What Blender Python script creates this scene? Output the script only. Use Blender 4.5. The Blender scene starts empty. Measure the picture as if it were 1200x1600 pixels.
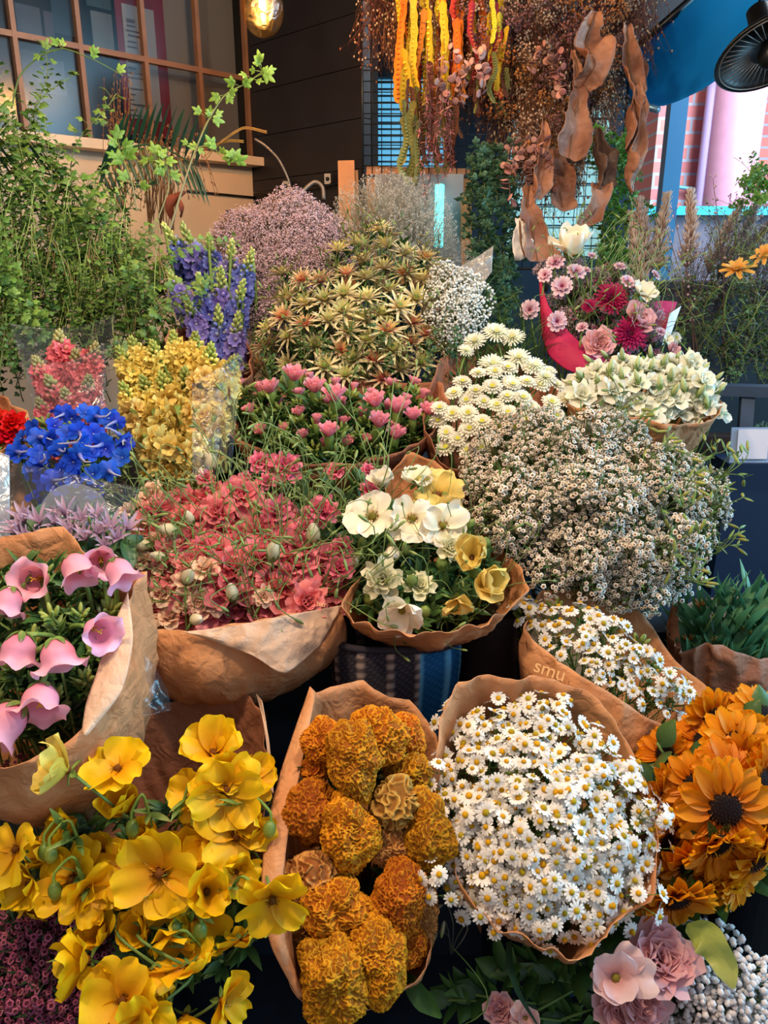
import bpy, math, random
import numpy as np
from mathutils import Vector, Quaternion, Matrix, noise

# ------------------------------------------------------------------ camera, world, lights
FX = 1202.0
PITCH = math.radians(18.0)
CAM = Vector((0, 0, 1.6))
SC = bpy.context.scene
COL = SC.collection
cam_data = bpy.data.cameras.new('camera')
cam_data.sensor_fit = 'VERTICAL'
cam_data.sensor_height = 32.0
cam_data.lens = 32.0 * FX / 1600.0
cam_data.clip_start = 0.05
cam = bpy.data.objects.new('camera', cam_data)
COL.objects.link(cam)
cam.location = CAM
cam.rotation_euler = (math.pi / 2 - PITCH, 0, 0)
SC.camera = cam

SC.view_settings.view_transform = 'Standard'
SC.view_settings.look = 'None'
SC.view_settings.gamma = 1.0
SC.view_settings.use_curve_mapping = False
SC.view_settings.exposure = 0.42
try:
    SC.cycles.use_denoising = True
    SC.cycles.max_bounces = 6
    SC.cycles.diffuse_bounces = 3
    SC.cycles.glossy_bounces = 2
    SC.cycles.transmission_bounces = 4
    SC.cycles.transparent_max_bounces = 12
    SC.cycles.caustics_reflective = False
    SC.cycles.caustics_refractive = False
    SC.cycles.sample_clamp_indirect = 3.0
except Exception:
    pass


def lin(c):
    return tuple((x / 12.92) if x <= 0.04045 else ((x + 0.055) / 1.055) ** 2.4 for x in [v / 255.0 for v in c])


FWD = Vector((0, math.cos(PITCH), -math.sin(PITCH)))
UPV = Vector((0, math.sin(PITCH), math.cos(PITCH)))


def W(px, py, d):
    """world point seen at this place of the photograph, d metres along the lens axis"""
    return CAM + FWD * d + Vector((1, 0, 0)) * ((px - 600) / FX * d) + UPV * ((800 - py) / FX * d)


def PX(p):
    v = Vector(p) - CAM
    d = v.dot(FWD)
    return 600 + v.x / d * FX, 800 - v.dot(UPV) / d * FX, d


world = bpy.data.worlds.new('world')
SC.world = world
world.use_nodes = True
wn, wl = world.node_tree.nodes, world.node_tree.links
wn.clear()
w_out = wn.new('ShaderNodeOutputWorld')
w_bg = wn.new('ShaderNodeBackground')
w_tc = wn.new('ShaderNodeTexCoord')
w_sep = wn.new('ShaderNodeSeparateXYZ')
w_mr = wn.new('ShaderNodeMapRange')
w_mr.inputs[1].default_value = -1
w_ramp = wn.new('ShaderNodeValToRGB')
cr = w_ramp.color_ramp
cr.elements[0].position = 0.0
cr.elements[0].color = (0.42, 0.33, 0.27, 1)
cr.elements[1].position = 1.0
cr.elements[1].color = (0.62, 0.95, 1.25, 1)
e = cr.elements.new(0.5)
e.color = (0.48, 0.45, 0.45, 1)
e = cr.elements.new(0.72)
e.color = (0.45, 0.62, 0.80, 1)
wl.new(w_tc.outputs['Generated'], w_sep.inputs[0])
wl.new(w_sep.outputs[0], w_mr.inputs[0])
wl.new(w_mr.outputs[0], w_ramp.inputs[0])
wl.new(w_ramp.outputs[0], w_bg.inputs[0])
w_bg.inputs[1].default_value = 0.64
wl.new(w_bg.outputs[0], w_out.inputs[0])


def point_light(name, loc, col, power, rad):
    l = bpy.data.lights.new(name, 'POINT')
    l.color = col
    l.energy = power
    l.shadow_soft_size = rad
    o = bpy.data.objects.new(name, l)
    o.location = loc
    COL.objects.link(o)
    return o


def area_light(name, loc, target, col, power, sx, sy):
    l = bpy.data.lights.new(name, 'AREA')
    l.shape = 'RECTANGLE'
    l.size, l.size_y = sx, sy
    l.color = col
    l.energy = power
    o = bpy.data.objects.new(name, l)
    o.location = loc
    o.rotation_euler = (Vector(target) - Vector(loc)).to_track_quat('-Z', 'Y').to_euler()
    COL.objects.link(o)
    return o


# bulb in view, bulb over the pods, added unseen warm fill lights above the stall, daylight from the street on the right
WARM = (1.0, 0.66, 0.36)
point_light('warm_point_light', W(410, 22, 2.0), WARM, 14, 0.009)
point_light('warm_point_light', (-0.55, 0.55, 2.35), (1.0, 0.74, 0.48), 38, 0.06)
point_light('warm_point_light', (0.25, 0.75, 2.35), (1.0, 0.78, 0.55), 38, 0.06)
point_light('warm_point_light', (-0.15, 1.75, 2.45), WARM, 14, 0.06)
point_light('warm_point_light', W(700, -70, 1.95), (1.0, 0.62, 0.30), 2.0, 0.05)
area_light('street_daylight', (3.2, 1.2, 2.2), (0.4, 1.4, 1.0), (0.30, 0.70, 1.0), 92, 1.6, 1.8)

# ------------------------------------------------------------------ mesh building
rnd = random.Random(7)


def V3(*a):
    return np.array(a, dtype=float)


class MB:
    def __init__(self):
        self.v, self.f, self.c, self.n = [], [], [], 0

    def add(self, verts, faces, col):
        verts = np.asarray(verts, dtype=float).reshape(-1, 3)
        col = np.asarray(col, dtype=float)
        if col.ndim == 1:
            col = np.tile(col, (len(verts), 1))
        self.v.append(verts)
        self.c.append(col)
        b = self.n
        self.f.extend([tuple(i + b for i in f) for f in faces])
        self.n += len(verts)

    def merge(self, other, mat=None):
        """append another MB, moved by a Matrix"""
        v = np.concatenate(other.v)
        if mat is not None:
            m = np.array(mat)
            v = v @ m[:3, :3].T + m[:3, 3]
        self.add(v, other.f, np.concatenate(other.c))

    def mesh(self, name, mat, smooth=True):
        me = bpy.data.meshes.new(name)
        if self.n:
            v = np.concatenate(self.v)
            c = np.concatenate(self.c)
            me.from_pydata(v.tolist(), [], self.f)
            a = me.color_attributes.new('Col', 'FLOAT_COLOR', 'POINT')
            a.data.foreach_set('color', np.hstack([c, np.ones((len(c), 1))]).astype(np.float32).ravel())
            if smooth:
                me.polygons.foreach_set('use_smooth', [True] * len(me.polygons))
        me.materials.append(mat)
        me.update()
        return me


def grid_faces(nu, nv, wrap=False):
    """nu rows, nv columns"""
    f = []
    for i in range(nu - 1):
        for j in range(nv if wrap else nv - 1):
            k = (j + 1) % nv
            f.append((i * nv + j, i * nv + k, (i + 1) * nv + k, (i + 1) * nv + j))
    return f


def petal(mb, az, L, Wd, e0, e1, c0, c1, cup=0.0, ruf=0.0, nu=6, nv=5, a=0.6, b=0.4, r0=0.0, z0=0.0, notch=0.0, rg=None, off=None, cpow=1.0):
    """one petal or leaf: starts at radius r0, elevation goes from e0 to e1 (degrees), turned az (degrees) about z"""
    rg = rg or rnd
    u = np.linspace(0, 1, nu)
    ang = np.radians(e0 + (e1 - e0) * u)
    ds = L / (nu - 1)
    r = r0 + np.concatenate([[0], np.cumsum(np.cos(ang[:-1]) * ds)])
    z = z0 + np.concatenate([[0], np.cumsum(np.sin(ang[:-1]) * ds)])
    mx = (a / (a + b)) ** a * (b / (a + b)) ** b
    w = Wd * 0.5 * np.clip(((u * 0.97 + 0.015) ** a) * ((1 - u * 0.97) ** b) / mx, 0.04, 1)
    v = np.linspace(-1, 1, nv)
    U, VV = np.meshgrid(u, v, indexing='ij')
    R = r[:, None] + 0 * VV
    Z = z[:, None] + 0 * VV
    Y = w[:, None] * VV
    nx, nz = -np.sin(ang)[:, None], np.cos(ang)[:, None]
    ph = rg.uniform(0, 6.28)
    h = cup * Wd * VV ** 2 + ruf * Wd * np.sin(VV * 4.2 + ph + U * 2) * U
    R = R + nx * h - notch * L * U ** 3 * (1 - np.abs(VV)) - notch * 0.8 * L * U ** 3 * (VV ** 2)
    Z = Z + nz * h
    A = math.radians(az)
    X2 = R * math.cos(A) - Y * math.sin(A)
    Y2 = R * math.sin(A) + Y * math.cos(A)
    P = np.stack([X2, Y2, Z], -1).reshape(-1, 3)
    if off is not None:
        P = P + np.asarray(off)
    t = (U ** cpow).reshape(-1, 1)
    C = np.asarray(c0)[None] * (1 - t) + np.asarray(c1)[None] * t
    mb.add(P, grid_faces(nu, nv), C)


def frames(pts):
    pts = np.asarray(pts, dtype=float)
    T = np.gradient(pts, axis=0)
    T /= np.linalg.norm(T, axis=1)[:, None] + 1e-9
    n = np.cross(T[0], V3(0.31, 0.2, 0.93))
    if np.linalg.norm(n) < 0.1:
        n = np.cross(T[0], V3(1, 0, 0))
    n /= np.linalg.norm(n)
    N, B = [], []
    for t in T:
        n = n - t * n.dot(t)
        n /= np.linalg.norm(n) + 1e-9
        N.append(n.copy())
        B.append(np.cross(t, n))
    return pts, T, np.array(N), np.array(B)


def tube(mb, pts, r, col, sides=5, col2=None, cap=True):
    pts, T, N, B = frames(pts)
    n = len(pts)
    r = np.broadcast_to(np.asarray(r, dtype=float), (n,)) if np.ndim(r) == 0 else np.interp(np.linspace(0, 1, n), np.linspace(0, 1, len(r)), r)
    a = np.linspace(0, 2 * math.pi, sides, endpoint=False)
    P = pts[:, None] + r[:, None, None] * (np.cos(a)[None, :, None] * N[:, None] + np.sin(a)[None, :, None] * B[:, None])
    C = np.tile(np.asarray(col, dtype=float), (n * sides, 1))
    if col2 is not None:
        t = np.repeat(np.linspace(0, 1, n), sides)[:, None]
        C = C * (1 - t) + np.asarray(col2)[None] * t
    f = grid_faces(n, sides, True)
    if cap:
        f.append(tuple(range(sides))[::-1])
        f.append(tuple((n - 1) * sides + i for i in range(sides)))
    mb.add(P.reshape(-1, 3), f, C)


def ribbon(mb, pts, wid, col, col2=None, up=None, twist=0.0, curl=0.0, nv=5, tw0=0.0, ruf=0.0):
    """a leaf or strip along pts; wid a list of half widths; curl bends it across (fraction of half width)"""
    pts, T, N, B = frames(pts)
    n = len(pts)
    if up is not None:
        U = np.asarray(up, dtype=float)
        B = np.cross(T, U)
        B /= np.linalg.norm(B, axis=1)[:, None] + 1e-9
        N = np.cross(B, T)
    w = np.interp(np.linspace(0, 1, n), np.linspace(0, 1, len(wid)), wid)
    tt = tw0 + twist * np.linspace(0, 1, n)
    S = np.cos(tt)[:, None] * B + np.sin(tt)[:, None] * N
    M = -np.sin(tt)[:, None] * B + np.cos(tt)[:, None] * N
    v = np.linspace(-1, 1, nv)
    ph = rnd.uniform(0, 6)
    rr = ruf * np.sin(np.linspace(0, 1, n)[:, None] * 14 + ph + v[None] * 1.5) * np.abs(v)[None]
    P = pts[:, None] + (w[:, None] * v[None])[..., None] * S[:, None] + (w[:, None] * (curl * v[None] ** 2 + rr))[..., None] * M[:, None]
    C = np.tile(np.asarray(col, dtype=float), (n * nv, 1))
    if col2 is not None:
        t = np.repeat(np.linspace(0, 1, n), nv)[:, None]
        C = C * (1 - t) + np.asarray(col2)[None] * t
    mb.add(P.reshape(-1, 3), grid_faces(n, nv), C)


def blob(mb, c, r, col, nu=6, nv=8, col2=None, amp=0.0, frq=3.0, seed=0.0, axis=None):
    """ellipsoid, optionally knobbly; col2 at its top; axis turns z"""
    r = np.broadcast_to(np.asarray(r, dtype=float), (3,))
    th = np.linspace(0, math.pi, nu + 1)
    ph = np.linspace(0, 2 * math.pi, nv, endpoint=False)
    P = []
    for i, t in enumerate(th):
        if i in (0, nu):
            P.append((0, 0, math.cos(t)))
        else:
            P.extend([(math.sin(t) * math.cos(p), math.sin(t) * math.sin(p), math.cos(t)) for p in ph])
    P = np.array(P)
    Z = P[:, 2].copy()
    if amp:
        k = np.array([noise.noise(Vector(p * frq) + Vector((seed, seed * 1.7, 3))) for p in P])
        P = P * (1 + amp * k)[:, None]
    P = P * r
    if axis is not None:
        q = np.array(Vector(axis).to_track_quat('Z', 'Y').to_matrix())
        P = P @ q.T
    P = P + np.asarray(c)
    f = [(0, 1 + j, 1 + (j + 1) % nv) for j in range(nv)]
    for i in range(nu - 2):
        for j in range(nv):
            k = (j + 1) % nv
            a0 = 1 + i * nv
            f.append((a0 + j, a0 + nv + j, a0 + nv + k, a0 + k))
    l = len(P) - 1
    a0 = 1 + (nu - 2) * nv
    f += [(l, a0 + (j + 1) % nv, a0 + j) for j in range(nv)]
    C = np.tile(np.asarray(col, dtype=float), (len(P), 1))
    if col2 is not None:
        t = np.clip((Z[:, None] + 0.2) / 1.2, 0, 1)
        C = C * (1 - t) + np.asarray(col2)[None] * t
    mb.add(P, f, C)


def lathe(mb, prof, col, seg=16, lobes=0, lamp=0.0, col2=None, mat=None):
    pr = np.asarray(prof, dtype=float)
    n = len(pr)
    a = np.linspace(0, 2 * math.pi, seg, endpoint=False)
    t = np.linspace(0, 1, n)
    k = 1 + (lamp * (t ** 2)[:, None] * np.cos(a * lobes)[None] if lobes else 0 * a[None])
    R = pr[:, 0][:, None] * k
    P = np.stack([R * np.cos(a), R * np.sin(a), np.repeat(pr[:, 1][:, None], seg, 1)], -1).reshape(-1, 3)
    if mat is not None:
        m = np.array(mat)
        P = P @ m[:3, :3].T + m[:3, 3]
    C = np.tile(np.asarray(col, dtype=float), (n * seg, 1))
    if col2 is not None:
        tt = np.repeat(t, seg)[:, None]
        C = C * (1 - tt) + np.asarray(col2)[None] * tt
    mb.add(P, grid_faces(n, seg, True), C)


def box(mb, c, s, col, rot=None):
    x, y, z = [v / 2 for v in s]
    P = np.array([(-x, -y, -z), (x, -y, -z), (x, y, -z), (-x, y, -z), (-x, -y, z), (x, -y, z), (x, y, z), (-x, y, z)])
    if rot is not None:
        P = P @ np.array(rot)[:3, :3].T
    mb.add(P + np.asarray(c), [(3, 2, 1, 0), (4, 5, 6, 7), (0, 1, 5, 4), (1, 2, 6, 5), (2, 3, 7, 6), (3, 0, 4, 7)], col)


def beam(mb, p, q, w, h, col, up=(0, 0, 1)):
    """a box from p to q, w across and h along up"""
    p, q = np.asarray(p, dtype=float), np.asarray(q, dtype=float)
    t = q - p
    L = np.linalg.norm(t)
    t /= L
    s = np.cross(t, np.asarray(up, dtype=float))
    s /= np.linalg.norm(s)
    u = np.cross(s, t)
    box(mb, (p + q) / 2, (L, w, h), col, np.stack([t, s, u], 1))


# ------------------------------------------------------------------ materials
MATS = {}


def new_mat(name):
    m = bpy.data.materials.new(name)
    m.use_nodes = True
    nt = m.node_tree
    nt.nodes.clear()
    out = nt.nodes.new('ShaderNodeOutputMaterial')
    return m, nt.nodes, nt.links, out


def plant_mat(name, rough=0.55, trans=0.25, var=0.18, hue=0.012, spec=0.3, bump=0.0, bscale=200, coat=0.0):
    m, N, L, out = new_mat(name)
    at = N.new('ShaderNodeAttribute')
    at.attribute_name = 'Col'
    oi = N.new('ShaderNodeObjectInfo')
    mr = N.new('ShaderNodeMapRange')
    mr.inputs[3].default_value = 1 - var
    mr.inputs[4].default_value = 1 + var * 0.6
    L.new(oi.outputs['Random'], mr.inputs[0])
    mh = N.new('ShaderNodeMath')
    mh.operation = 'MULTIPLY_ADD'
    mh.inputs[1].default_value = hue * 2
    mh.inputs[2].default_value = 0.5 - hue
    m3 = N.new('ShaderNodeMath')
    m3.operation = 'FRACT'
    m4 = N.new('ShaderNodeMath')
    m4.operation = 'MULTIPLY'
    m4.inputs[1].default_value = 7.31
    L.new(oi.outputs['Random'], m4.inputs[0])
    L.new(m4.outputs[0], m3.inputs[0])
    L.new(m3.outputs[0], mh.inputs[0])
    hsv = N.new('ShaderNodeHueSaturation')
    L.new(at.outputs['Color'], hsv.inputs['Color'])
    L.new(mr.outputs[0], hsv.inputs['Value'])
    L.new(mh.outputs[0], hsv.inputs['Hue'])
    nz = N.new('ShaderNodeTexNoise')
    nz.inputs['Scale'].default_value = bscale * 0.35
    tc = N.new('ShaderNodeTexCoord')
    L.new(tc.outputs['Object'], nz.inputs['Vector'])
    mv = N.new('ShaderNodeMapRange')
    mv.inputs[3].default_value = 0.82
    mv.inputs[4].default_value = 1.18
    L.new(nz.outputs[0], mv.inputs[0])
    mx = N.new('ShaderNodeVectorMath')
    mx.operation = 'SCALE'
    L.new(hsv.outputs[0], mx.inputs[0])
    L.new(mv.outputs[0], mx.inputs['Scale'])
    pb = N.new('ShaderNodeBsdfPrincipled')
    L.new(mx.outputs[0], pb.inputs['Base Color'])
    pb.inputs['Roughness'].default_value = rough
    pb.inputs['Specular IOR Level'].default_value = spec
    if bump:
        n2 = N.new('ShaderNodeTexNoise')
        n2.inputs['Scale'].default_value = bscale
        L.new(tc.outputs['Object'], n2.inputs['Vector'])
        bp = N.new('ShaderNodeBump')
        bp.inputs['Strength'].default_value = bump
        bp.inputs['Distance'].default_value = 0.002
        L.new(n2.outputs[0], bp.inputs['Height'])
        L.new(bp.outputs[0], pb.inputs['Normal'])
    if trans:
        tr = N.new('ShaderNodeBsdfTranslucent')
        L.new(mx.outputs[0], tr.inputs[0])
        ms = N.new('ShaderNodeMixShader')
        ms.inputs[0].default_value = trans
        L.new(pb.outputs[0], ms.inputs[1])
        L.new(tr.outputs[0], ms.inputs[2])
        L.new(ms.outputs[0], out.inputs[0])
    else:
        L.new(pb.outputs[0], out.inputs[0])
    MATS[name] = m
    return m


M_PETAL = plant_mat('petal', 0.5, 0.3, 0.10, 0.008, 0.3, 0.25, 120)
M_LEAF = plant_mat('leaf', 0.42, 0.18, 0.25, 0.015, 0.5, 0.3, 150)
M_STEM = plant_mat('stem', 0.55, 0.0, 0.2, 0.01, 0.3)
M_DRY = plant_mat('dried', 0.75, 0.08, 0.25, 0.012, 0.2, 0.5, 180)
M_TINY = plant_mat('tiny', 0.65, 0.25, 0.15, 0.006, 0.2)
M_PAINT = plant_mat('painted', 0.5, 0.0, 0.0, 0.0, 0.4, 0.15, 60)
M_MATTE = plant_mat('matte', 0.85, 0.0, 0.05, 0.0, 0.15, 0.2, 90)
M_METAL = plant_mat('metal', 0.35, 0.0, 0.0, 0.0, 0.6)


def paper_mat(name, c1, c2, crease=0.6, trans=0.12, rough=0.6):
    m, N, L, out = new_mat(name)
    tc = N.new('ShaderNodeTexCoord')
    nz = N.new('ShaderNodeTexNoise')
    nz.inputs['Scale'].default_value = 9
    nz.inputs['Detail'].default_value = 6
    L.new(tc.outputs['Object'], nz.inputs['Vector'])
    ra = N.new('ShaderNodeValToRGB')
    ra.color_ramp.elements[0].position = 0.35
    ra.color_ramp.elements[0].color = (*lin(c1), 1)
    ra.color_ramp.elements[1].position = 0.65
    ra.color_ramp.elements[1].color = (*lin(c2), 1)
    L.new(nz.outputs[0], ra.inputs[0])
    # straight kraft fibres and crumple creases
    vo = N.new('ShaderNodeTexVoronoi')
    vo.feature = 'DISTANCE_TO_EDGE'
    vo.inputs['Scale'].default_value = 22
    nd = N.new('ShaderNodeTexNoise')
    nd.inputs['Scale'].default_value = 12
    L.new(tc.outputs['Object'], nd.inputs['Vector'])
    ad = N.new('ShaderNodeVectorMath')
    ad.operation = 'MULTIPLY_ADD'
    ad.inputs[1].default_value = (0.12, 0.12, 0.12)
    L.new(nd.outputs['Color'], ad.inputs[0])
    L.new(tc.outputs['Object'], ad.inputs[2])
    L.new(ad.outputs[0], vo.inputs['Vector'])
    n2 = N.new('ShaderNodeTexNoise')
    n2.inputs['Scale'].default_value = 45
    n2.inputs['Detail'].default_value = 8
    n2.inputs['Distortion'].default_value = 1.5
    L.new(tc.outputs['Object'], n2.inputs['Vector'])
    sm = N.new('ShaderNodeMath')
    sm.operation = 'MULTIPLY_ADD'
    sm.inputs[1].default_value = 1.2
    L.new(vo.outputs['Distance'], sm.inputs[0])
    L.new(n2.outputs[0], sm.inputs[2])
    bp = N.new('ShaderNodeBump')
    bp.inputs['Strength'].default_value = crease
    bp.inputs['Distance'].default_value = 0.006
    L.new(sm.outputs[0], bp.inputs['Height'])
    pb = N.new('ShaderNodeBsdfPrincipled')
    pb.inputs['Roughness'].default_value = rough
    pb.inputs['Specular IOR Level'].default_value = 0.3
    L.new(ra.outputs[0], pb.inputs['Base Color'])
    L.new(bp.outputs[0], pb.inputs['Normal'])
    tr = N.new('ShaderNodeBsdfTranslucent')
    L.new(ra.outputs[0], tr.inputs[0])
    ms = N.new('ShaderNodeMixShader')
    ms.inputs[0].default_value = trans
    L.new(pb.outputs[0], ms.inputs[1])
    L.new(tr.outputs[0], ms.inputs[2])
    L.new(ms.outputs[0], out.inputs[0])
    return m


M_KRAFT = paper_mat('kraft_paper', (196, 130, 86), (218, 156, 108))
M_KRAFT_DARK = paper_mat('kraft_paper_brown', (156, 98, 72), (176, 116, 86))
M_KRAFT_LIT = paper_mat('kraft_paper_lit', (206, 168, 140), (222, 188, 162))  # same kraft paper; the brighter light on folded flaps is put into the colour
M_MAGENTA = paper_mat('magenta_paper', (176, 30, 78), (196, 42, 92), 0.15)
M_WHITE_PAPER = paper_mat('white_paper', (214, 214, 220), (232, 232, 236), 0.3)


def film_mat(name, tint, gloss=0.03, white=0.012, bump=0.5):
    m, N, L, out = new_mat(name)
    tr = N.new('ShaderNodeBsdfTransparent')
    tr.inputs[0].default_value = (*tint, 1)
    gl = N.new('ShaderNodeBsdfGlossy')
    gl.inputs['Roughness'].default_value = 0.2
    di = N.new('ShaderNodeBsdfDiffuse')
    di.inputs[0].default_value = (0.7, 0.75, 0.8, 1)
    tc = N.new('ShaderNodeTexCoord')
    nz = N.new('ShaderNodeTexNoise')
    nz.inputs['Scale'].default_value = 25
    nz.inputs['Detail'].default_value = 4
    nz.inputs['Distortion'].default_value = 2
    L.new(tc.outputs['Object'], nz.inputs['Vector'])
    bp = N.new('ShaderNodeBump')
    bp.inputs['Strength'].default_value = bump
    bp.inputs['Distance'].default_value = 0.01
    L.new(nz.outputs[0], bp.inputs['Height'])
    L.new(bp.outputs[0], gl.inputs['Normal'])
    a = N.new('ShaderNodeMixShader')
    a.inputs[0].default_value = gloss
    L.new(tr.outputs[0], a.inputs[1])
    L.new(gl.outputs[0], a.inputs[2])
    b = N.new('ShaderNodeMixShader')
    b.inputs[0].default_value = white
    L.new(a.outputs[0], b.inputs[1])
    L.new(di.outputs[0], b.inputs[2])
    L.new(b.outputs[0], out.inputs[0])
    return m


M_FILM = film_mat('cellophane', (0.93, 0.95, 0.97))
M_GLASS = film_mat('window_glass', (0.75, 0.78, 0.8), 0.025, 0.0, 0.0)
M_AMBER = film_mat('amber_glass', (1.0, 0.62, 0.20), 0.08, 0.0)


def plain_mat(name, c, rough=0.6, metal=0.0, emit=None, es=0.0, noise_amt=0.0, nscale=20):
    m, N, L, out = new_mat(name)
    pb = N.new('ShaderNodeBsdfPrincipled')
    pb.inputs['Base Color'].default_value = (*lin(c), 1)
    pb.inputs['Roughness'].default_value = rough
    pb.inputs['Metallic'].default_value = metal
    if noise_amt:
        tc = N.new('ShaderNodeTexCoord')
        nz = N.new('ShaderNodeTexNoise')
        nz.inputs['Scale'].default_value = nscale
        nz.inputs['Detail'].default_value = 5
        L.new(tc.outputs['Object'], nz.inputs['Vector'])
        ra = N.new('ShaderNodeValToRGB')
        ra.color_ramp.elements[0].position = 0.3
        ra.color_ramp.elements[0].color = (*[x * (1 - noise_amt) for x in lin(c)], 1)
        ra.color_ramp.elements[1].position = 0.7
        ra.color_ramp.elements[1].color = (*[min(1, x * (1 + noise_amt)) for x in lin(c)], 1)
        L.new(nz.outputs[0], ra.inputs[0])
        L.new(ra.outputs[0], pb.inputs['Base Color'])
    if emit:
        pb.inputs['Emission Color'].default_value = (*emit, 1)
        pb.inputs['Emission Strength'].default_value = es
    L.new(pb.outputs[0], out.inputs[0])
    return m


M_NAVY = plain_mat('navy_cloth', (9, 28, 46), 0.9, noise_amt=0.3, nscale=40)
M_BUCKET = plain_mat('dark_bucket', (14, 22, 30), 0.4)

# ------------------------------------------------------------------ objects


def tag(o, label, cat, group=None, kind=None):
    if label:
        o['label'] = label
    if cat:
        o['category'] = cat
    if group:
        o['group'] = group
    if kind:
        o['kind'] = kind
    return o


def link(name, me, parent=None, loc=None):
    o = bpy.data.objects.new(name, me)
    COL.objects.link(o)
    if parent is not None:
        o.parent = parent
    if loc is not None:
        o.location = loc
    return o


def thing(name, label, cat, loc=(0, 0, 0), group=None):
    o = bpy.data.objects.new(name, None)
    o.empty_display_size = 0.02
    COL.objects.link(o)
    o.location = loc
    return tag(o, label, cat, group)


def structure(name, mb, mat, smooth=False):
    o = link(name, mb.mesh(name, mat, smooth))
    o['kind'] = 'structure'
    return o


def part(name, mb, mat, parent, smooth=True):
    return link(name, mb.mesh(name, mat, smooth), parent)


class Proto:
    """a kind of flower: parts = [(name, mesh, [(subname, mesh)...])]; stem length is set per copy"""

    def __init__(self, name, cat, parts, stem=None):
        self.name, self.cat, self.parts, self.stem = name, cat, parts, stem


def unit_stem(name, r, col, bow=0.05, leaf=None, nleaf=0, seed=1, sides=5, r2=None):
    """from the origin down to z = -1, later scaled to its length; r is the real radius"""
    rg = random.Random(seed)
    mb = MB()
    n = 9
    a = rg.uniform(0, 6.28)
    pts = []
    for i in range(n):
        t = i / (n - 1)
        k = math.sin(t * math.pi) * bow
        pts.append((math.cos(a) * k, math.sin(a) * k, -t))
    pts, T, N, B = frames(pts)
    tube(mb, pts, [r, r2 or r * 1.15], col, sides)
    return mb.mesh(name, M_STEM)


def quat_z(d, twist=0.0):
    q = Vector(d).normalized().to_track_quat('Z', 'Y')
    return q @ Quaternion((0, 0, 1), twist)


COUNT = {}


def place(pr, loc, dirv, s=1.0, label=None, group=None, neck=None, twist=None, stem_extra=0.0, maxstem=None):
    """a copy of the thing and of each of its parts"""
    if twist is None:
        twist = rnd.uniform(0, 6.28)
    root = bpy.data.objects.new(pr.name, None)
    root.empty_display_size = 0.01
    COL.objects.link(root)
    q = quat_z(dirv, twist)
    root.rotation_mode = 'QUATERNION'
    root.location = loc
    root.rotation_quaternion = q
    root.scale = (s, s, s)
    tag(root, label, pr.cat, group)
    for nm, me, subs in pr.parts:
        o = bpy.data.objects.new(nm, me)
        COL.objects.link(o)
        o.parent = root
        for sn, sm in subs:
            so = bpy.data.objects.new(sn, sm)
            COL.objects.link(so)
            so.parent = o
    if pr.stem is not None and neck is not None:
        v = Vector(neck) - Vector(loc)
        Ls = v.length + stem_extra
        if maxstem:
            Ls = min(Ls, maxstem)
        o = bpy.data.objects.new('stem', pr.stem)
        COL.objects.link(o)
        o.parent = root
        o.rotation_mode = 'QUATERNION'
        o.rotation_quaternion = q.inverted() @ quat_z(-v, rnd.uniform(0, 6.28))
        o.scale = (1 / s, 1 / s, Ls / s)
        o.location = (0, 0, 0)
    COUNT[pr.name] = COUNT.get(pr.name, 0) + 1
    return root


def inpoly(x, y, poly):
    c = False
    j = len(poly) - 1
    for i in range(len(poly)):
        xi, yi = poly[i]
        xj, yj = poly[j]
        if (yi > y) != (yj > y) and x < (xj - xi) * (y - yi) / (yj - yi) + xi:
            c = not c
        j = i
    return c


def darts(poly, mind, maxn=9999, seed=1, tries=9000):
    rg = random.Random(seed)
    x0, x1 = min(p[0] for p in poly), max(p[0] for p in poly)
    y0, y1 = min(p[1] for p in poly), max(p[1] for p in poly)
    out, cell = [], {}
    k = mind
    for _ in range(tries):
        x, y = rg.uniform(x0, x1), rg.uniform(y0, y1)
        if not inpoly(x, y, poly):
            continue
        ci, cj = int(x // k), int(y // k)
        if any((x - a) ** 2 + (y - b) ** 2 < mind * mind for i in (-1, 0, 1) for j in (-1, 0, 1) for a, b in cell.get((ci + i, cj + j), ())):
            continue
        cell.setdefault((ci, cj), []).append((x, y))
        out.append((x, y))
        if len(out) >= maxn:
            break
    return out


def dome(cx, cy, rx, ry, d0, bulge, gy=-0.0004, gx=0.0, jit=0.01, seed=3):
    rg = random.Random(seed)

    def f(x, y):
        q = min(1.6, ((x - cx) / rx) ** 2 + ((y - cy) / ry) ** 2)
        return d0 + bulge * q + gy * (y - cy) + gx * (x - cx) + rg.uniform(-jit, jit)
    return f


ORD = ['first', 'second', 'third', 'fourth', 'fifth', 'sixth', 'seventh', 'eighth', 'ninth', 'tenth', 'eleventh', 'twelfth', 'thirteenth', 'fourteenth', 'fifteenth', 'sixteenth', 'seventeenth', 'eighteenth', 'nineteenth', 'twentieth']


def zone(x, y, poly):
    x0, x1 = min(p[0] for p in poly), max(p[0] for p in poly)
    y0, y1 = min(p[1] for p in poly), max(p[1] for p in poly)
    u, v = (x - x0) / (x1 - x0), (y - y0) / (y1 - y0)
    a = 'upper' if v < 0.34 else ('lower' if v > 0.67 else 'middle')
    b = 'left' if u < 0.34 else ('right' if u > 0.67 else 'centre')
    if a == 'middle' and b == 'centre':
        return 'in the middle of the bunch'
    if a == 'middle':
        return 'at the %s side of the bunch' % b
    if b == 'centre':
        return 'at the %s edge of the bunch' % ('top' if a == 'upper' else 'bottom')
    return 'at the %s %s of the bunch' % (a, b)


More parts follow.
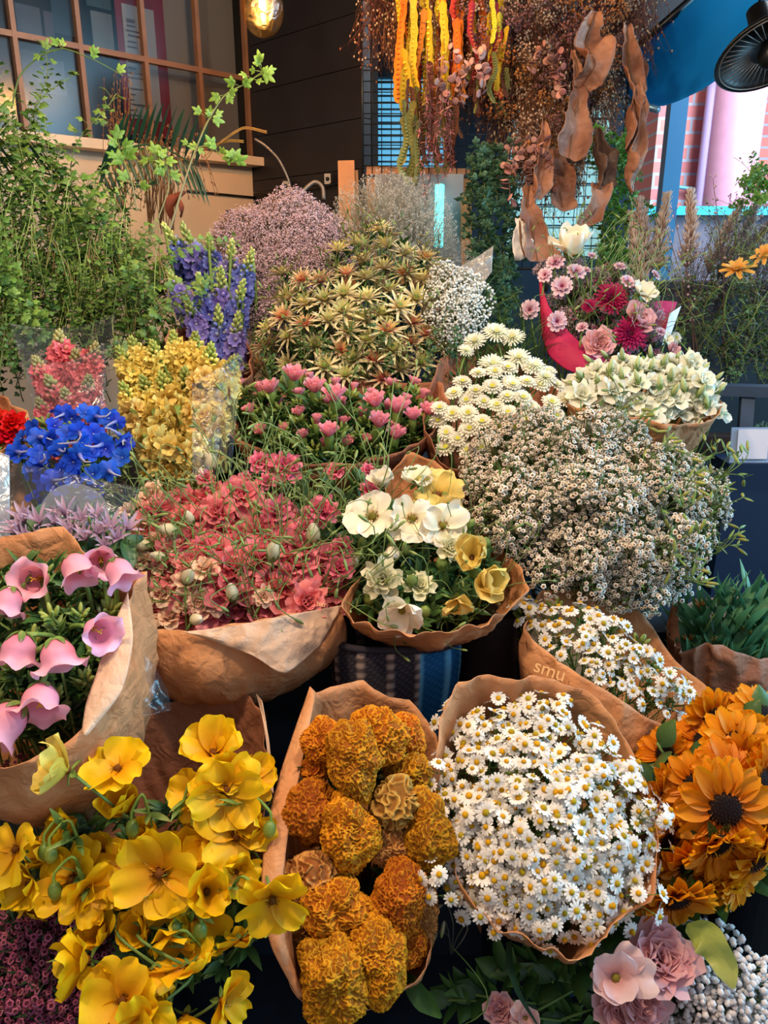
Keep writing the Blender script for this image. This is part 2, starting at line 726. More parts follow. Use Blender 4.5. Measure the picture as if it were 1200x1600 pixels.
def fill(prs, poly, mind, df, neck, label, group, s=(0.9, 1.1), up=0.3, cam_bias=0.0, spread=0.25, maxn=9999, seed=1, zones=True, stem=True, nadd=(0, 0, 0), maxstem=None, ordinal=False):
    """scatter copies of the prototypes over a bunch; each points away from the bunch's neck"""
    rg = random.Random(seed)
    pts = darts(poly, mind, maxn, seed)
    if ordinal:
        pts.sort()
    out = []
    for i, (x, y) in enumerate(pts):
        p = W(x, y, df(x, y))
        n = (p - neck).normalized() + Vector((0, 0, up)) + (CAM - p).normalized() * cam_bias + Vector(nadd)
        n += Vector((rg.uniform(-1, 1), rg.uniform(-1, 1), rg.uniform(-1, 1))) * spread
        lb = label
        if ordinal and len(pts) <= 20:
            lb = label + ', ' + ORD[i] + ' from the left of its bunch'
        elif zones:
            lb = label + ' ' + zone(x, y, poly)
        nk = neck + Vector((rg.uniform(-1, 1), rg.uniform(-1, 1), 0)) * 0.03 if stem else None
        out.append(place(rg.choice(prs), p, n, rg.uniform(*s), lb, group, nk, rg.uniform(0, 6.28), maxstem=maxstem))
    return out


def smooth_loop(pts, n, closed=True):
    P = [Vector(p) for p in pts]
    m = len(P)
    out = []
    segs = m if closed else m - 1
    for k in range(n):
        t = k / (n if closed else n - 1) * segs
        i = min(int(t), segs - 1)
        f = t - i
        g = (lambda j: P[j % m]) if closed else (lambda j: P[max(0, min(m - 1, j))])
        p0, p1, p2, p3 = g(i - 1), g(i), g(i + 1), g(i + 2)
        a = 0.5 * ((2 * p1) + (p2 - p0) * f + (2 * p0 - 5 * p1 + 4 * p2 - p3) * f * f + (3 * p1 - p0 - 3 * p2 + p3) * f ** 3)
        b = p1.lerp(p2, f)
        out.append(a.lerp(b, 0.35))
    return out


def wrap(label, rim, neck, mat=None, bulge=0.03, rad=0.035, amp=0.006, seed=1, drop=0.10, cat='flower wrap', name='paper_wrap', rim_up=0.0, thick=0.0009, n=150, m=26, p=0.75):
    """a cone of paper: rim a loop of (px, py, d), closing at the neck, with a skirt of folded paper going on below it"""
    root = thing(name, label, cat, neck)
    R = smooth_loop([W(*r) for r in rim], n)
    c = sum(R, Vector()) / n
    ax = (c - neck).normalized()
    mb = MB()
    verts = []
    X = ax.orthogonal().normalized()
    Y = ax.cross(X)
    for i in range(m + 5):
        t = (i - 4) / m
        for j in range(n):
            r = R[j]
            v = r - neck
            rad_v = v - ax * v.dot(ax)
            if rad_v.length < 1e-5:
                rad_v = X
            ru = rad_v.normalized()
            base = neck + ru * rad
            if t < 0:
                q = neck + ru * rad * (1 + 0.7 * (-t * m / 4)) - ax * drop * (-t * m / 4)
            else:
                tt = t
                q = base.lerp(r, tt ** p if False else tt) + ru * (math.sin(tt * math.pi) * bulge)
            k = max(0.0, t) ** 0.5
            nz = noise.noise(Vector((q.x * 14, q.y * 14, q.z * 14)) + Vector((seed * 9, 0, 0)))
            n2 = abs(noise.noise(Vector((q.x * 30, q.y * 30, q.z * 30)) + Vector((seed * 5, 7, 0))))
            fold = abs(noise.noise(Vector((math.cos(j / n * 6.283) * 2.6, math.sin(j / n * 6.283) * 2.6, t * 1.3 + seed * 3.3))))
            q = q + ru * amp * (nz * 1.6 - n2 * 1.5 - fold * 3.2 + 0.6) * k + ax * amp * 0.8 * nz * k
            verts.append(q - neck)
    mb.add([tuple(v) for v in verts], grid_faces(m + 5, n, True), (1, 1, 1))
    o = part('sheet', mb, mat or M_KRAFT, root)
    sm = o.modifiers.new('thickness', 'SOLIDIFY')
    sm.thickness = thick
    return root


def patch(name, root, corners, mat, nu=24, nv=18, amp=0.004, bow=0.0, seed=2, thick=0.0009, origin=Vector((0, 0, 0))):
    """a crumpled sheet between two lists of points (top edge, bottom edge), each (px,py,d)"""
    T = smooth_loop([W(*c) for c in corners[0]], nv, False)
    Bm = smooth_loop([W(*c) for c in corners[1]], nv, False)
    mb = MB()
    vs = []
    for i in range(nu):
        t = i / (nu - 1)
        for j in range(nv):
            q = T[j].lerp(Bm[j], t)
            nz = noise.noise(Vector((q.x * 16, q.y * 16, q.z * 16)) + Vector((seed * 9, 0, 0)))
            n2 = abs(noise.noise(Vector((q.x * 34, q.y * 34, q.z * 34)) + Vector((seed * 5, 7, 0))))
            to = (CAM - q).normalized()
            q = q + to * (amp * (nz * 1.5 - n2 * 1.5) + bow * math.sin(t * math.pi))
            vs.append(tuple(q - origin))
    mb.add(vs, grid_faces(nu, nv), (1, 1, 1))
    o = part(name, mb, mat, root)
    sm = o.modifiers.new('thickness', 'SOLIDIFY')
    sm.thickness = thick
    return o


def bucket(label, top, r=0.06, h=0.22, mat=None, name='flower_bucket'):
    root = thing(name, label, 'bucket', (top[0], top[1], top[2] - h))
    mb = MB()
    lathe(mb, [(0.0, 0), (r * 0.8, 0), (r * 0.82, 0.004), (r, h), (r + 0.004, h), (r + 0.004, h + 0.006), (r - 0.003, h + 0.006), (r * 0.8, 0.01), (0.0, 0.01)], (1, 1, 1), 28)
    part('body', mb, mat or M_BUCKET, root)
    return root
# ------------------------------------------------------------------ the place around the stall


def ray(px, py):
    return (FWD + Vector((1, 0, 0)) * ((px - 600) / FX) + UPV * ((800 - py) / FX))


def on(px, py, p0, nrm):
    r = ray(px, py)
    return CAM + r * ((p0 - CAM).dot(nrm) / r.dot(nrm))


U45 = Vector((0.7071, 0.7071, 0))      # the shop-window wall runs this way into the corner
D45 = Vector((0.7071, -0.7071, 0))     # the dark boarded wall runs this way out of it
CORNER = Vector((-0.52, 3.3, 0))
NL, ND = D45, -U45

wht = (1, 1, 1)
# floor and ceiling
mb = MB()
box(mb, (0.5, 2.5, -0.05), (9, 8, 0.1), wht)
structure('floor', mb, plain_mat('floor_concrete', (58, 56, 56), 0.8, noise_amt=0.3, nscale=6))
mb = MB()
box(mb, (-0.9, 2.9, 2.98), (4.4, 2.2, 0.08), wht)
structure('ceiling', mb, plain_mat('dark_ceiling', (34, 32, 34), 0.8))

# left wall: cream plaster under a steel-framed shop window
M_CREAM = plain_mat('cream_plaster', (222, 196, 166), 0.75, noise_amt=0.06, nscale=4)
sill = on(398, 258, CORNER, NL)
zs = sill.z


def wallbox(c0, c1, z0, z1, nrm, off, th, col=wht, mb=None):
    """box on a wall between two plan points, off metres in front of it (towards the camera side)"""
    m = mb or MB()
    a, b = Vector((c0.x, c0.y, 0)) + nrm * off, Vector((c1.x, c1.y, 0)) + nrm * off
    beam(m, (a.x, a.y, (z0 + z1) / 2), (b.x, b.y, (z0 + z1) / 2), th, z1 - z0, col)
    return m


LEFT_END = CORNER - U45 * 2.6
structure('wall_left', wallbox(LEFT_END, CORNER, 0, zs, NL, -0.06, 0.12), M_CREAM)
mb = wallbox(LEFT_END, CORNER, zs - 0.01, zs + 0.02, NL, 0.0, 0.16)
structure('trim_sill', mb, M_CREAM)
M_STEEL = plain_mat('brown_steel', (132, 92, 66), 0.5, noise_amt=0.15, nscale=15)
win = thing('window_1', None, None, (0, 0, 0))
win['kind'] = 'structure'
for (px, py) in ((15, 10), (125, 80), (219, 5), (304, 5), (384, 42)):
    p = on(px, py, CORNER, NL)
    mb = MB()
    beam(mb, (p.x, p.y, zs), (p.x, p.y, 2.94), 0.015 if px < 380 else 0.03, 0.022, wht, up=tuple(NL))
    part('mullion', mb, M_STEEL, win, False)
p = on(390, 125, CORNER, NL)
q = on(0, 50, CORNER, NL)
mb = MB()
zz = (p.z + q.z) / 2
beam(mb, (LEFT_END.x, LEFT_END.y, zz), (CORNER.x, CORNER.y, zz), 0.020, 0.017, wht)
part('glazing_bar', mb, M_STEEL, win, False)
mb = wallbox(LEFT_END, CORNER, zs, 2.94, NL, -0.012, 0.004)
part('pane', mb, M_GLASS, win, False)
# inside the shop
IN = CORNER - NL * 0.16


def inwall(px0, px1, py0, py1, off, mat, name, label, cat, th=0.004):
    a, b = on(px0, (py0 + py1) / 2, IN, NL), on(px1, (py0 + py1) / 2, IN, NL)
    z1, z0 = on((px0 + px1) / 2, py0, IN, NL).z, on((px0 + px1) / 2, py1, IN, NL).z
    m = wallbox(a, b, z0, z1, NL, 0, th)
    o = link(name, m.mesh(name, mat, False))
    o.location = NL * off
    if label:
        tag(o, label, cat)
    return o, a, b, z0, z1


o = inwall(-60, 392, -80, 330, -0.06, plain_mat('shop_interior', (46, 36, 36), 0.8, noise_amt=0.4, nscale=5), 'wall_shop', None, None)[0]
o['kind'] = 'structure'
inwall(256, 392, -60, 262, 0.02, plain_mat('grey_blind', (172, 158, 152), 0.8, noise_amt=0.05, nscale=3), 'roller_blind', 'pale grey blind behind the shop window by the corner', 'blind')
o, a, b, z0, z1 = inwall(178, 252, -70, 214, 0.03, plain_mat('red_poster', (150, 26, 44), 0.5), 'red_poster', 'red poster with a white text sheet in the shop window', 'poster')
o2 = inwall(190, 238, 16, 188, 0.036, plain_mat('white_sheet', (196, 186, 186), 0.6), 'text_sheet', None, None)[0]
o2.parent = o
o2.location = NL * 0.006
mb = MB()
rg = random.Random(4)
for k in range(19):
    y = 28 + k * 8.2
    x0 = 197 + rg.uniform(0, 4)
    x1 = rg.uniform(208, 232)
    if k in (6, 12):
        continue
    pa, pb_ = on(x0, y + 3, IN + NL * 0.046, NL), on(x1, y + 5.5, IN + NL * 0.046, NL)
    beam(mb, (pa.x, pa.y, (pa.z + pb_.z) / 2), (pb_.x, pb_.y, (pa.z + pb_.z) / 2), 0.001, 0.0035 if k else 0.010, wht)
t = part('printed_lines', mb, plain_mat('print_ink', (120, 100, 104), 0.6), o2, False)
t.location = -(o.location + o2.location)
for i, (x0, x1, y0, y1, c, w) in enumerate(((24, 62, 10, 62, (92, 88, 96), 'grey'), (78, 112, -10, 55, (42, 54, 62), 'dark teal'), (66, 80, 20, 60, (84, 60, 66), 'mauve'), (140, 172, 22, 78, (120, 122, 124), 'pale grey lettered'), (128, 166, -40, 14, (60, 78, 80), 'teal'), (30, 60, 82, 130, (60, 56, 64), 'slate'), (62, 96, 96, 150, (72, 70, 84), 'violet grey'))):
    inwall(x0, x1, y0, y1, 0.01 + i * 0.003, plain_mat('print_%s' % w.replace(' ', '_'), c, 0.5, noise_amt=0.25, nscale=12), 'art_print', '%s print pinned inside the shop window' % w, 'poster')

# dark boarded wall
dend = on(566, 200, CORNER, ND)
L = (Vector((dend.x, dend.y, 0)) - CORNER).length
mb = MB()
for k in range(18):
    z0 = 0.2 + k * 0.155
    zc = z0 + 0.0765
    a, b = CORNER - ND * 0.02, CORNER + D45 * L - ND * 0.02
    beam(mb, (a.x, a.y, zc), (b.x, b.y, zc), 0.04, 0.1525, wht)
structure('wall_back', mb, plain_mat('charcoal_boards', (22, 20, 26), 0.5, noise_amt=0.25, nscale=9))
mb = MB()
a, b = CORNER - ND * 0.06 - D45 * 0.2, CORNER + D45 * L - ND * 0.06
beam(mb, (a.x, a.y, 1.5), (b.x, b.y, 1.5), 0.03, 3.0, wht)
structure('wall_backing', mb, plain_mat('black_backing', (16, 16, 18), 0.8))
# things on it: conduit, socket boxes, iron shelf rail, bent tube lamps


def pixpath(pts, d=None, plane=None, off=0.0):
    out = []
    for p in pts:
        if plane is not None:
            out.append(tuple(on(p[0], p[1], plane[0] + plane[1] * off, plane[1])))
        else:
            out.append(tuple(W(p[0], p[1], p[2] if len(p) > 2 else d)))
    return out


def smooth_path(pts, n=24):
    return [tuple(v) for v in smooth_loop(pts, n, False)]


def simple(name, label, cat, mb, mat, group=None, smooth=True):
    o = link(name, mb.mesh(name, mat, smooth))
    return tag(o, label, cat, group)


M_BLACK = plain_mat('black_metal', (10, 10, 12), 0.35)
M_GREYM = plain_mat('grey_metal', (120, 110, 104), 0.4, 0.3)
mb = MB()
tube(mb, pixpath([(292, 298), (350, 304), (402, 309)], plane=(CORNER, NL), off=0.01), 0.004, wht)
simple('wall_cable', 'thin dark cable clipped along the cream wall', 'cable', mb, M_BLACK)
mb = MB()
tube(mb, pixpath([(398, 302), (450, 298), (500, 292), (560, 280)], plane=(CORNER, ND), off=0.02), 0.006, wht)
simple('wall_conduit', 'dark conduit running along the boarded wall', 'conduit', mb, M_BLACK)
for (x, y, w) in ((447, 291, 'beside the thin hoop wire'), (512, 280, 'next to the wooden chair post')):
    p = on(x, y, CORNER + ND * 0.02, ND)
    t = thing('socket_box', 'small pale socket box on the dark boards ' + w, 'socket', p)
    mb = MB()
    box(mb, (0, 0, 0), (0.022, 0.022, 0.034), wht, None)
    part('body', mb, M_GREYM, t, False)
    mb = MB()
    blob(mb, (0, -0.012, 0), 0.007, wht)
    part('cap', mb, M_BLACK, t)
mb = MB()
P0 = W(352, 338, 2.6)
beam(mb, W(352, 340, 2.6), W(470, 334, 2.6), 0.03, 0.02, wht)
beam(mb, W(358, 330, 2.6), W(358, 520, 2.6), 0.02, 0.02, wht)
beam(mb, W(466, 334, 2.6), W(466, 520, 2.6), 0.02, 0.02, wht)
simple('iron_rail', 'dark iron rail behind the pink statice', 'rail', mb, M_BLACK, None, False)
mb = MB()
tube(mb, smooth_path(pixpath([(462, 560), (459, 420), (457, 330), (452, 285), (436, 250), (415, 228), (398, 217)], 2.25)), 0.0035, wht)
simple('hoop_wire', 'thin pale wire arching up in front of the boards', 'wire', mb, M_GREYM)
mb = MB()
tube(mb, smooth_path(pixpath([(452, 560), (453, 420), (455, 345), (462, 318), (476, 296), (492, 284), (504, 292), (506, 312)], 2.25)), 0.006, wht)
simple('bent_tube', 'short bent grey tube hooking over the pink statice', 'tube', mb, M_GREYM)

# back right: navy wall with two daylit frosted windows behind a wire grid
YB = 3.1
M_NAVYW = plain_mat('navy_wall', (16, 40, 58), 0.6, noise_amt=0.2, nscale=5)


def yplane(px, py, y):
    r = ray(px, py)
    return CAM + r * (y / r.y)


xa, xb = yplane(560, 200, YB).x, yplane(998, 200, YB).x
mb = MB()
zt, zb_ = yplane(640, 120, YB).z, yplane(640, 266, YB).z
wx0, wx1 = yplane(566, 200, YB).x, yplane(700, 200, YB).x
wx2, wx3 = yplane(800, 200, YB).x, yplane(958, 200, YB).x
zt2, zb2 = yplane(860, 165, YB).z, yplane(860, 400, YB).z
for (x0, x1, z0, z1) in ((wx0 - 0.012, wx0, 0, 3.4), (wx0, wx1, 0, zb_), (wx0, wx1, zt, 3.4), (wx1, wx2, 0, 3.4), (wx2, wx3, 0, zb2), (wx2, wx3, zt2, 3.4), (wx3, xb, 0, 3.4)):
    box(mb, ((x0 + x1) / 2, YB + 0.05, (z0 + z1) / 2), (x1 - x0, 0.1, z1 - z0), wht)
structure('wall_navy', mb, M_NAVYW)
M_FROST = plain_mat('daylit_frosted_glass', (70, 130, 160), 0.5, emit=(0.11, 0.42, 0.66), es=0.8)
M_FROST2 = plain_mat('daylit_glass', (120, 150, 150), 0.5, emit=(0.30, 0.60, 0.62), es=0.75)
for i, (x0, x1, z0, z1, m) in enumerate(((wx0, wx1, zb_, zt, M_FROST), (wx2, wx3, zb2, zt2, M_FROST2))):
    w_ = thing('window_%d' % (i + 2), None, None)
    w_['kind'] = 'structure'
    mb = MB()
    box(mb, ((x0 + x1) / 2, YB + 0.05, (z0 + z1) / 2), (x1 - x0, 0.006, z1 - z0), wht)
    part('pane', mb, m, w_, False)
    mb = MB()
    n = 14 if i == 0 else 7
    for k in range(n):
        z = z0 + (z1 - z0) * (k + 0.5) / n
        box(mb, ((x0 + x1) / 2, YB + 0.035, z), (x1 - x0, 0.008, 0.006), wht)
    part('slats', mb, plain_mat('blind_slats', (40, 80, 100), 0.5), w_, False)
# wire grid panels
M_WIRE = plain_mat('black_wire', (26, 30, 36), 0.4)


def grid_panel(px0, px1, py0, py1, y, step, label):
    a, b = yplane(px0, (py0 + py1) / 2, y), yplane(px1, (py0 + py1) / 2, y)
    z1, z0 = yplane((px0 + px1) / 2, py0, y).z, yplane((px0 + px1) / 2, py1, y).z
    t = thing('wire_grid', label, 'wire grid', (a.x, y, z0))
    # hangs on the navy wall
    w, h = b.x - a.x, z1 - z0
    f = MB()
    for (p, q) in (((0, 0, 0), (w, 0, 0)), ((0, 0, h), (w, 0, h)), ((0, 0, 0), (0, 0, h)), ((w, 0, 0), (w, 0, h))):
        tube(f, [p, q], 0.004, wht, 6)
    part('rim', f, M_WIRE, t)
    f = MB()
    for k in range(1, int(w / step)):
        tube(f, [(k * step, 0, 0), (k * step, 0, h)], 0.0018, wht, 4)
    for k in range(1, int(h / step)):
        tube(f, [(0, 0.003, k * step), (w, 0.003, k * step)], 0.0018, wht, 4)
    part('mesh', f, M_WIRE, t)
    return t


grid_panel(566, 790, 0, 275, 2.85, 0.032, 'black wire grid behind the hanging dried pods')
grid_panel(795, 975, 0, 420, 2.85, 0.034, 'black wire grid behind the hanging brown dried leaves')

# wooden post of a chair back, and framed mirror
M_PINE = plain_mat('varnished_pine', (186, 122, 74), 0.45, noise_amt=0.2, nscale=7)
t = thing('wooden_chair', 'wooden ladder-back chair post standing by the dark boards', 'chair', W(540, 420, 2.45))
o0 = t.location
mb = MB()
a, b = W(541, 254, 2.45) - o0, W(545, 430, 2.45) - o0
beam(mb, a, b, 0.052, 0.03, wht, up=(0, 1, 0))
beam(mb, b, Vector((b.x, b.y, -o0.z)), 0.05, 0.03, wht, up=(0, 1, 0))
part('back_post', mb, M_PINE, t, False)
mb = MB()
beam(mb, W(556, 268, 2.5) - o0, W(562, 430, 2.5) - o0, 0.014, 0.02, wht, up=(0, 1, 0))
part('spindle', mb, M_PINE, t, False)
mb = MB()
beam(mb, W(541, 330, 2.47) - o0, W(562, 332, 2.5) - o0, 0.02, 0.02, wht, up=(0, 1, 0))
part('rung', mb, M_PINE, t, False)
t = thing('framed_mirror', 'mirror in a broad pine frame leaning at the back, lit cyan', 'mirror', W(655, 440, 2.65))
o0 = t.location
for (p, q, w) in (((572, 270), (736, 274), 0.04), ((727, 268), (729, 440), 0.036), ((580, 268), (586, 440), 0.036), ((580, 436), (730, 438), 0.04)):
    mb = MB()
    beam(mb, W(*p, 2.65) - o0, W(*q, 2.65) - o0, w, 0.03, wht, up=(0, 1, 0))
    part('frame_rail', mb, M_PINE, t, False)
mb = MB()
a, b = W(586, 355, 2.67) - o0, W(722, 355, 2.67) - o0
beam(mb, a, b, 0.006, 0.34, wht)
part('glass', mb, plain_mat('mirror_backing', (142, 140, 146), 0.25), t, False)
t = thing('light_tube', 'glowing cyan light tube beside the framed mirror', 'light', W(686, 335, 2.6))
mb = MB()
tube(mb, [W(687, 290, 2.58) - t.location, W(685, 385, 2.58) - t.location], 0.016, wht, 12)
part('tube', mb, plain_mat('cyan_glow', (120, 255, 255), 0.5, emit=(0.10, 0.95, 0.95), es=2.2), t)

# awning of taut blue cloth and its bar
M_BLUE = plain_mat('blue_awning_cloth', (16, 136, 232), 0.35, noise_amt=0.1, nscale=3)
t = thing('awning', 'deep blue curved awning hanging over the street opening', 'awning', W(1080, 60, 2.5))
patch('cloth', t, (([(962, 110, 2.75), (1010, 62, 2.65), (1062, 20, 2.5), (1110, -20, 2.35), (1230, -90, 2.1)]), ([(990, 160, 2.6), (1036, 166, 2.5), (1094, 142, 2.35), (1150, 104, 2.2), (1260, 30, 2.0)])), M_BLUE, amp=0.002, bow=-0.10, origin=t.location, nu=24, nv=24, thick=0.002)
mb = MB()
tube(mb, [W(945, 146, 2.62) - t.location, W(1029, 172, 2.48) - t.location], 0.011, wht, 10)
part('bar', mb, plain_mat('galvanised_bar', (120, 150, 165), 0.3, 0.6), t)
mb = MB()
tube(mb, [W(930, 130, 2.75) - t.location, W(1090, -10, 2.45) - t.location], 0.012, wht, 8)
part('frame', mb, M_BLACK, t)
# dark fascia board over the wire grids
mb = MB()
a, b = W(955, 40, 2.9), W(1050, 10, 2.9)
box(mb, tuple(W(990, 30, 2.95)), (0.36, 0.05, 0.42), wht)
structure('beam_fascia', mb, plain_mat('dark_fascia', (30, 28, 34), 0.6))

# black ribbed pendant shade
t = thing('pendant_lamp', 'black metal pendant lamp with ribbed shade by the blue awning', 'lamp', W(1204, 84, 1.9))
mb = MB()
tilt = Matrix.Rotation(math.radians(-30), 4, 'X') @ Matrix.Rotation(math.radians(-8), 4, 'Y')
lathe(mb, [(0.128, 0.0), (0.131, 0.003), (0.115, 0.02), (0.07, 0.055), (0.03, 0.085), (0.028, 0.13), (0.0, 0.132)], wht, 40, mat=tilt)
o = part('shade', mb, M_BLACK, t)
sm = o.modifiers.new('thickness', 'SOLIDIFY')
sm.thickness = 0.002
mb = MB()
for k in range(40):
    a = k * math.pi / 20
    tube(mb, [tilt @ Vector((0.045 * math.cos(a), 0.045 * math.sin(a), 0.012)), tilt @ Vector((0.12 * math.cos(a), 0.12 * math.sin(a), 0.004))], 0.0012, wht, 4)
tube(mb, [tilt @ Vector((0.12 * math.cos(a), 0.12 * math.sin(a), 0.002)) for a in np.linspace(0, 6.283, 40)], 0.002, wht, 5)
part('guard_wires', mb, M_GREYM, t)
mb = MB()
blob(mb, tilt @ Vector((0, 0, 0.0)), (0.03, 0.03, 0.036), wht, 10, 14)
part('bulb', mb, M_BLACK, t)
mb = MB()
tube(mb, [tilt @ Vector((0, 0, 0.13)), (0.03, 0, 1.0)], 0.004, wht)
part('cord', mb, M_BLACK, t)

# amber globe bulb
t = thing('globe_bulb', 'glowing amber globe bulb hanging in front of the dark wall', 'light bulb', W(410, 14, 2.0))
mb = MB()
blob(mb, (0, 0, 0.0), (0.0545, 0.0545, 0.066), wht, 20, 28)
lathe(mb, [(0.03, 0.055), (0.018, 0.08), (0.016, 0.095)], wht, 20)
part('glass', mb, M_AMBER, t)
mb = MB()
rg = random.Random(3)
for (x, z0, z1) in ((-0.004, 0.006, 0.05), (0.005, -0.004, 0.05), (0.0, -0.034, -0.010), (0.005, -0.034, -0.014)):
    tube(mb, [(x, 0, z0), (x, 0, z1)], 0.0042, wht, 8)
part('filament', mb, plain_mat('hot_filament', (255, 200, 120), 0.5, emit=(1.0, 0.66, 0.25), es=9), t)
mb = MB()
lathe(mb, [(0.0, 0.145), (0.017, 0.143), (0.019, 0.10), (0.016, 0.088)], wht, 20)
part('socket', mb, M_BLACK, t)
mb = MB()
tube(mb, [(0, 0, 0.14), (0, 0.0, 0.9)], 0.003, wht)
part('cord', mb, M_BLACK, t)

# street seen through the opening: brick pier, pink pillars, parapet
m, N, Lk, out = new_mat('street_brick')
tc = N.new('ShaderNodeTexCoord')
mp = N.new('ShaderNodeMapping')
mp.inputs['Rotation'].default_value = (math.radians(90), 0, 0)
br = N.new('ShaderNodeTexBrick')
br.inputs['Color1'].default_value = (*lin((232, 146, 138)), 1)
br.inputs['Color2'].default_value = (*lin((206, 124, 130)), 1)
br.inputs['Mortar'].default_value = (*lin((176, 186, 206)), 1)
br.inputs['Scale'].default_value = 1.0
br.inputs['Brick Width'].default_value = 0.19
br.inputs['Row Height'].default_value = 0.075
br.inputs['Mortar Size'].default_value = 0.008
Lk.new(tc.outputs['Object'], mp.inputs[0])
Lk.new(mp.outputs[0], br.inputs[0])
pb = N.new('ShaderNodeBsdfPrincipled')
pb.inputs['Roughness'].default_value = 0.8
Lk.new(br.outputs[0], pb.inputs[0])
Lk.new(pb.outputs[0], out.inputs[0])
M_BRICK = m
YS = 5.0


def street(name, px0, px1, py0, py1, y, mat, label, cat, depth=0.3, kind=None):
    a, b = yplane(px0, (py0 + py1) / 2, y), yplane(px1, (py0 + py1) / 2, y)
    z1, z0 = yplane((px0 + px1) / 2, py0, y).z, yplane((px0 + px1) / 2, py1, y).z
    mb = MB()
    box(mb, ((a.x + b.x) / 2, y + depth / 2, (z0 + z1) / 2), (b.x - a.x, depth, z1 - z0), wht)
    o = link(name, mb.mesh(name, mat, False))
    if kind:
        o['kind'] = kind
    else:
        tag(o, label, cat)
    return o


street('wall_brick', 1022, 1108, -60, 560, YS, M_BRICK, None, None, 0.35, 'structure')
street('wall_brick_far', 1160, 1215, -60, 560, YS + 1.2, M_BRICK, None, None, 0.3, 'structure')
M_PINK = plain_mat('pink_paint', (206, 150, 176), 0.6, noise_amt=0.05)
M_PINK2 = plain_mat('lilac_paint', (170, 150, 196), 0.6)
for (px, rad, c, w) in ((1148, 0.15, M_PINK, 'broad pink'), (1106, 0.03, M_PINK2, 'thin lilac')):
    p = yplane(px, 200, YS - 0.1)
    mb = MB()
    tube(mb, [(p.x, p.y, 0), (p.x, p.y, 3.6)], rad, wht, 32)
    t = thing('street_pillar', '%s pillar standing outside by the brick pier' % w, 'pillar', (0, 0, 0))
    part('shaft', mb, c, t)
    if rad > 0.1:
        mb = MB()
        z = yplane(1140, 118, YS - 0.1).z
        lathe(mb, [(rad, 0), (rad + 0.03, 0.01), (rad + 0.03, 0.05), (rad, 0.06)], wht, 32, mat=Matrix.Translation((p.x, p.y, z)))
        part('collar', mb, M_PINK2, t)
mb = MB()
tube(mb, smooth_path([yplane(x, y, YS - 0.05) for x, y in ((1040, 330), (1042, 300), (1052, 292), (1100, 298), (1130, 302))]), 0.012, (1, 1, 1))
simple('street_conduit', 'pale teal conduit bending across the brick pier', 'conduit', mb, plain_mat('teal_conduit', (90, 160, 180), 0.5))
street('parapet_cap', 960, 1230, 322, 336, 3.9, plain_mat('cyan_ledge', (60, 190, 214), 0.3), 'cyan lit ledge running along the street parapet', 'ledge', 0.12)
street('wall_parapet', 960, 1330, 336, 1100, 3.94, plain_mat('grey_parapet', (120, 116, 130), 0.8, noise_amt=0.1), None, None, 0.1, 'structure')
street('blue_post', 1000, 1024, 150, 1120, 3.6, plain_mat('blue_post_paint', (20, 96, 136), 0.5), 'blue painted post at the edge of the street opening', 'post', 0.06)
area_light('street_daylight', (2.6, 3.2, 3.2), (2.0, 5.0, 1.6), (0.85, 0.92, 1.0), 110, 1.4, 1.4)

# ------------------------------------------------------------------ display stand
for i, (y0, y1, z) in enumerate(((0.62, 1.02, 0.47), (1.02, 1.38, 0.72), (1.38, 1.66, 0.90), (1.66, 2.45, 1.06))):
    t = thing('display_step', ('lowest', 'second', 'third', 'topmost')[i] + ' navy cloth-covered step of the flower display', 'display step', (0, (y0 + y1) / 2, 0), 'navy display steps')
    mb = MB()
    xr = (0.5, 0.5, 0.72, 0.72)[i]
    box(mb, ((xr - 1.3) / 2, 0, z / 2), (xr + 1.3, y1 - y0, z), wht)
    part('step_block', mb, M_NAVY, t, False)
mb = MB()
beam(mb, W(805, 1572, 1.02), W(925, 1520, 1.12), 0.02, 0.03, wht)
simple('stand_rail', 'slate blue rail under the big daisy bunch', 'rail', mb, plain_mat('slate_blue_paint', (44, 70, 104), 0.5), smooth=False)
# right side: grey table rail, dark cabinet, price card holder, crate
M_SLATE = plain_mat('slate_table', (48, 66, 90), 0.4, noise_amt=0.1)
t = thing('steel_table', 'slate steel table behind the cream lisianthus bunch', 'table', W(1090, 620, 1.9))
o0 = t.location
mb = MB()
beam(mb, W(1000, 604, 1.95) - o0, W(1230, 612, 1.85) - o0, 0.05, 0.025, wht)
part('table_edge', mb, M_SLATE, t, False)
mb = MB()
beam(mb, W(1168, 612, 1.88) - o0, W(1160, 720, 1.88) - o0, 0.03, 0.03, wht)
part('leg', mb, M_SLATE, t, False)
mb = MB()
beam(mb, W(1000, 695, 1.95) - o0, W(1230, 700, 1.85) - o0, 0.05, 0.06, wht)
part('lower_shelf', mb, plain_mat('dark_shelf', (44, 36, 40), 0.7), t, False)
t = thing('cabinet', 'navy cabinet front at the right of the waxflower bunch', 'cabinet', (W(1180, 820, 1.78).x, W(1180, 820, 1.78).y, 0))
mb = MB()
zt = W(1180, 722, 1.75).z
box(mb, (0.14, 0.05, zt / 2), (0.44, 0.1, zt), wht)
part('front_panel', mb, plain_mat('navy_cabinet', (6, 34, 66), 0.5), t, False)
t = thing('card_holder', 'clear holder with a white square card on the navy cabinet', 'sign', W(1174, 696, 1.66))
mb = MB()
nrm = Quaternion((1, 0, 0), math.radians(-8)).to_matrix()
box(mb, (0, 0.004, 0), (0.088, 0.004, 0.076), wht, nrm)
part('backing', mb, plain_mat('pale_acrylic', (140, 160, 190), 0.2), t, False)
mb = MB()
box(mb, (0.002, -0.001, 0.003), (0.066, 0.002, 0.064), wht, nrm)
part('card', mb, plain_mat('white_card', (214, 208, 220), 0.5), t, False)
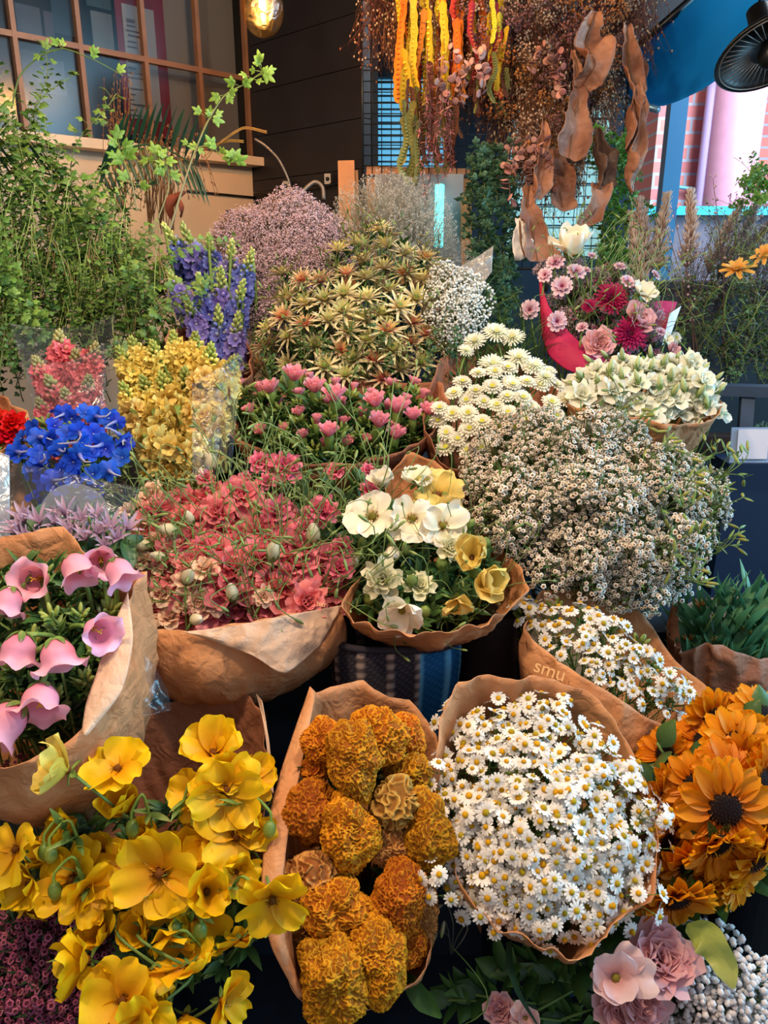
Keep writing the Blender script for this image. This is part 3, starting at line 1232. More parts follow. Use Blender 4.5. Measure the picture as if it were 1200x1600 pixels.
t = thing('dark_backdrop_box', 'dark backdrop box added behind the dusky plants at the right', 'backdrop', (W(1150, 560, 2.3).x, W(1150, 560, 2.3).y + 0.15, 0))
mb = MB()
zt = W(1150, 452, 2.3).z
box(mb, (0.08, 0.06, zt / 2), (0.56, 0.16, zt), wht)  # dark box added to darken the background behind the dusky plants
part('box', mb, plain_mat('backdrop_black', (12, 20, 30), 0.7), t, False)
mb = MB()
box(mb, (0.08, 0.06, zt + 0.01), (0.60, 0.20, 0.02), wht)
part('rim', mb, plain_mat('backdrop_rim', (22, 30, 42), 0.6), t, False)
t = thing('wooden_crate', 'dark weathered wooden crate under the sunflowers', 'crate', W(1180, 1500, 1.35))
o0 = t.location
M_OLD = plain_mat('weathered_wood', (50, 44, 50), 0.7, noise_amt=0.4, nscale=14)
for k in range(5):
    mb = MB()
    a = W(1112 + k * 34, 1378, 1.28) - o0
    b = W(1106 + k * 34, 1580, 1.28) - o0
    beam(mb, a, b, 0.031, 0.018, wht, up=(0, 1, 0.3))
    part('slat', mb, M_OLD, t, False)
mb = MB()
beam(mb, W(1090, 1382, 1.27) - o0, W(1260, 1376, 1.27) - o0, 0.02, 0.03, wht)
part('top_rail', mb, M_OLD, t, False)
mb = MB()
beam(mb, W(1166, 1415, 1.255) - o0, W(1158, 1520, 1.255) - o0, 0.012, 0.006, wht, up=(0, 1, 0.3))
part('metal_strap', mb, M_GREYM, t, False)
# ------------------------------------------------------------------ kinds of flowers (local z is where the bloom faces)
GRN = lin((78, 118, 52))
GRN_D = lin((44, 78, 46))
GRN_L = lin((130, 156, 78))
GRN_Y = lin((168, 176, 84))
GRN_B = lin((46, 96, 74))
STEM_G = lin((104, 132, 66))
S_THIN = unit_stem('stem', 0.0009, STEM_G, 0.05, seed=1)
S_MED = unit_stem('stem', 0.0018, STEM_G, 0.05, seed=2)
S_THICK = unit_stem('stem', 0.0035, lin((112, 138, 66)), 0.04, seed=3, sides=7)
S_WOOD = unit_stem('stem', 0.0011, lin((112, 92, 60)), 0.04, seed=4)


def P_(name, mb, mat):
    return mb.mesh(name, mat)


def green_leaf(mb, base, d, L, Wd, c0, c1, droop=0.4, fold=0.25, seed=0, n=7):
    """a leaf from base along d, drooping"""
    rg = random.Random(seed)
    d = Vector(d).normalized()
    pts, p = [], Vector(base)
    for i in range(n):
        pts.append(tuple(p))
        dd = (d + Vector((0, 0, -droop * i / n))).normalized()
        p = p + dd * (L / (n - 1))
    ribbon(mb, pts, [0.06 * Wd, 0.42 * Wd, 0.5 * Wd, 0.42 * Wd, 0.24 * Wd, 0.02 * Wd], c0, c1, curl=-fold, nv=5, tw0=rg.uniform(-0.6, 0.6), up=(0, 0, 1) if abs(d.z) < 0.9 else (1, 0, 0))


# --- small white daisies (sprig > stem, flower_head > flower_centre)
def daisy_heads(seed):
    rg = random.Random(seed)
    m = MB()
    n = rg.randint(12, 15)
    e = rg.choice((4, 10, -12, 14))
    for k in range(n):
        petal(m, k * 360 / n + rg.uniform(-5, 5), 0.0088, 0.0037, e + rg.uniform(-8, 8), e - 18, lin((232, 226, 218)), lin((250, 246, 242)), cup=-0.15, nu=4, nv=3, a=0.35, b=0.22, r0=0.0022, rg=rg)
    c = MB()
    h = rg.choice((0.0026, 0.0034, 0.0042))
    blob(c, (0, 0, 0.0006), (0.0037, 0.0037, h), lin((196, 150, 20)), 6, 10, col2=lin((226, 168, 22)) if rg.random() < 0.6 else lin((186, 166, 34)))
    return P_('flower_head', m, M_TINY), P_('flower_centre', c, M_TINY)


HEADS = [daisy_heads(i) for i in range(6)]


def daisy_sprig(seed, k=4, spread=0.021):
    rg = random.Random(seed)
    st = MB()
    heads = []
    for i in range(k):
        a = i * 6.28 / k + rg.uniform(-0.4, 0.4)
        r = spread * rg.uniform(0.55, 1.15) if i or k < 4 else spread * 0.2
        z = rg.uniform(-0.008, 0.008)
        p = Vector((r * math.cos(a), r * math.sin(a), z))
        d = Vector((math.cos(a) * 0.5, math.sin(a) * 0.5, 1)) + Vector((rg.uniform(-0.4, 0.4), rg.uniform(-0.4, 0.4), 0))
        heads.append((rg.choice(HEADS), p, d, rg.uniform(0.85, 1.12)))
        tube(st, [(0, 0, -0.05), (p.x * 0.6, p.y * 0.6, -0.025), tuple(p - d.normalized() * 0.001)], 0.0006, STEM_G, 4)
        for _ in range(2):
            t = rg.random()
            q = Vector((p.x * t, p.y * t, -0.045 + 0.03 * t))
            tube(st, [tuple(q), tuple(q + Vector((rg.uniform(-1, 1), rg.uniform(-1, 1), 0.4)) * 0.014)], 0.0005, GRN, 3)
    tube(st, [(0, 0, -0.24), (0.004, 0.002, -0.14), (0, 0, -0.05)], 0.0011, STEM_G, 5)
    return heads, P_('stem', st, M_STEM)


DAISY = [daisy_sprig(20 + i, 4 if i % 2 else 3) for i in range(8)]


def place_daisy(pr, loc, d, s, label, group, rg):
    heads, st = pr
    root = bpy.data.objects.new('daisy_sprig', None)
    root.empty_display_size = 0.01
    COL.objects.link(root)
    root.rotation_mode = 'QUATERNION'
    root.rotation_quaternion = quat_z(d, rg.uniform(0, 6.28))
    root.location = loc
    root.scale = (s, s, s)
    tag(root, label, 'daisy sprig', group)
    link('stem', st, root)
    for (hm, cm), p, dd, sc in heads:
        h = link('flower_head', hm, root, p)
        h.rotation_mode = 'QUATERNION'
        h.rotation_quaternion = quat_z(dd, rg.uniform(0, 6.28))
        h.scale = (sc, sc, sc)
        link('flower_centre', cm, h)
    return root


# --- big papery buttercup-like blooms: each petal a child
def ranunculus(name, seed, c0, c1, r=0.042, form='open', eye=lin((120, 70, 20)), npet=6, mat=None):
    rg = random.Random(seed)
    parts = []
    e0, e1, cup = {'open': (18, -4, 0.12), 'cup': (62, 38, 0.30), 'half': (40, 10, 0.2), 'back': (5, -45, -0.1)}[form]
    for k in range(npet):
        m = MB()
        petal(m, k * 360 / npet + rg.uniform(-20, 20), r * rg.uniform(0.85, 1.12), r * rg.uniform(0.8, 1.15), e0 + rg.uniform(-14, 26), e1 + rg.uniform(-34, 44), c0, c1, cup=cup * rg.uniform(0.5, 1.5), ruf=rg.uniform(0.05, 0.13), notch=rg.uniform(0, 0.06), nu=10, nv=11, a=0.55, b=0.28, r0=0.003, z0=(k % 2) * 0.002, rg=rg)
        parts.append(('petal', P_('petal', m, mat or M_PETAL), []))
    c = MB()
    blob(c, (0, 0, 0.004), (0.0055, 0.0055, 0.006), eye, 7, 10, amp=0.15, frq=4)
    for k in range(26):
        a = k * 2.4
        rr = 0.0065 + 0.003 * rg.random()
        tube(c, [(0.004 * math.cos(a), 0.004 * math.sin(a), 0.002), (rr * math.cos(a), rr * math.sin(a), 0.006 + 0.002 * rg.random())], 0.0005, eye, 3, col2=lin((190, 130, 30)))
    parts.append(('flower_centre', P_('flower_centre', c, M_TINY), []))
    s = MB()
    for k in range(4):
        petal(s, k * 90 + 20, 0.014, 0.009, -10 if form != 'cup' else 40, -40 if form != 'cup' else 50, GRN_L, GRN, cup=0.2, z0=-0.003, r0=0.002, nu=5, nv=3, a=0.5, b=0.8, rg=rg)
    parts.append(('sepals', P_('sepals', s, M_LEAF), []))
    return Proto(name, 'flower', parts, S_MED)


YEL0, YEL1 = lin((222, 152, 8)), lin((250, 208, 22))
YR = {f: [ranunculus('yellow_buttercup', 31 + 7 * i + hash(f) % 1, YEL0, YEL1, form=f, npet=(5, 6, 7)[i % 3]) for i in range(3)] for f in ('open', 'cup', 'half', 'back')}
YP = ranunculus('yellow_buttercup', 77, lin((222, 190, 60)), lin((240, 220, 110)), form='half', npet=7)
WR = {f: [ranunculus('white_buttercup', 131 + 7 * i, lin((238, 226, 190)), lin((248, 240, 224)), r=0.034, form=f, eye=lin((130, 120, 40)), npet=(6, 7, 8)[i % 3]) for i in range(2)] for f in ('open', 'cup', 'half')}
CR = {f: [ranunculus('cream_buttercup', 231 + 7 * i, lin((226, 196, 96)), lin((236, 214, 130)), r=0.04, form=f, eye=lin((110, 70, 40)), npet=6) for i in range(2)] for f in ('open', 'cup', 'half')}


# --- ruffled double blooms (lisianthus, roses, stock florets)
def ruffled(name, cat, seed, c0, c1, r=0.022, layers=4, tight=0.5, ruf=0.12, cal=True, stem=S_MED, pointed=False, each=5, e_out=8, wf=1.0):
    rg = random.Random(seed)
    m = MB()
    for l in range(layers):
        t = l / max(1, layers - 1)
        n = each if l else each - 1
        el = 82 - t * (82 - e_out) * (1 - tight * 0.4)
        for k in range(n):
            petal(m, k * 360 / n + l * 37 + rg.uniform(-12, 12), r * (0.55 + 0.5 * t) * rg.uniform(0.9, 1.1), r * (0.7 + 0.45 * t) * wf, el + rg.uniform(-6, 6), el - 45 * t - 8, c0, c1, cup=0.28, ruf=ruf, nu=6, nv=7, a=0.5, b=0.7 if pointed else 0.25, r0=0.001 + 0.0015 * l, z0=-0.001 * l, rg=rg)
    parts = [('petals', P_('petals', m, M_PETAL), [])]
    if cal:
        s = MB()
        for k in range(5):
            petal(s, k * 72, r * 0.6, r * 0.18, 20, 50, GRN_L, GRN, cup=0.2, z0=-0.004, r0=0.001, nu=4, nv=3, a=0.4, b=0.9, rg=rg)
        parts.append(('sepals', P_('sepals', s, M_LEAF), []))
    return Proto(name, cat, parts, stem)


def bud(name, cat, seed, c0, c1, L=0.026, r=0.006, stem=S_THIN, calyx=0.5, ctip=None, twist=True):
    """pointed twisted bud in a calyx"""
    rg = random.Random(seed)
    m = MB()
    pr = [(0.0005, 0), (r * 0.75, L * 0.18), (r, L * 0.45), (r * 0.8, L * 0.72), (r * 0.35, L * 0.93), (0.0003, L)]
    lathe(m, pr, c0, 10, 5, -0.15, col2=c1)
    s = MB()
    for k in range(5):
        petal(s, k * 72 + 10, L * calyx, r * 0.9, 55, 86, GRN_L, GRN, cup=-0.1, z0=-0.002, r0=0.002, nu=4, nv=3, a=0.4, b=0.9, rg=rg)
    return Proto(name, cat, [('petals', P_('petals', m, M_PETAL), []), ('sepals', P_('sepals', s, M_LEAF), [])], stem)


def bud_sprig(name, cat, seed, cb, n=6, L=0.09, leafy=True, cstem=STEM_G):
    """wiry branching stems with thin green buds"""
    rg = random.Random(seed)
    st, bd = MB(), MB()
    for i in range(n):
        a = rg.uniform(0, 6.28)
        R = rg.uniform(0.25, 1) * L * 0.6
        z = rg.uniform(0.1, 1) * L
        p = [(0, 0, -L * 0.3), (R * 0.5 * math.cos(a), R * 0.5 * math.sin(a), z * 0.45), (R * math.cos(a + 0.5), R * math.sin(a + 0.5), z), (R * 1.15 * math.cos(a + 0.8), R * 1.15 * math.sin(a + 0.8), z + L * rg.uniform(-0.2, 0.2))]
        q = smooth_path(p, 9)
        tube(st, q, 0.0009, cstem, 4)
        ax = Vector(q[-1]) - Vector(q[-2])
        blob(bd, Vector(q[-1]) + ax.normalized() * 0.005, (0.0028, 0.0028, rg.uniform(0.007, 0.012)), cb, 6, 7, axis=ax, col2=GRN_L)
        if leafy:
            for t in (4, 6):
                green_leaf(st, q[t], (rg.uniform(-1, 1), rg.uniform(-1, 1), 0.6), rg.uniform(0.014, 0.026), 0.005, GRN, GRN_L, seed=i, n=4)
    return Proto(name, cat, [('branches', P_('branches', st, M_LEAF), []), ('bud_clumps', P_('bud_clumps', bd, M_LEAF), [])], S_THIN)


# --- tiny-blossom sprays
def spray(name, cat, seed, n, R, c0, c1, bs, kind='blob', cst=lin((96, 112, 62)), flat=0.5, leaves=0, cleaf=GRN, stem=S_WOOD, H=0.07, ceye=None):
    rg = random.Random(seed)
    st, bl = MB(), MB()
    tips = []
    for i in range(n):
        a = rg.uniform(0, 6.28)
        rr = R * math.sqrt(rg.random())
        z = flat * R * (1 - (rr / R) ** 2) + rg.uniform(-0.25, 0.1) * R
        tips.append(Vector((rr * math.cos(a), rr * math.sin(a), z)))
    for i, p in enumerate(tips):
        base = Vector((p.x * 0.45, p.y * 0.45, -H * 0.35))
        if i % 2 == 0:
            tube(st, [(p.x * 0.15, p.y * 0.15, -H), tuple(base), tuple(p)], 0.0005, cst, 3)
        else:
            tube(st, [tuple(p * 0.75 + Vector((0, 0, -0.012))), tuple(p)], 0.0004, cst, 3)
        d = (p - Vector((0, 0, -R))).normalized() + Vector((rg.uniform(-1, 1), rg.uniform(-1, 1), rg.uniform(-1, 1))) * 0.5
        t = rg.random()
        c = tuple(c0[k] * (1 - t) + c1[k] * t for k in range(3))
        if kind == 'blob':
            blob(bl, p, bs * rg.uniform(0.7, 1.2), c, 4, 5)
        elif kind == 'cup':
            M = Matrix.Translation(p) @ d.to_track_quat('Z', 'Y').to_matrix().to_4x4()
            k = bs * rg.uniform(0.8, 1.2)
            lathe(bl, [(0.0003, -k * 0.8), (k * 0.5, -k * 0.35), (k, 0.0), (k * 0.5, -k * 0.05)], c, 10, 5, 0.22, mat=M)
            lathe(bl, [(k * 0.5, -k * 0.05), (k * 0.3, -k * 0.3), (0.0001, -k * 0.25)], ceye or c, 8, mat=M)
        elif kind == 'star':
            tmp = MB()
            k = bs * rg.uniform(0.8, 1.2)
            for j in range(5):
                petal(tmp, j * 72, k, k * 0.8, 20, -5, ceye or c, c, nu=3, nv=3, a=0.4, b=0.3, rg=rg)
            M = Matrix.Translation(p) @ d.to_track_quat('Z', 'Y').to_matrix().to_4x4()
            bl.merge(tmp, M)
        elif kind == 'dash':
            for j in range(3):
                q = p + Vector((rg.uniform(-1, 1), rg.uniform(-1, 1), rg.uniform(-1, 1))) * bs * 2
                blob(bl, q, (bs * 0.45, bs * 0.45, bs * 1.2), c, 3, 4, axis=(rg.uniform(-1, 1), rg.uniform(-1, 1), rg.uniform(0, 1)))
    for i in range(leaves):
        p = rg.choice(tips)
        green_leaf(st, p * 0.7, (rg.uniform(-1, 1), rg.uniform(-1, 1), 1.2), rg.uniform(0.012, 0.03), 0.0025, cleaf, cleaf, seed=i, n=3, fold=0)
    parts = [('blossoms', P_('blossoms', bl, M_TINY), []), ('twigs', P_('twigs', st, M_STEM), [])]
    return Proto(name, cat, parts, stem)


WAX = [spray('waxflower_spray', 'waxflower spray', 50 + i, 60, 0.036, lin((238, 222, 202)), lin((252, 244, 234)), 0.0040, 'cup', leaves=14, ceye=lin((150, 104, 80)), flat=0.9) for i in range(4)]
WAXP = [spray('pink_waxflower_spray', 'waxflower spray', 60 + i, 46, 0.042, lin((178, 84, 120)), lin((214, 124, 150)), 0.0042, 'cup', leaves=14, ceye=lin((96, 22, 50)), cleaf=GRN_D) for i in range(3)]
GYP = [spray('gypsophila_spray', 'gypsophila spray', 70 + i, 80, 0.045, lin((226, 226, 222)), lin((248, 248, 246)), 0.0033, 'blob', flat=0.6) for i in range(3)]
GYPB = [spray('gypsophila_spray', 'gypsophila spray', 75 + i, 70, 0.040, lin((226, 216, 216)), lin((246, 240, 240)), 0.0042, 'blob', flat=0.6) for i in range(2)]
STAT = [spray('pink_statice_spray', 'statice spray', 80 + i, 120, 0.055, lin((206, 168, 182)), lin((242, 218, 226)), 0.0028, 'dash', cst=lin((110, 96, 80)), flat=0.8, H=0.1) for i in range(4)]
LIMO = [spray('grey_limonium_spray', 'limonium spray', 90 + i, 75, 0.07, lin((206, 202, 198)), lin((236, 232, 228)), 0.0019, 'dash', cst=lin((140, 140, 124)), flat=1.0, H=0.13) for i in range(3)]


# --- star bracts (cream leucadendron-like)
def star_bract(seed, red):
    rg = random.Random(seed)
    m = MB()
    for l in range(3):
        n = 9
        for k in range(n):
            e = 62 - l * 26
            petal(m, k * 40 + l * 17 + rg.uniform(-6, 6), 0.040 * (0.7 + 0.15 * l) * rg.uniform(0.85, 1.1), 0.0068, e, e - 16, lin((214, 74, 70)) if red and l < 2 else lin((196, 170, 112)), lin((232, 220, 176)) if l else lin((200, 196, 120)), cup=0.25, nu=6, nv=3, a=0.3, b=0.7, r0=0.002, rg=rg, cpow=0.9 if red and l < 2 else 0.45)
    c = MB()
    blob(c, (0, 0, 0.007), (0.005, 0.005, 0.008), lin((120, 140, 70)) if not red else lin((150, 60, 60)), 6, 8, amp=0.2, frq=6)
    return Proto('star_bract', 'flower', [('bracts', P_('bracts', m, M_LEAF), []), ('cone', P_('cone', c, M_DRY), [])], S_MED)


STAR = [star_bract(100 + i, i % 3 == 0) for i in range(7)]


# --- spikes: stock and delphinium
def spike(name, seed, L, R, cf0, cf1, nfl, top=0.35, cbud=GRN_Y, fl='ruffle', cst=GRN_L):
    rg = random.Random(seed)
    fm, bm, sm = MB(), MB(), MB()
    tube(sm, [(0, 0, -L), (0, 0, -L * 0.4), (rg.uniform(-0.006, 0.006), rg.uniform(-0.006, 0.006), 0)], [0.004, 0.003], cst, 7)
    gold = 2.4
    nb = 26 if top > 0 else 0
    for i in range(nb):
        t = i / nb
        z = -t * L * top
        r = 0.003 + R * 0.5 * t
        a = i * gold
        p = Vector((r * math.cos(a), r * math.sin(a), z + 0.004))
        tube(bm, [(0, 0, z - 0.012), tuple(p)], 0.0012, cst, 4)
        tb = rg.random()
        blob(bm, p, (0.0034 + 0.002 * t, 0.0034 + 0.002 * t, 0.006 + 0.002 * t), cbud if tb < 0.7 or t < 0.5 else cf1, 5, 6, axis=(p.x, p.y, 0.01), col2=cf1 if t > 0.5 else None)
    for i in range(nfl):
        t = i / nfl
        z = -L * top * 0.8 - t * L * (1 - top * 0.8) * 0.95
        a = i * gold + rg.uniform(-0.2, 0.2)
        rr = R * (0.35 + 0.55 * min(1, t * 2 + 0.2))
        tmp = MB()
        s = R * rg.uniform(0.75, 1.05)
        if fl == 'ruffle':
            for l in range(2):
                for k in range(5):
                    petal(tmp, k * 72 + l * 36 + rg.uniform(-15, 15), s * (0.95 - 0.25 * l), s * 0.8, 30 + 35 * l, -5 + 30 * l, cf0, cf1, cup=0.1, ruf=0.2, nu=4, nv=5, a=0.5, b=0.2, rg=rg)
        else:
            for k in range(5):
                petal(tmp, k * 72 + rg.uniform(-10, 10), s * 0.85, s * 0.75, 45, 5, cf0, cf1, cup=0.2, ruf=0.08, nu=4, nv=4, a=0.5, b=0.3, rg=rg)
            blob(tmp, (0, 0, s * 0.15), s * 0.13, lin((225, 222, 205)), 4, 5)
        d = Vector((math.cos(a), math.sin(a), rg.uniform(0.0, 0.6)))
        fm.merge(tmp, Matrix.Translation((rr * math.cos(a) * 0.7, rr * math.sin(a) * 0.7, z)) @ d.to_track_quat('Z', 'Y').to_matrix().to_4x4())
    parts = [('florets', P_('florets', fm, M_PETAL), [])]
    if nb:
        parts.append(('bud_clumps', P_('bud_clumps', bm, M_LEAF), []))
    parts.append(('stalk', P_('stalk', sm, M_STEM), []))
    return Proto(name, 'flower spike', parts, S_THICK)


STOCK_Y = [spike('yellow_stock', 110 + i, 0.17, 0.030, lin((230, 186, 80)), lin((248, 224, 122)), 17, top=0.26) for i in range(4)]
STOCK_YF = [spike('yellow_stock', 115 + i, 0.16, 0.033, lin((232, 188, 92)), lin((250, 228, 138)), 15, top=0.0) for i in range(3)]
STOCK_C = [spike('coral_stock', 120 + i, 0.16, 0.026, lin((206, 80, 92)), lin((236, 124, 130)), 24, top=0.24, cbud=lin((178, 170, 110))) for i in range(3)]
DELPH = [spike('purple_delphinium', 130 + i, 0.16, 0.027, lin((112, 98, 186)), lin((160, 146, 222)) if i % 2 else lin((120, 138, 218)), 26, top=0.44, cbud=lin((196, 204, 120)), fl='star') for i in range(4)]


# --- blue spurred florets
def blue_floret(seed):
    rg = random.Random(seed)
    m = MB()
    for k in range(5):
        petal(m, k * 72 + rg.uniform(-12, 12), 0.019, 0.016, 30, -5 + rg.uniform(-15, 15), lin((30, 66, 190)), lin((34, 92, 226)), cup=0.15, ruf=0.05, nu=6, nv=5, a=0.5, b=0.3, rg=rg)
    s = MB()
    tube(s, [(0, 0, 0), (0.002, 0.001, -0.012), (0.007, 0.003, -0.024), (0.016, 0.004, -0.030)], [0.004, 0.0018, 0.0007], lin((120, 136, 226)), 7, col2=lin((214, 206, 206)))
    c = MB()
    blob(c, (0, 0, 0.002), 0.0018, lin((150, 160, 214)), 5, 6)
    return Proto('blue_delphinium', 'flower', [('petals', P_('petals', m, M_PETAL), []), ('spur', P_('spur', s, M_PETAL), []), ('flower_centre', P_('flower_centre', c, M_TINY), [])], S_THIN)


BLUE = [blue_floret(140 + i) for i in range(4)]


# --- columbine-like narrow lilac stars
def lilac_star(seed):
    rg = random.Random(seed)
    m = MB()
    for k in range(8):
        e = rg.uniform(40, 75)
        petal(m, k * 45, 0.034, 0.007, e, e - 20, lin((176, 140, 176)), lin((216, 190, 210)), cup=0.3, nu=6, nv=3, a=0.5, b=0.9, rg=rg)
    s = MB()
    for k in range(2):
        petal(s, k * 170, 0.05, 0.022, 10, -30, GRN, GRN_B, cup=0.15, z0=-0.02, nu=6, nv=4, a=0.6, b=0.7, rg=rg)
    return Proto('lilac_star_flower', 'flower', [('petals', P_('petals', m, M_PETAL), []), ('leaves', P_('leaves', s, M_LEAF), [])], S_MED)


LILAC = [lilac_star(150 + i) for i in range(3)]


# --- carnation / tulip-like pink buds on leafy green tufts
def leafy_bud(seed, c0, c1, open_=0.5, green=12):
    rg = random.Random(seed)
    m, s = MB(), MB()
    for l in range(3):
        for k in range(6):
            petal(m, k * 60 + l * 20 + rg.uniform(-8, 8), 0.017 + 0.002 * l, 0.009, 84 - 14 * open_ * l, 76 - 26 * open_ * l, c0, c1, cup=0.3, ruf=0.12, nu=5, nv=5, a=0.4, b=0.3, r0=0.0015, rg=rg)
    lathe(s, [(0.0015, -0.018), (0.0055, -0.010), (0.006, 0.002), (0.005, 0.006)], GRN, 10, 5, 0.1, col2=GRN_L)
    lf = MB()
    for k in range(green):
        a = rg.uniform(0, 6.28)
        z = rg.uniform(-0.05, -0.01)
        green_leaf(lf, (0.003 * math.cos(a), 0.003 * math.sin(a), z), (math.cos(a), math.sin(a), 1.3), rg.uniform(0.022, 0.04), 0.007, GRN_D, GRN, droop=0.9, seed=k, n=6)
    return Proto('pink_carnation', 'flower', [('petals', P_('petals', m, M_PETAL), []), ('calyx', P_('calyx', s, M_LEAF), []), ('leaves', P_('leaves', lf, M_LEAF), [])], S_MED)


CARN = [leafy_bud(160 + i, lin((224, 96, 128)), lin((250, 170, 184)), 0.3 + 0.4 * (i % 2)) for i in range(4)]


def leaf_tuft(name, seed, n, L, Wd, c0, c1, up=1.0, droop=0.6, cat='foliage sprig', yellow=False, budc=None):
    rg = random.Random(seed)
    lf = MB()
    for k in range(n):
        a = rg.uniform(0, 6.28)
        z = rg.uniform(-L * 1.2, 0)
        green_leaf(lf, (0, 0, z), (math.cos(a), math.sin(a), up * rg.uniform(0.5, 1.4)), L * rg.uniform(0.7, 1.1), Wd, c0, c1, droop=droop, seed=k, n=6)
    parts = [('leaves', P_('leaves', lf, M_LEAF), [])]
    if budc is not None:
        bd = MB()
        for k in range(5):
            a = k * 1.3
            blob(bd, (0.009 * math.cos(a), 0.009 * math.sin(a), 0.004 + 0.004 * (k % 2)), (0.0035, 0.0035, 0.009), budc, 5, 7, axis=(math.cos(a), math.sin(a), 1.4), col2=GRN_L)
        parts.append(('bud_clumps', P_('bud_clumps', bd, M_LEAF), []))
    return Proto(name, cat, parts, S_MED)


TUFT = [leaf_tuft('leafy_sprig', 170 + i, 14, 0.035, 0.011, GRN_D, GRN) for i in range(3)]
TUFT_BUD = [leaf_tuft('budding_sprig', 175 + i, 9, 0.028, 0.008, GRN, GRN_L, budc=GRN_Y) for i in range(3)]
TULIPL = [leaf_tuft('tulip_sprig', 180 + i, 9, 0.13, 0.022, lin((54, 110, 84)), lin((104, 160, 110)), up=2.6, droop=0.5, budc=lin((200, 120, 40)) if i == 0 else None) for i in range(3)]
THREAD = [leaf_tuft('feathery_sprig', 185 + i, 60, 0.10, 0.0016, GRN_D, GRN, up=1.6, droop=1.2) for i in range(2)]


# --- chrysanthemums
def mum(name, seed, r, layers, c0, c1, eye, width, n=20, ef=0.2):
    rg = random.Random(seed)
    m, c = MB(), MB()
    for l in range(layers):
        t = l / layers
        for k in range(n - 2 * l):
            petal(m, k * 360 / (n - 2 * l) + l * 9 + rg.uniform(-4, 4), r * (1 - 0.62 * t) * rg.uniform(0.9, 1.08), width, 5 + 62 * t, -6 + 66 * t, c0, c1, cup=0.3, nu=5, nv=3, a=0.3, b=0.22, r0=0.0015, rg=rg)
    blob(c, (0, 0, 0.002), (r * ef, r * ef, r * 0.18), eye, 5, 9, amp=0.2, frq=6)
    return Proto(name, 'flower', [('petals', P_('petals', m, M_PETAL), []), ('flower_centre', P_('flower_centre', c, M_TINY), [])], S_MED)


MUM = [mum('small_chrysanthemum', 190 + i, 0.0165, 3, lin((238, 234, 190)), lin((246, 242, 232)), lin((206, 204, 70)), 0.0042, ef=0.34) for i in range(3)]
MUMS = [mum('spider_chrysanthemum', 195 + i, 0.034, 4, lin((226, 228, 160)), lin((246, 246, 238)), lin((196, 200, 110)), 0.0048, 22) for i in range(2)]
GERB = [mum('crimson_chrysanthemum', 198, 0.034, 5, lin((110, 14, 50)), lin((176, 30, 88)), lin((80, 10, 30)), 0.0055, 24)]
COSM = [mum('pink_scabious', 199 + i, 0.022, 2, lin((196, 100, 140)), lin((246, 222, 232)), lin((120, 40, 80)), 0.012, 10) for i in range(2)]


# --- sunflower
def sunflower(seed, e=6, r=0.034):
    rg = random.Random(seed)
    m, c, s = MB(), MB(), MB()
    for l in range(3):
        n = 15 - l
        for k in range(n):
            ee = e + 8 * l + rg.uniform(-10, 10)
            petal(m, k * 360 / n + l * 12 + rg.uniform(-6, 6), r * rg.uniform(0.85, 1.1), 0.019, ee + 10, ee - 26, lin((214, 116, 6)), lin((240, 160, 18)), cup=0.22, ruf=0.04, nu=7, nv=5, a=0.5, b=0.62, r0=0.0145, z0=0.001 * l, rg=rg)
    blob(c, (0, 0, 0.002), (0.018, 0.018, 0.008), lin((44, 26, 22)), 8, 18, amp=0.08, frq=9, col2=lin((26, 18, 18)))
    for k in range(90):
        a = k * 2.4
        rr = 0.017 * math.sqrt(k / 90)
        z = 0.002 + 0.007 * math.sqrt(max(0, 1 - (rr / 0.018) ** 2))
        tube(c, [(rr * math.cos(a), rr * math.sin(a), z - 0.001), (rr * 1.12 * math.cos(a), rr * 1.12 * math.sin(a), z + 0.003)], 0.0006, lin((50, 28, 24)), 3, col2=lin((120, 70, 20)) if k > 50 else None)
    for k in range(9):
        petal(s, k * 40, 0.03, 0.012, -5, -35, GRN, GRN_D, cup=0.2, z0=-0.004, r0=0.006, nu=5, nv=3, a=0.4, b=0.8, rg=rg)
    return Proto('sunflower', 'sunflower', [('petals', P_('petals', m, M_PETAL), []), ('seed_disc', P_('seed_disc', c, M_DRY), []), ('sepals', P_('sepals', s, M_LEAF), [])], S_THICK)


SUNF = [sunflower(210 + i, (4, 20, -12)[i % 3]) for i in range(4)]


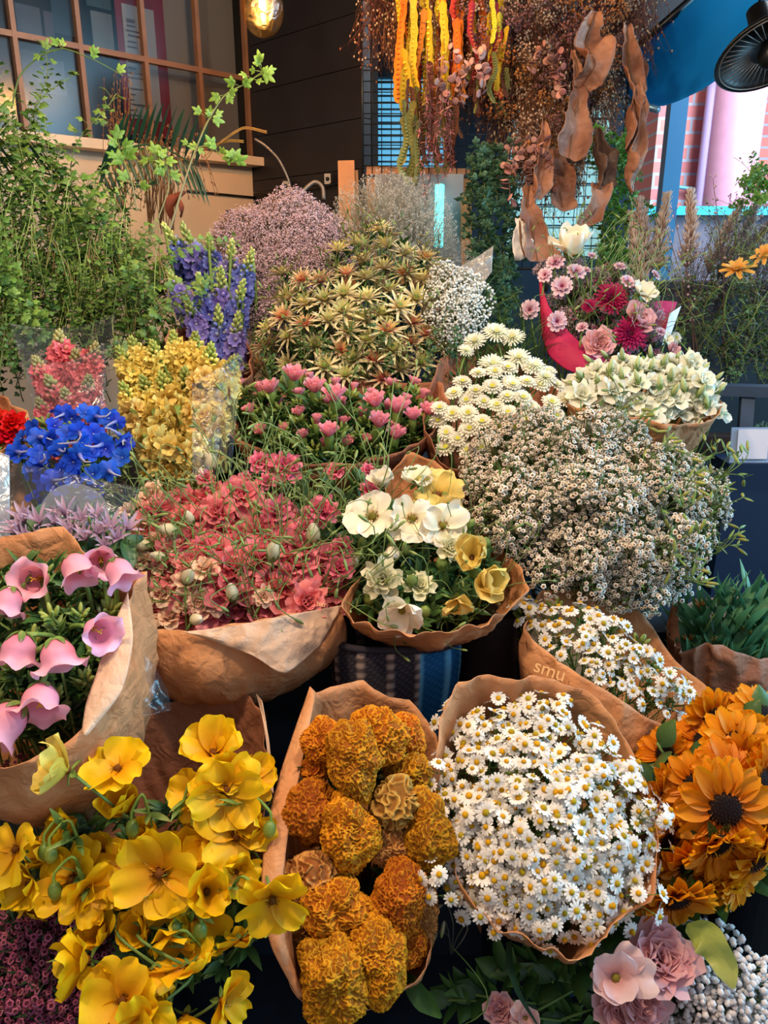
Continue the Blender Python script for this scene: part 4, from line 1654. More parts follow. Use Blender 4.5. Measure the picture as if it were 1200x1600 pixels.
# --- bellflower
def bell(seed, flare=1.0, deep=1.0):
    rg = random.Random(seed)
    prof = [(0.003, 0), (0.013, 0.003), (0.0205, 0.012), (0.0235, 0.022 * deep), (0.0235, 0.032 * deep), (0.0255, 0.040 * deep), (0.029 + 0.003 * flare, 0.046 * deep), (0.032 + 0.004 * flare, 0.0475 * deep)]
    seg = 40
    n0 = len(prof)
    P = smooth_loop([(a, 0, b) for a, b in prof], 16, False)
    a = np.linspace(0, 2 * math.pi, seg, endpoint=False)
    vs, cs = [], []
    ph = rg.uniform(0, 6)
    c0, c1 = np.array(lin((232, 128, 156))), np.array(lin((252, 194, 218)))
    for i, p in enumerate(P):
        t = i / 15
        for x in a:
            k = 1 + 0.10 * t ** 4 * math.cos(5 * x) + 0.035 * math.cos(5 * x + math.pi) * (1 - t) + 0.03 * t ** 3 * math.sin(11 * x + ph)
            z = p.z + 0.005 * t ** 4 * math.cos(5 * x) * (1 if flare < 0.8 else -1) + 0.002 * t ** 3 * math.sin(7 * x + ph)
            vs.append((p.x * k * math.cos(x), p.x * k * math.sin(x), z))
            cs.append(c0 * (1 - t) + c1 * t)
    m = MB()
    m.add(vs, grid_faces(16, seg, True), np.array(cs))
    s = MB()
    tube(s, [(0, 0, 0.002), (0.001, 0, 0.018), (0.0, 0.001, 0.028)], [0.0016, 0.0013], lin((226, 190, 90)), 6)
    for k in range(3):
        tube(s, [(0, 0, 0.027), (0.004 * math.cos(k * 2.1), 0.004 * math.sin(k * 2.1), 0.032)], 0.0012, lin((238, 196, 70)), 5)
    for k in range(5):
        tube(s, [(0.003 * math.cos(k * 1.26), 0.003 * math.sin(k * 1.26), 0.003), (0.005 * math.cos(k * 1.26), 0.005 * math.sin(k * 1.26), 0.014)], 0.0013, lin((208, 160, 60)), 5)
    c = MB()
    for k in range(5):
        petal(c, k * 72 + 36, 0.022, 0.010, 25, 70, GRN_L, GRN, cup=-0.15, z0=-0.003, r0=0.004, nu=6, nv=3, a=0.5, b=0.8, rg=rg)
    return Proto('pink_bellflower', 'bellflower', [('bell', P_('bell', m, M_PETAL), []), ('stamens', P_('stamens', s, M_TINY), []), ('calyx', P_('calyx', c, M_LEAF), [])], S_THICK)


BELL = [bell(220, 1.0), bell(221, 0.4), bell(222, 1.4, 0.9)]


# --- crested coxcomb head: every head its own knobbly mesh
def coxcomb_mesh(rx, ry, rz, seed, c0, c1, coarse=1.0, nu=110, nv=170):
    th = np.linspace(0.02, math.pi - 0.02, nu)
    ph = np.linspace(0, 2 * math.pi, nv, endpoint=False)
    vs, cs = [], []
    c0, c1 = np.array(c0), np.array(c1)
    sd = Vector((seed * 3.1, seed * 1.3, seed * 0.7))
    fr = 120.0 / coarse
    for t in th:
        st, ct = math.sin(t), math.cos(t)
        for p in ph:
            n = Vector((st * math.cos(p), st * math.sin(p), ct))
            q = Vector((n.x * rx, n.y * ry, n.z * rz))
            big = noise.noise(q * 30 + sd) + 0.5 * noise.noise(q * 70 + sd)
            q2 = q * (1 + 0.34 * big)
            w = noise.noise_vector(q2 * 150 / coarse + sd) * 0.9
            f = noise.noise(q2 * fr * 1.5 + w + sd * 2)
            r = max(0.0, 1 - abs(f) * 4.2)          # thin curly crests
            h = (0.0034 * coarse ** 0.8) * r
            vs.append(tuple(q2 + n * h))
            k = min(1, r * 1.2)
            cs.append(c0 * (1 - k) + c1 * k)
    m = MB()
    m.add(vs, grid_faces(nu, nv, True), np.array(cs))
    m.f.append(tuple(range(nv))[::-1])
    m.f.append(tuple((nu - 1) * nv + i for i in range(nv)))
    return m


# --- leafy green branch
def branch(seed, L=0.34, n=26, ls=0.03, c0=GRN, c1=GRN_L, tw=0.0014, lobed=True, arch=0.35, name='leafy_branch'):
    rg = random.Random(seed)
    st, lf = MB(), MB()
    a0 = rg.uniform(0, 6.28)
    pts = []
    for i in range(12):
        t = i / 11
        k = arch * L * t * t
        pts.append((k * math.cos(a0) + 0.01 * math.sin(t * 9 + seed), k * math.sin(a0) + 0.01 * math.cos(t * 7), L * t * (1 - 0.25 * arch * t)))
    tube(st, pts, [tw * 1.4, tw * 0.5], lin((110, 104, 60)), 5, col2=GRN_L)
    for i in range(n):
        t = 0.12 + 0.86 * i / n
        b = Vector(pts[min(11, int(t * 11))]).lerp(Vector(pts[min(11, int(t * 11) + 1)]), t * 11 % 1)
        a = i * 2.4 + rg.uniform(-0.5, 0.5)
        d = Vector((math.cos(a), math.sin(a), rg.uniform(0.2, 0.9))).normalized()
        pt = b + d * rg.uniform(0.006, 0.03)
        tube(st, [tuple(b), tuple(pt)], 0.0006, GRN_L, 3)
        s = ls * rg.uniform(0.5, 1.1) * (1 - 0.35 * t)
        tc = rg.random()
        cc = tuple(c0[k] * (1 - tc) + c1[k] * tc for k in range(3))
        tmp = MB()
        if lobed:
            for ang, l in ((-55, 0.75), (0, 1.0), (55, 0.75)):
                petal(tmp, ang, s * l, s * 0.6, 5, -25, cc, cc, cup=-0.12, nu=5, nv=4, a=0.55, b=0.75, rg=rg)
        else:
            petal(tmp, 0, s, s * 0.6, 5, -25, cc, cc, cup=-0.12, nu=5, nv=4, a=0.6, b=0.6, rg=rg)
        nrm = (Vector((0, 0, 1)) + Vector((rg.uniform(-1, 1), rg.uniform(-1, 1), rg.uniform(-0.4, 1))) * 0.8).normalized()
        x = (d - nrm * d.dot(nrm)).normalized()
        y = nrm.cross(x)
        M = Matrix(((x.x, y.x, nrm.x, pt.x), (x.y, y.y, nrm.y, pt.y), (x.z, y.z, nrm.z, pt.z), (0, 0, 0, 1)))
        lf.merge(tmp, M)
    return Proto(name, 'branch', [('leaves', P_('leaves', lf, M_LEAF), []), ('twig', P_('twig', st, M_STEM), [])], None)


BR = [branch(230 + i, 0.30 + 0.03 * (i % 3), 34, 0.029, lin((62, 104, 44)), lin((132, 166, 70))) for i in range(6)]
BR_D = [branch(240 + i, 0.28, 30, 0.026, GRN_D, GRN, name='dark_leafy_branch') for i in range(3)]
IVY = [branch(250 + i, 0.20, 30, 0.044, lin((62, 100, 72)), lin((104, 142, 112)), arch=0.1, name='ivy_trail') for i in range(3)]
IVY_L = [branch(255 + i, 0.20, 30, 0.040, GRN, lin((96, 160, 70)), arch=0.1, name='ivy_trail') for i in range(3)]
# ------------------------------------------------------------------ front row
ctr = W(860, 1290, 0.95)


def neck_of(px, py, d, back=0.17, down=0.24, dx=0.0):
    return W(px, py, d) + Vector((dx, back, -down))


# big round bunch of daisies
nA = neck_of(855, 1290, 0.95, 0.14, 0.23)
wrap('golden brown paper wrap around the big round bunch of daisies', [(712, 1082, 1.03), (762, 1052, 1.05), (810, 1062, 1.05), (870, 1052, 1.06), (930, 1090, 1.05), (985, 1180, 1.02), (1030, 1290, 0.97), (1015, 1390, 0.92), (968, 1448, 0.885), (905, 1506, 0.87), (850, 1478, 0.88), (765, 1440, 0.895), (712, 1385, 0.92), (690, 1290, 0.96), (680, 1180, 1.0)], nA, seed=1, bulge=0.02)
bucket('dark flower bucket under the big round bunch of daisies', nA + Vector((0, 0, -0.03)), 0.055, nA.z - 0.03 - 0.47 - 0.006)
polyA = [(700, 1098), (760, 1075), (830, 1078), (890, 1100), (925, 1150), (985, 1190), (1020, 1250), (1035, 1330), (1015, 1400), (960, 1440), (890, 1462), (800, 1445), (730, 1410), (690, 1370), (700, 1290), (688, 1200)]
dfA = dome(860, 1280, 180, 200, 0.915, 0.075, -0.00038, jit=0.014)
rg = random.Random(5)
for (x, y) in darts(polyA, 21, 300, 9):
    p = W(x, y, dfA(x, y))
    d = (p - nA).normalized() + Vector((0, -0.15, 0.15)) + Vector((rg.uniform(-1, 1), rg.uniform(-1, 1), rg.uniform(-1, 1))) * 0.25
    place_daisy(rg.choice(DAISY), p, d, rg.uniform(0.92, 1.12), 'sprig of small white daisies ' + zone(x, y, polyA).replace('the bunch', 'the big round bunch'), 'daisies in the big round bunch', rg)
fill(TUFT_BUD, [(720, 1120), (980, 1230), (990, 1400), (840, 1430), (720, 1370)], 52, lambda x, y: dfA(x, y) + 0.035, nA, 'feathery green sprig among the big round daisy bunch', 'greenery of the big daisy bunch', seed=4, zones=False)
for (x, y, d) in ((672, 1352, .91), (690, 1398, .9), (1024, 1404, .89), (945, 1146, .97), (1030, 1262, .93), (672, 1210, .98)):
    p = W(x, y, d)
    place_daisy(rg.choice(DAISY[::2]), p, (p - nA).normalized(), 0.9, 'white daisy sprig straggling past the paper %s of the big bunch' % ('at the lower right' if x > 900 and y > 1300 else 'at the upper right' if x > 900 else 'at the lower left' if y > 1300 else 'at the upper left'), 'stray daisies of the big round bunch', rg)

# second daisy bunch, lying to the right
nB = W(905, 1215, 1.22)
wrap('golden brown paper wrap with faint print around the slanting daisy bunch', [(818, 978, 1.20), (835, 930, 1.26), (900, 920, 1.30), (958, 914, 1.32), (1008, 962, 1.31), (1055, 1030, 1.28), (1105, 1078, 1.24), (1100, 1122, 1.18), (1062, 1142, 1.14), (1012, 1122, 1.11), (952, 1082, 1.10), (890, 1046, 1.12), (850, 1016, 1.15)], nB, seed=2, bulge=0.03, amp=0.005, drop=0.05)
polyB = [(800, 945), (850, 930), (905, 945), (950, 965), (1000, 1000), (1050, 1040), (1085, 1075), (1070, 1120), (1030, 1105), (960, 1060), (890, 1020), (840, 985)]
dfB = dome(950, 1020, 170, 110, 1.16, 0.05, -0.0003, jit=0.008)
for (x, y) in darts(polyB, 20, 130, 19):
    p = W(x, y, dfB(x, y))
    d = (p - nB).normalized() + Vector((0, -0.35, 0.25)) + Vector((rg.uniform(-1, 1), rg.uniform(-1, 1), rg.uniform(-1, 1))) * 0.25
    place_daisy(rg.choice(DAISY), p, d, rg.uniform(0.85, 1.1), 'sprig of small white daisies ' + zone(x, y, polyB).replace('the bunch', 'the slanting bunch under the waxflower'), 'daisies in the slanting bunch', rg)
fill(TUFT_BUD, polyB, 44, lambda x, y: dfB(x, y) + 0.03, nB, 'feathery green sprig among the slanting daisy bunch', 'greenery of the slanting daisy bunch', seed=4, zones=False)
# the stamped letters on the paper
for (txt, x, y, d, s, rot, lab) in (('smu', 832, 1048, 1.117, 0.028, -14, 'faint pale letters stamped on the golden wrap of the slanting daisies'), ('har', 494, 947, 1.10, 0.011, -8, 'tiny pale letters stamped on the wrap of the coral lisianthus')):
    cu = bpy.data.curves.new('stamp', 'FONT')
    cu.body = txt
    cu.size = s
    cu.extrude = 0.0001
    o = bpy.data.objects.new('stamped_letters', cu)
    COL.objects.link(o)
    o.location = W(x, y, d)
    fr = (CAM - o.location).normalized()
    q = fr.to_track_quat('Z', 'Y')
    o.rotation_euler = (q @ Quaternion((0, 0, 1), math.radians(rot))).to_euler()
    cu.materials.append(plain_mat('stamp_ink', (226, 176, 120), 0.7))
    me_ = bpy.data.meshes.new_from_object(o.evaluated_get(bpy.context.evaluated_depsgraph_get()))
    rot_, loc_ = o.rotation_euler.copy(), o.location.copy()
    bpy.data.objects.remove(o)
    o = link('stamped_letters', me_, None, loc_)
    o.rotation_euler = rot_
    tag(o, lab, 'lettering')

# coxcomb
nF = neck_of(560, 1370, 0.95, 0.16, 0.22)
wF = wrap('tall open brown paper wrap around the orange coxcombs', [(488, 1072, 1.10), (560, 1068, 1.12), (640, 1092, 1.12), (684, 1140, 1.10), (694, 1250, 1.03), (690, 1360, 0.97), (682, 1450, 0.93), (660, 1528, 0.90), (600, 1560, 0.885), (520, 1575, 0.87), (466, 1558, 0.86), (440, 1480, 0.875), (434, 1390, 0.90), (446, 1290, 0.94), (456, 1190, 1.0)], nF, seed=3, bulge=0.015, mat=M_KRAFT)
patch('turned_edge', wF, ([(484, 1072, 1.10), (440, 1200, 1.0), (415, 1300, 0.93), (408, 1400, 0.885), (424, 1480, 0.86), (466, 1560, 0.855)], [(494, 1082, 1.09), (474, 1180, 1.0), (452, 1290, 0.93), (441, 1390, 0.885), (446, 1470, 0.868), (476, 1556, 0.86)]), M_KRAFT, nu=12, nv=40, amp=0.002, bow=0.004, origin=nF)
bucket('dark flower bucket under the orange coxcombs', nF + Vector((0, 0, -0.03)), 0.055, nF.z - 0.03 - 0.47 - 0.006)
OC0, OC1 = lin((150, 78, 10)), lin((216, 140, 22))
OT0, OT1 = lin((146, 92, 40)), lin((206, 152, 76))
COX = [
    # px, py, d, half width px, half height px, tan?, coarse, label
    (322 + 184, 1160, .99, 30, 34, 0, 1, 'dusky gold coxcomb head at the top left corner of the paper'),
    (590, 1150, .975, 50, 42, 0, 1, 'broad orange coxcomb head at the top of the bunch'),
    (636, 1152, 1.0, 26, 36, 0, 1, 'orange coxcomb head peeping behind the broad top one'),
    (552, 1186, .945, 40, 58, 0, 1, 'tall golden coxcomb head in front of the broad top one'),
    (488, 1270, .95, 38, 56, 0, 1, 'brown-gold coxcomb head against the left paper edge, upper of two'),
    (492, 1204, .99, 20, 20, 0, 1, 'small orange coxcomb tip between the top left heads'),
    (548, 1300, .93, 42, 56, 0, 1, 'golden coxcomb head in the very middle of the bunch'),
    (620, 1255, .945, 30, 34, 1, 1.8, 'pale tan coarse-crested coxcomb head right of the middle'),
    (612, 1320, .95, 38, 32, 1, 1.0, 'fuzzy tan coxcomb head with a dark hollow below it'),
    (668, 1300, .94, 36, 60, 0, 1, 'deep orange coxcomb head at the right side of the bunch'),
    (640, 1205, .98, 34, 26, 0, 1, 'shaded orange coxcomb head tucked under the right paper edge'),
    (486, 1372, .92, 44, 36, 1, 1.7, 'tan coarse-crested coxcomb head beside the yellow flower at left'),
    (524, 1420, .905, 54, 44, 0, 1.1, 'amber coxcomb head lying slanted below the middle'),
    (622, 1410, .915, 40, 58, 0, 1, 'deep gold coxcomb head at the lower right'),
    (660, 1430, .94, 24, 50, 1, 1, 'dull tan coxcomb head against the right paper, lower down'),
    (468, 1445, .93, 34, 24, 1, 1, 'small tan coxcomb head under the yellow flower'),
    (586, 1500, .885, 48, 58, 0, 1, 'gold coxcomb head at the bottom, right of the lowest one'),
    (520, 1530, .87, 56, 62, 0, 1, 'largest and lowest orange coxcomb head, in front of the paper'),
    (640, 1478, .93, 34, 30, 0, 1, 'shaded orange coxcomb head between the two lower right ones'),
]
for i, (x, y, d, a, b, tan, co, lb) in enumerate(COX):
    p = W(x, y, d)
    rx, rz = a / FX * d, b / FX * d
    t = thing('coxcomb_flower', lb, 'coxcomb', p, 'orange coxcombs in paper')
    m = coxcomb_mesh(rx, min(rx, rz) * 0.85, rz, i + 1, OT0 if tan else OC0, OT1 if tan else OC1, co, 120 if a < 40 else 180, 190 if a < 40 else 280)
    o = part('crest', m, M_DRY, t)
    o.rotation_euler = (math.radians(-22), rnd.uniform(-0.25, 0.25), 0)
    mb = MB()
    v = nF - p
    tube(mb, smooth_path([tuple(Vector((0, 0, 0))), tuple(v * 0.5 + Vector((0, 0, -0.01))), tuple(v)], 10), 0.006, lin((150, 120, 60)), 8)
    part('stem', mb, M_STEM, t)
fill(TUFT, [(480, 1150), (660, 1180), (650, 1480), (480, 1440)], 60, lambda x, y: 1.0, nF, 'dark leaves between the orange coxcombs', 'leaves among the coxcombs', seed=14, zones=False)

# big yellow buttercup-like flowers
nE = neck_of(270, 1290, 1.0, 0.12, 0.22)
wE = wrap('wide brown paper wrap standing up behind the yellow buttercups', [(168, 1150, 1.14), (230, 1110, 1.16), (310, 1088, 1.17), (385, 1080, 1.16), (410, 1110, 1.13), (420, 1200, 1.08), (415, 1300, 1.02), (400, 1400, 0.96), (330, 1440, 0.95), (230, 1430, 0.96), (165, 1380, 0.99), (148, 1270, 1.06)], nE, seed=5, bulge=0.01, mat=M_KRAFT_DARK)
patch('turned_edge', wE, ([(400, 1084, 1.15), (414, 1140, 1.10), (424, 1235, 1.04)], [(409, 1095, 1.13), (421, 1160, 1.09), (428, 1240, 1.04)]), M_KRAFT_LIT, nu=8, nv=20, amp=0.001, origin=nE)
bucket('dark flower bucket under the yellow buttercups', nE + Vector((0, 0, -0.03)), 0.055, nE.z - 0.03 - 0.47 - 0.006)
YL = [
    (108, 1205, .845, 'p', (-.8, -.3, .6), 1.0, 'pale lemon buttercup turned away at the upper left of its bunch'),
    (185, 1205, .90, 'open', (-.1, -.3, 1), 1.0, 'bright buttercup with upright petals right of the pale lemon one'),
    (200, 1268, .92, 'cup', (-.2, -.3, .8), 1.0, 'shallow bowl-shaped buttercup below the upright one'),
    (334, 1180, .97, 'half', (0, -.4, 1), 1.15, 'topmost yellow buttercup against the back paper'),
    (352, 1208, .93, 'half', (.3, -.8, .6), .75, 'small pale yellow bloom overlapping the topmost buttercup'),
    (354, 1232, .92, 'open', (.2, -1, .3), 1.15, 'yellow buttercup with a brown eye in the top cluster'),
    (312, 1240, .94, 'half', (-.5, -.6, .6), .9, 'yellow buttercup left of the brown-eyed one in the top cluster'),
    (392, 1216, .97, 'half', (.6, -.4, .6), .85, 'golden buttercup at the right end of the top cluster by the paper'),
    (368, 1305, .92, 'open', (.3, -.8, .5), 1.15, 'broad buttercup at the right, above the drooping one'),
    (330, 1290, .95, 'half', (-.1, -.7, .5), .9, 'buttercup between the top cluster and the big central bloom'),
    (252, 1362, .875, 'open', (0, -1, .42), 1.3, 'largest buttercup, facing forward with a brown eye, mid-bunch'),
    (200, 1352, .90, 'half', (-.6, -.6, .5), .9, 'buttercup half hidden left of the largest one'),
    (165, 1330, .95, 'half', (-.3, -.8, .5), .8, 'shaded golden buttercup behind the left cluster'),
    (118, 1375, .90, 'open', (-.3, -.7, .6), 1.15, 'golden buttercup in the left cluster with folded petals'),
    (132, 1392, .88, 'half', (.5, -.7, .2), .9, 'bright buttercup drooping to the right of the left cluster'),
    (50, 1378, .90, 'half', (-.4, -.8, .4), .9, 'yellow buttercup at the far left of the left cluster'),
    (28, 1328, .89, 'open', (-.5, -.7, .7), .85, 'buttercup with pale petals nearest the left edge of the picture'),
    (18, 1372, .90, 'half', (-.9, -.5, .1), .7, 'small golden bloom below the pale-petalled leftmost buttercup'),
    (44, 1425, .91, 'back', (-.2, -.5, -.4), .7, 'pale yellow bloom hanging under the left cluster'),
    (262, 1408, .89, 'half', (.1, -.9, -.1), .8, 'small buttercup tucked right under the largest one'),
    (322, 1392, .875, 'cup', (.3, -.7, .5), .95, 'cupped lemon buttercup right of the largest one'),
    (368, 1360, .90, 'half', (.4, -.8, .3), .75, 'golden bloom with a dark eye above the right-hand pair'),
    (425, 1402, .84, 'open', (.2, -1, .1), 1.0, 'wide-spread pale yellow buttercup overlapping the coxcomb paper'),
    (272, 1455, .87, 'half', (.1, -.8, -.2), .8, 'buttercup hanging below the small tucked one'),
    (376, 1468, .88, 'back', (.3, -.4, -.7), .75, 'greenish yellow closed bloom hanging under the right-hand pair'),
    (140, 1500, .84, 'half', (-.9, -.4, .2), 1.05, 'yellow buttercup seen side-on at the lower left of the bunch'),
    (244, 1508, .84, 'cup', (.1, -.7, -.4), .85, 'small cupped buttercup nodding at the bottom of the bunch'),
    (292, 1510, .835, 'back', (.3, -.5, -.9), .95, 'nodding golden bloom seen from behind, lower right of the bunch'),
    (196, 1562, .81, 'open', (-.2, -.8, .6), 1.15, 'broad buttercup at the bottom edge of the picture'),
    (222, 1590, .80, 'half', (.3, -.8, .3), 1.0, 'buttercup cut off by the bottom edge, right of the broad one'),
    (172, 1528, .84, 'half', (-.2, -.8, .3), .8, 'small yellow bloom behind the broad bottom buttercup'),
    (345, 1562, .83, 'half', (.8, -.5, .1), .8, 'thin-petalled yellow bloom reaching right at the bottom'),
    (290, 1585, .83, 'half', (.1, -.7, -.3), .85, 'dull yellow bloom low between the bottom buttercups'),
]
for (x, y, d, f, dv, s, lb) in YL:
    p = W(x, y, d)
    pr = YP if f == 'p' else rnd.choice(YR[f])
    place(pr, p, dv, s * 0.94, lb, 'yellow buttercups', nE + Vector((rnd.uniform(-.02, .02), 0, 0)) if y < 1440 else W(x * 0.4 + 250 * 0.6, y - 60, d + 0.09))
YX = [(300, 1330), (240, 1300), (180, 1400), (90, 1335), (340, 1340), (300, 1430), (230, 1450), (160, 1460), (400, 1290), (120, 1290)]
for i, (x, y) in enumerate(YX):
    place(rnd.choice(YR['half'] + YR['cup']), W(x, y, .965 - (y - 1200) * .00028), (rnd.uniform(-.7, .7), -.6, rnd.uniform(0, .8)), rnd.uniform(.75, .95), 'golden buttercup half hidden behind the others ' + zone(x, y, [(0, 1160), (430, 1600)]), 'half-hidden yellow buttercups', W(250, 1350, 1.1))
rg = random.Random(61)
for i in range(15):       # nodding green stems and buds among them
    x0, y0 = rg.uniform(110, 380), rg.uniform(1220, 1560)
    x1, y1 = x0 + rg.uniform(-70, 70), y0 + rg.uniform(-50, 40)
    d = 0.955 - (y0 - 1200) / 1600 * 0.45
    mb = MB()
    tip = W(x1, y1 + 20, d - 0.02)
    pts = smooth_path([W(250, 1350, d + 0.12), W(x0, y0, d), W((x0 + x1) / 2, min(y0, y1) - 26, d - 0.015), W(x1, y1, d - 0.02), tip], 22)
    t = thing('buttercup_bud', 'nodding green buttercup bud on a curved stem ' + zone(x1, y1, [(0, 1160), (430, 1600)]), 'flower bud', tip, 'nodding buds among the yellow buttercups')
    mb = MB()
    tube(mb, [Vector(p) - tip for p in pts], 0.0019, lin((122, 150, 60)), 6)
    part('stem', mb, M_STEM, t)
    mb = MB()
    ax = (Vector(pts[-1]) - Vector(pts[-3]))
    blob(mb, ax.normalized() * 0.006, (0.008, 0.008, 0.011), lin((120, 142, 60)), 8, 10, col2=lin((190, 190, 70)), axis=ax)
    part('bud', mb, M_LEAF, t)
    mb = MB()
    q = Vector(pts[8]) - tip
    for k in range(3):
        green_leaf(mb, q, (rg.uniform(-1, 1), rg.uniform(-1, 0), rg.uniform(0, 1)), 0.035, 0.009, GRN, GRN_L, seed=k + i)
    part('leaves', mb, M_LEAF, t)
fill(TUFT, [(120, 1240), (400, 1240), (390, 1500), (200, 1540), (150, 1420), (30, 1400)], 46, lambda x, y: 0.985 - (y - 1200) * 0.0003, nE, 'small green leaves between the yellow buttercups', 'leaves among the yellow buttercups', seed=15, zones=False, maxstem=0.12)

# pink bellflowers
nD = neck_of(60, 1080, 0.98, 0.10, 0.26)
wD = wrap('brown paper wrap around the pink bellflowers', [(-30, 850, 1.08), (40, 832, 1.09), (98, 826, 1.09), (138, 866, 1.08), (175, 905, 1.06), (228, 893, 1.03), (203, 945, 1.0), (204, 1010, 0.96), (178, 1080, 0.92), (135, 1148, 0.88), (60, 1185, 0.865), (-30, 1205, 0.86), (-120, 1150, 0.92), (-150, 1000, 1.0), (-110, 890, 1.06)], nD, seed=6, bulge=0.035, amp=0.007)
patch('turned_edge', wD, ([(200, 925, 1.0), (208, 1000, 0.955), (190, 1080, 0.91), (135, 1150, 0.875)], [(168, 1000, 0.97), (152, 1050, 0.93), (135, 1100, 0.90), (128, 1146, 0.878)]), M_KRAFT_LIT, nu=14, nv=30, amp=0.003, bow=0.006, origin=nD)
bucket('dark flower bucket under the pink bellflowers', nD + Vector((0, 0, -0.03)), 0.055, max(0.1, nD.z - 0.03 - 0.47 - 0.006))
BL = [
    (50, 905, 1.0, (-.05, -1, .35), 0, .92, 'pink bellflower facing straight out at the top left'),
    (122, 892, 1.0, (.45, -.5, -.55), 1, .95, 'pink bellflower nodding right of the outward-facing one'),
    (158, 878, 1.02, (.3, -.75, .1), 1, .8, 'pink bellflower behind the nodding pair at the top'),
    (190, 900, .99, (.5, -.4, -.6), 1, .85, 'coral-tinted pink bellflower over the paper tip'),
    (10, 948, .98, (-.1, -.5, -.7), 0, .85, 'pink bellflower cut by the left edge below the outward-facing one'),
    (158, 988, .93, (.75, -.65, .05), 0, .85, 'pink bellflower facing right beside the pale paper edge'),
    (28, 1022, .93, (-.1, -.45, -.85), 2, 1.0, 'large pink bellflower at the left, middle row'),
    (92, 1030, .92, (.3, -.45, -.85), 2, 1.0, 'large pink bellflower at the right of the middle row'),
    (62, 1100, .90, (.15, -.75, -.55), 2, 1.05, 'pale pink bellflower showing its mouth in the lowest row'),
    (8, 1130, .89, (-.5, -.6, -.5), 1, 1.1, 'pink bellflower lying at the lower left corner of the paper'),
]
for (x, y, d, dv, k, s, lb) in BL:
    dv = Vector(dv).normalized()
    p = W(x, y, d) - dv * 0.024
    place(BELL[k], p, dv, s * 0.84, lb, 'pink bellflowers', W(70, 1020, 1.03) + Vector((0, 0, -.06)))
fill(TUFT, [(-20, 870), (180, 890), (170, 960), (150, 1060), (110, 1130), (-20, 1150)], 25, dome(60, 1000, 130, 150, 0.99, 0.05, -0.0004), nD, 'green leaves between the pink bellflowers', 'leaves among the pink bellflowers', seed=16, zones=False)
fill(TUFT_BUD, [(-20, 880), (180, 900), (160, 1060), (110, 1120), (-20, 1140)], 44, dome(60, 1000, 130, 150, 0.965, 0.05, -0.0004), nD, 'yellow-green budding sprig between the pink bellflowers', 'budding sprigs among the bellflowers', seed=17, s=(.8, 1.1), zones=False)

# sunflowers
SL = [
    (1150, 1165, 1.04, (0, -.55, .9), 1.05, 'sunflower at the top of the bunch facing up with a slim dark centre'),
    (1084, 1212, 1.06, (-.5, -.6, .7), .9, 'sunflower against the paper of the slanting daisies'),
    (1085, 1228, 1.0, (-.2, -.9, .5), .9, 'sunflower above the dark leaf, turned to the left'),
    (1192, 1120, 1.08, (.2, -.5, .9), 1.0, 'sunflower at the top right edge of the picture'),
    (1140, 1216, 1.0, (.1, -.7, .8), 1.1, 'sunflower with broad dark centre just above the largest one'),
    (1131, 1263, .96, (-.05, -1, .35), 1.25, 'largest sunflower, facing forward with a round dark centre'),
    (1035, 1245, 1.02, (.65, -.7, .2), .95, 'sunflower peeping out beside the big daisy bunch, upper'),
    (1034, 1316, 1.0, (.6, -.7, .1), .95, 'sunflower peeping out beside the big daisy bunch, lower'),
    (1074, 1350, .98, (.1, -.85, -.1), .9, 'sunflower low in the middle with a narrow dark centre'),
    (1055, 1402, .95, (.1, -.8, -.35), 1.05, 'lowest sunflower, hanging over the pink roses'),
    (1122, 1318, .96, (.1, -.9, -.3), 1.05, 'sunflower directly below the largest one'),
    (1180, 1340, .98, (.5, -.8, -.3), 1.1, 'sunflower at the lower right edge of the picture'),
    (1190, 1220, 1.0, (.6, -.7, .4), 1.0, 'sunflower at the right edge beside the largest one'),
    (1040, 1180, 1.08, (-.5, -.5, .7), .8, 'shaded sunflower tucked under the daisy paper'),
    (1105, 1375, 1.0, (0, -.6, -.7), .9, 'sunflower seen from below between the lower ones'),
    (1100, 1160, 1.08, (-.2, -.4, .9), .9, 'sunflower behind the top one, turned up'),
    (1160, 1285, .99, (.3, -.7, .1), 1.0, 'sunflower half hidden right of the largest one'),
    (1190, 1285, .99, (.7, -.5, .1), 1.0, 'sunflower cut by the right edge, halfway down the bunch'),
]
nS = Vector((0.60, 1.02, 0.72))
for (x, y, d, dv, s, lb) in SL:
    place(rnd.choice(SUNF), W(x, y, d), dv, s, lb, 'sunflowers', nS + Vector((rnd.uniform(-.02, .02), 0, 0)))
for (x, y, d, lb) in ((1068, 1300, 1.02, 'small sunflower in the gap left of the largest one'), (1110, 1120, 1.1, 'small sunflower behind the top one'), (1165, 1195, 1.02, 'small sunflower right of the broad-centred one'), (1095, 1290, 1.0, 'small sunflower just below left of the largest one'), (1150, 1370, .99, 'small sunflower on the lower fringe above the crate'), (1060, 1265, 1.03, 'small sunflower by the dark leaf'), (1180, 1160, 1.06, 'small sunflower high on the right')):
    place(rnd.choice(SUNF), W(x, y, d), (rnd.uniform(-.5, .5), -.8, rnd.uniform(-.1, .7)), .9, lb, 'sunflowers', nS)
bucket('dark flower bucket holding the sunflowers', nS + Vector((0, 0, 0.0)), 0.07, nS.z - 0.006)
fill([leaf_tuft('sunflower_foliage_sprig', 300, 5, 0.055, 0.035, GRN_D, GRN)], [(1010, 1160), (1200, 1120), (1200, 1380), (1040, 1400)], 40, lambda x, y: 1.05 - (y - 1200) * .0003, nS, 'dark green leaves between the sunflowers', 'leaves among the sunflowers', seed=18, zones=False)

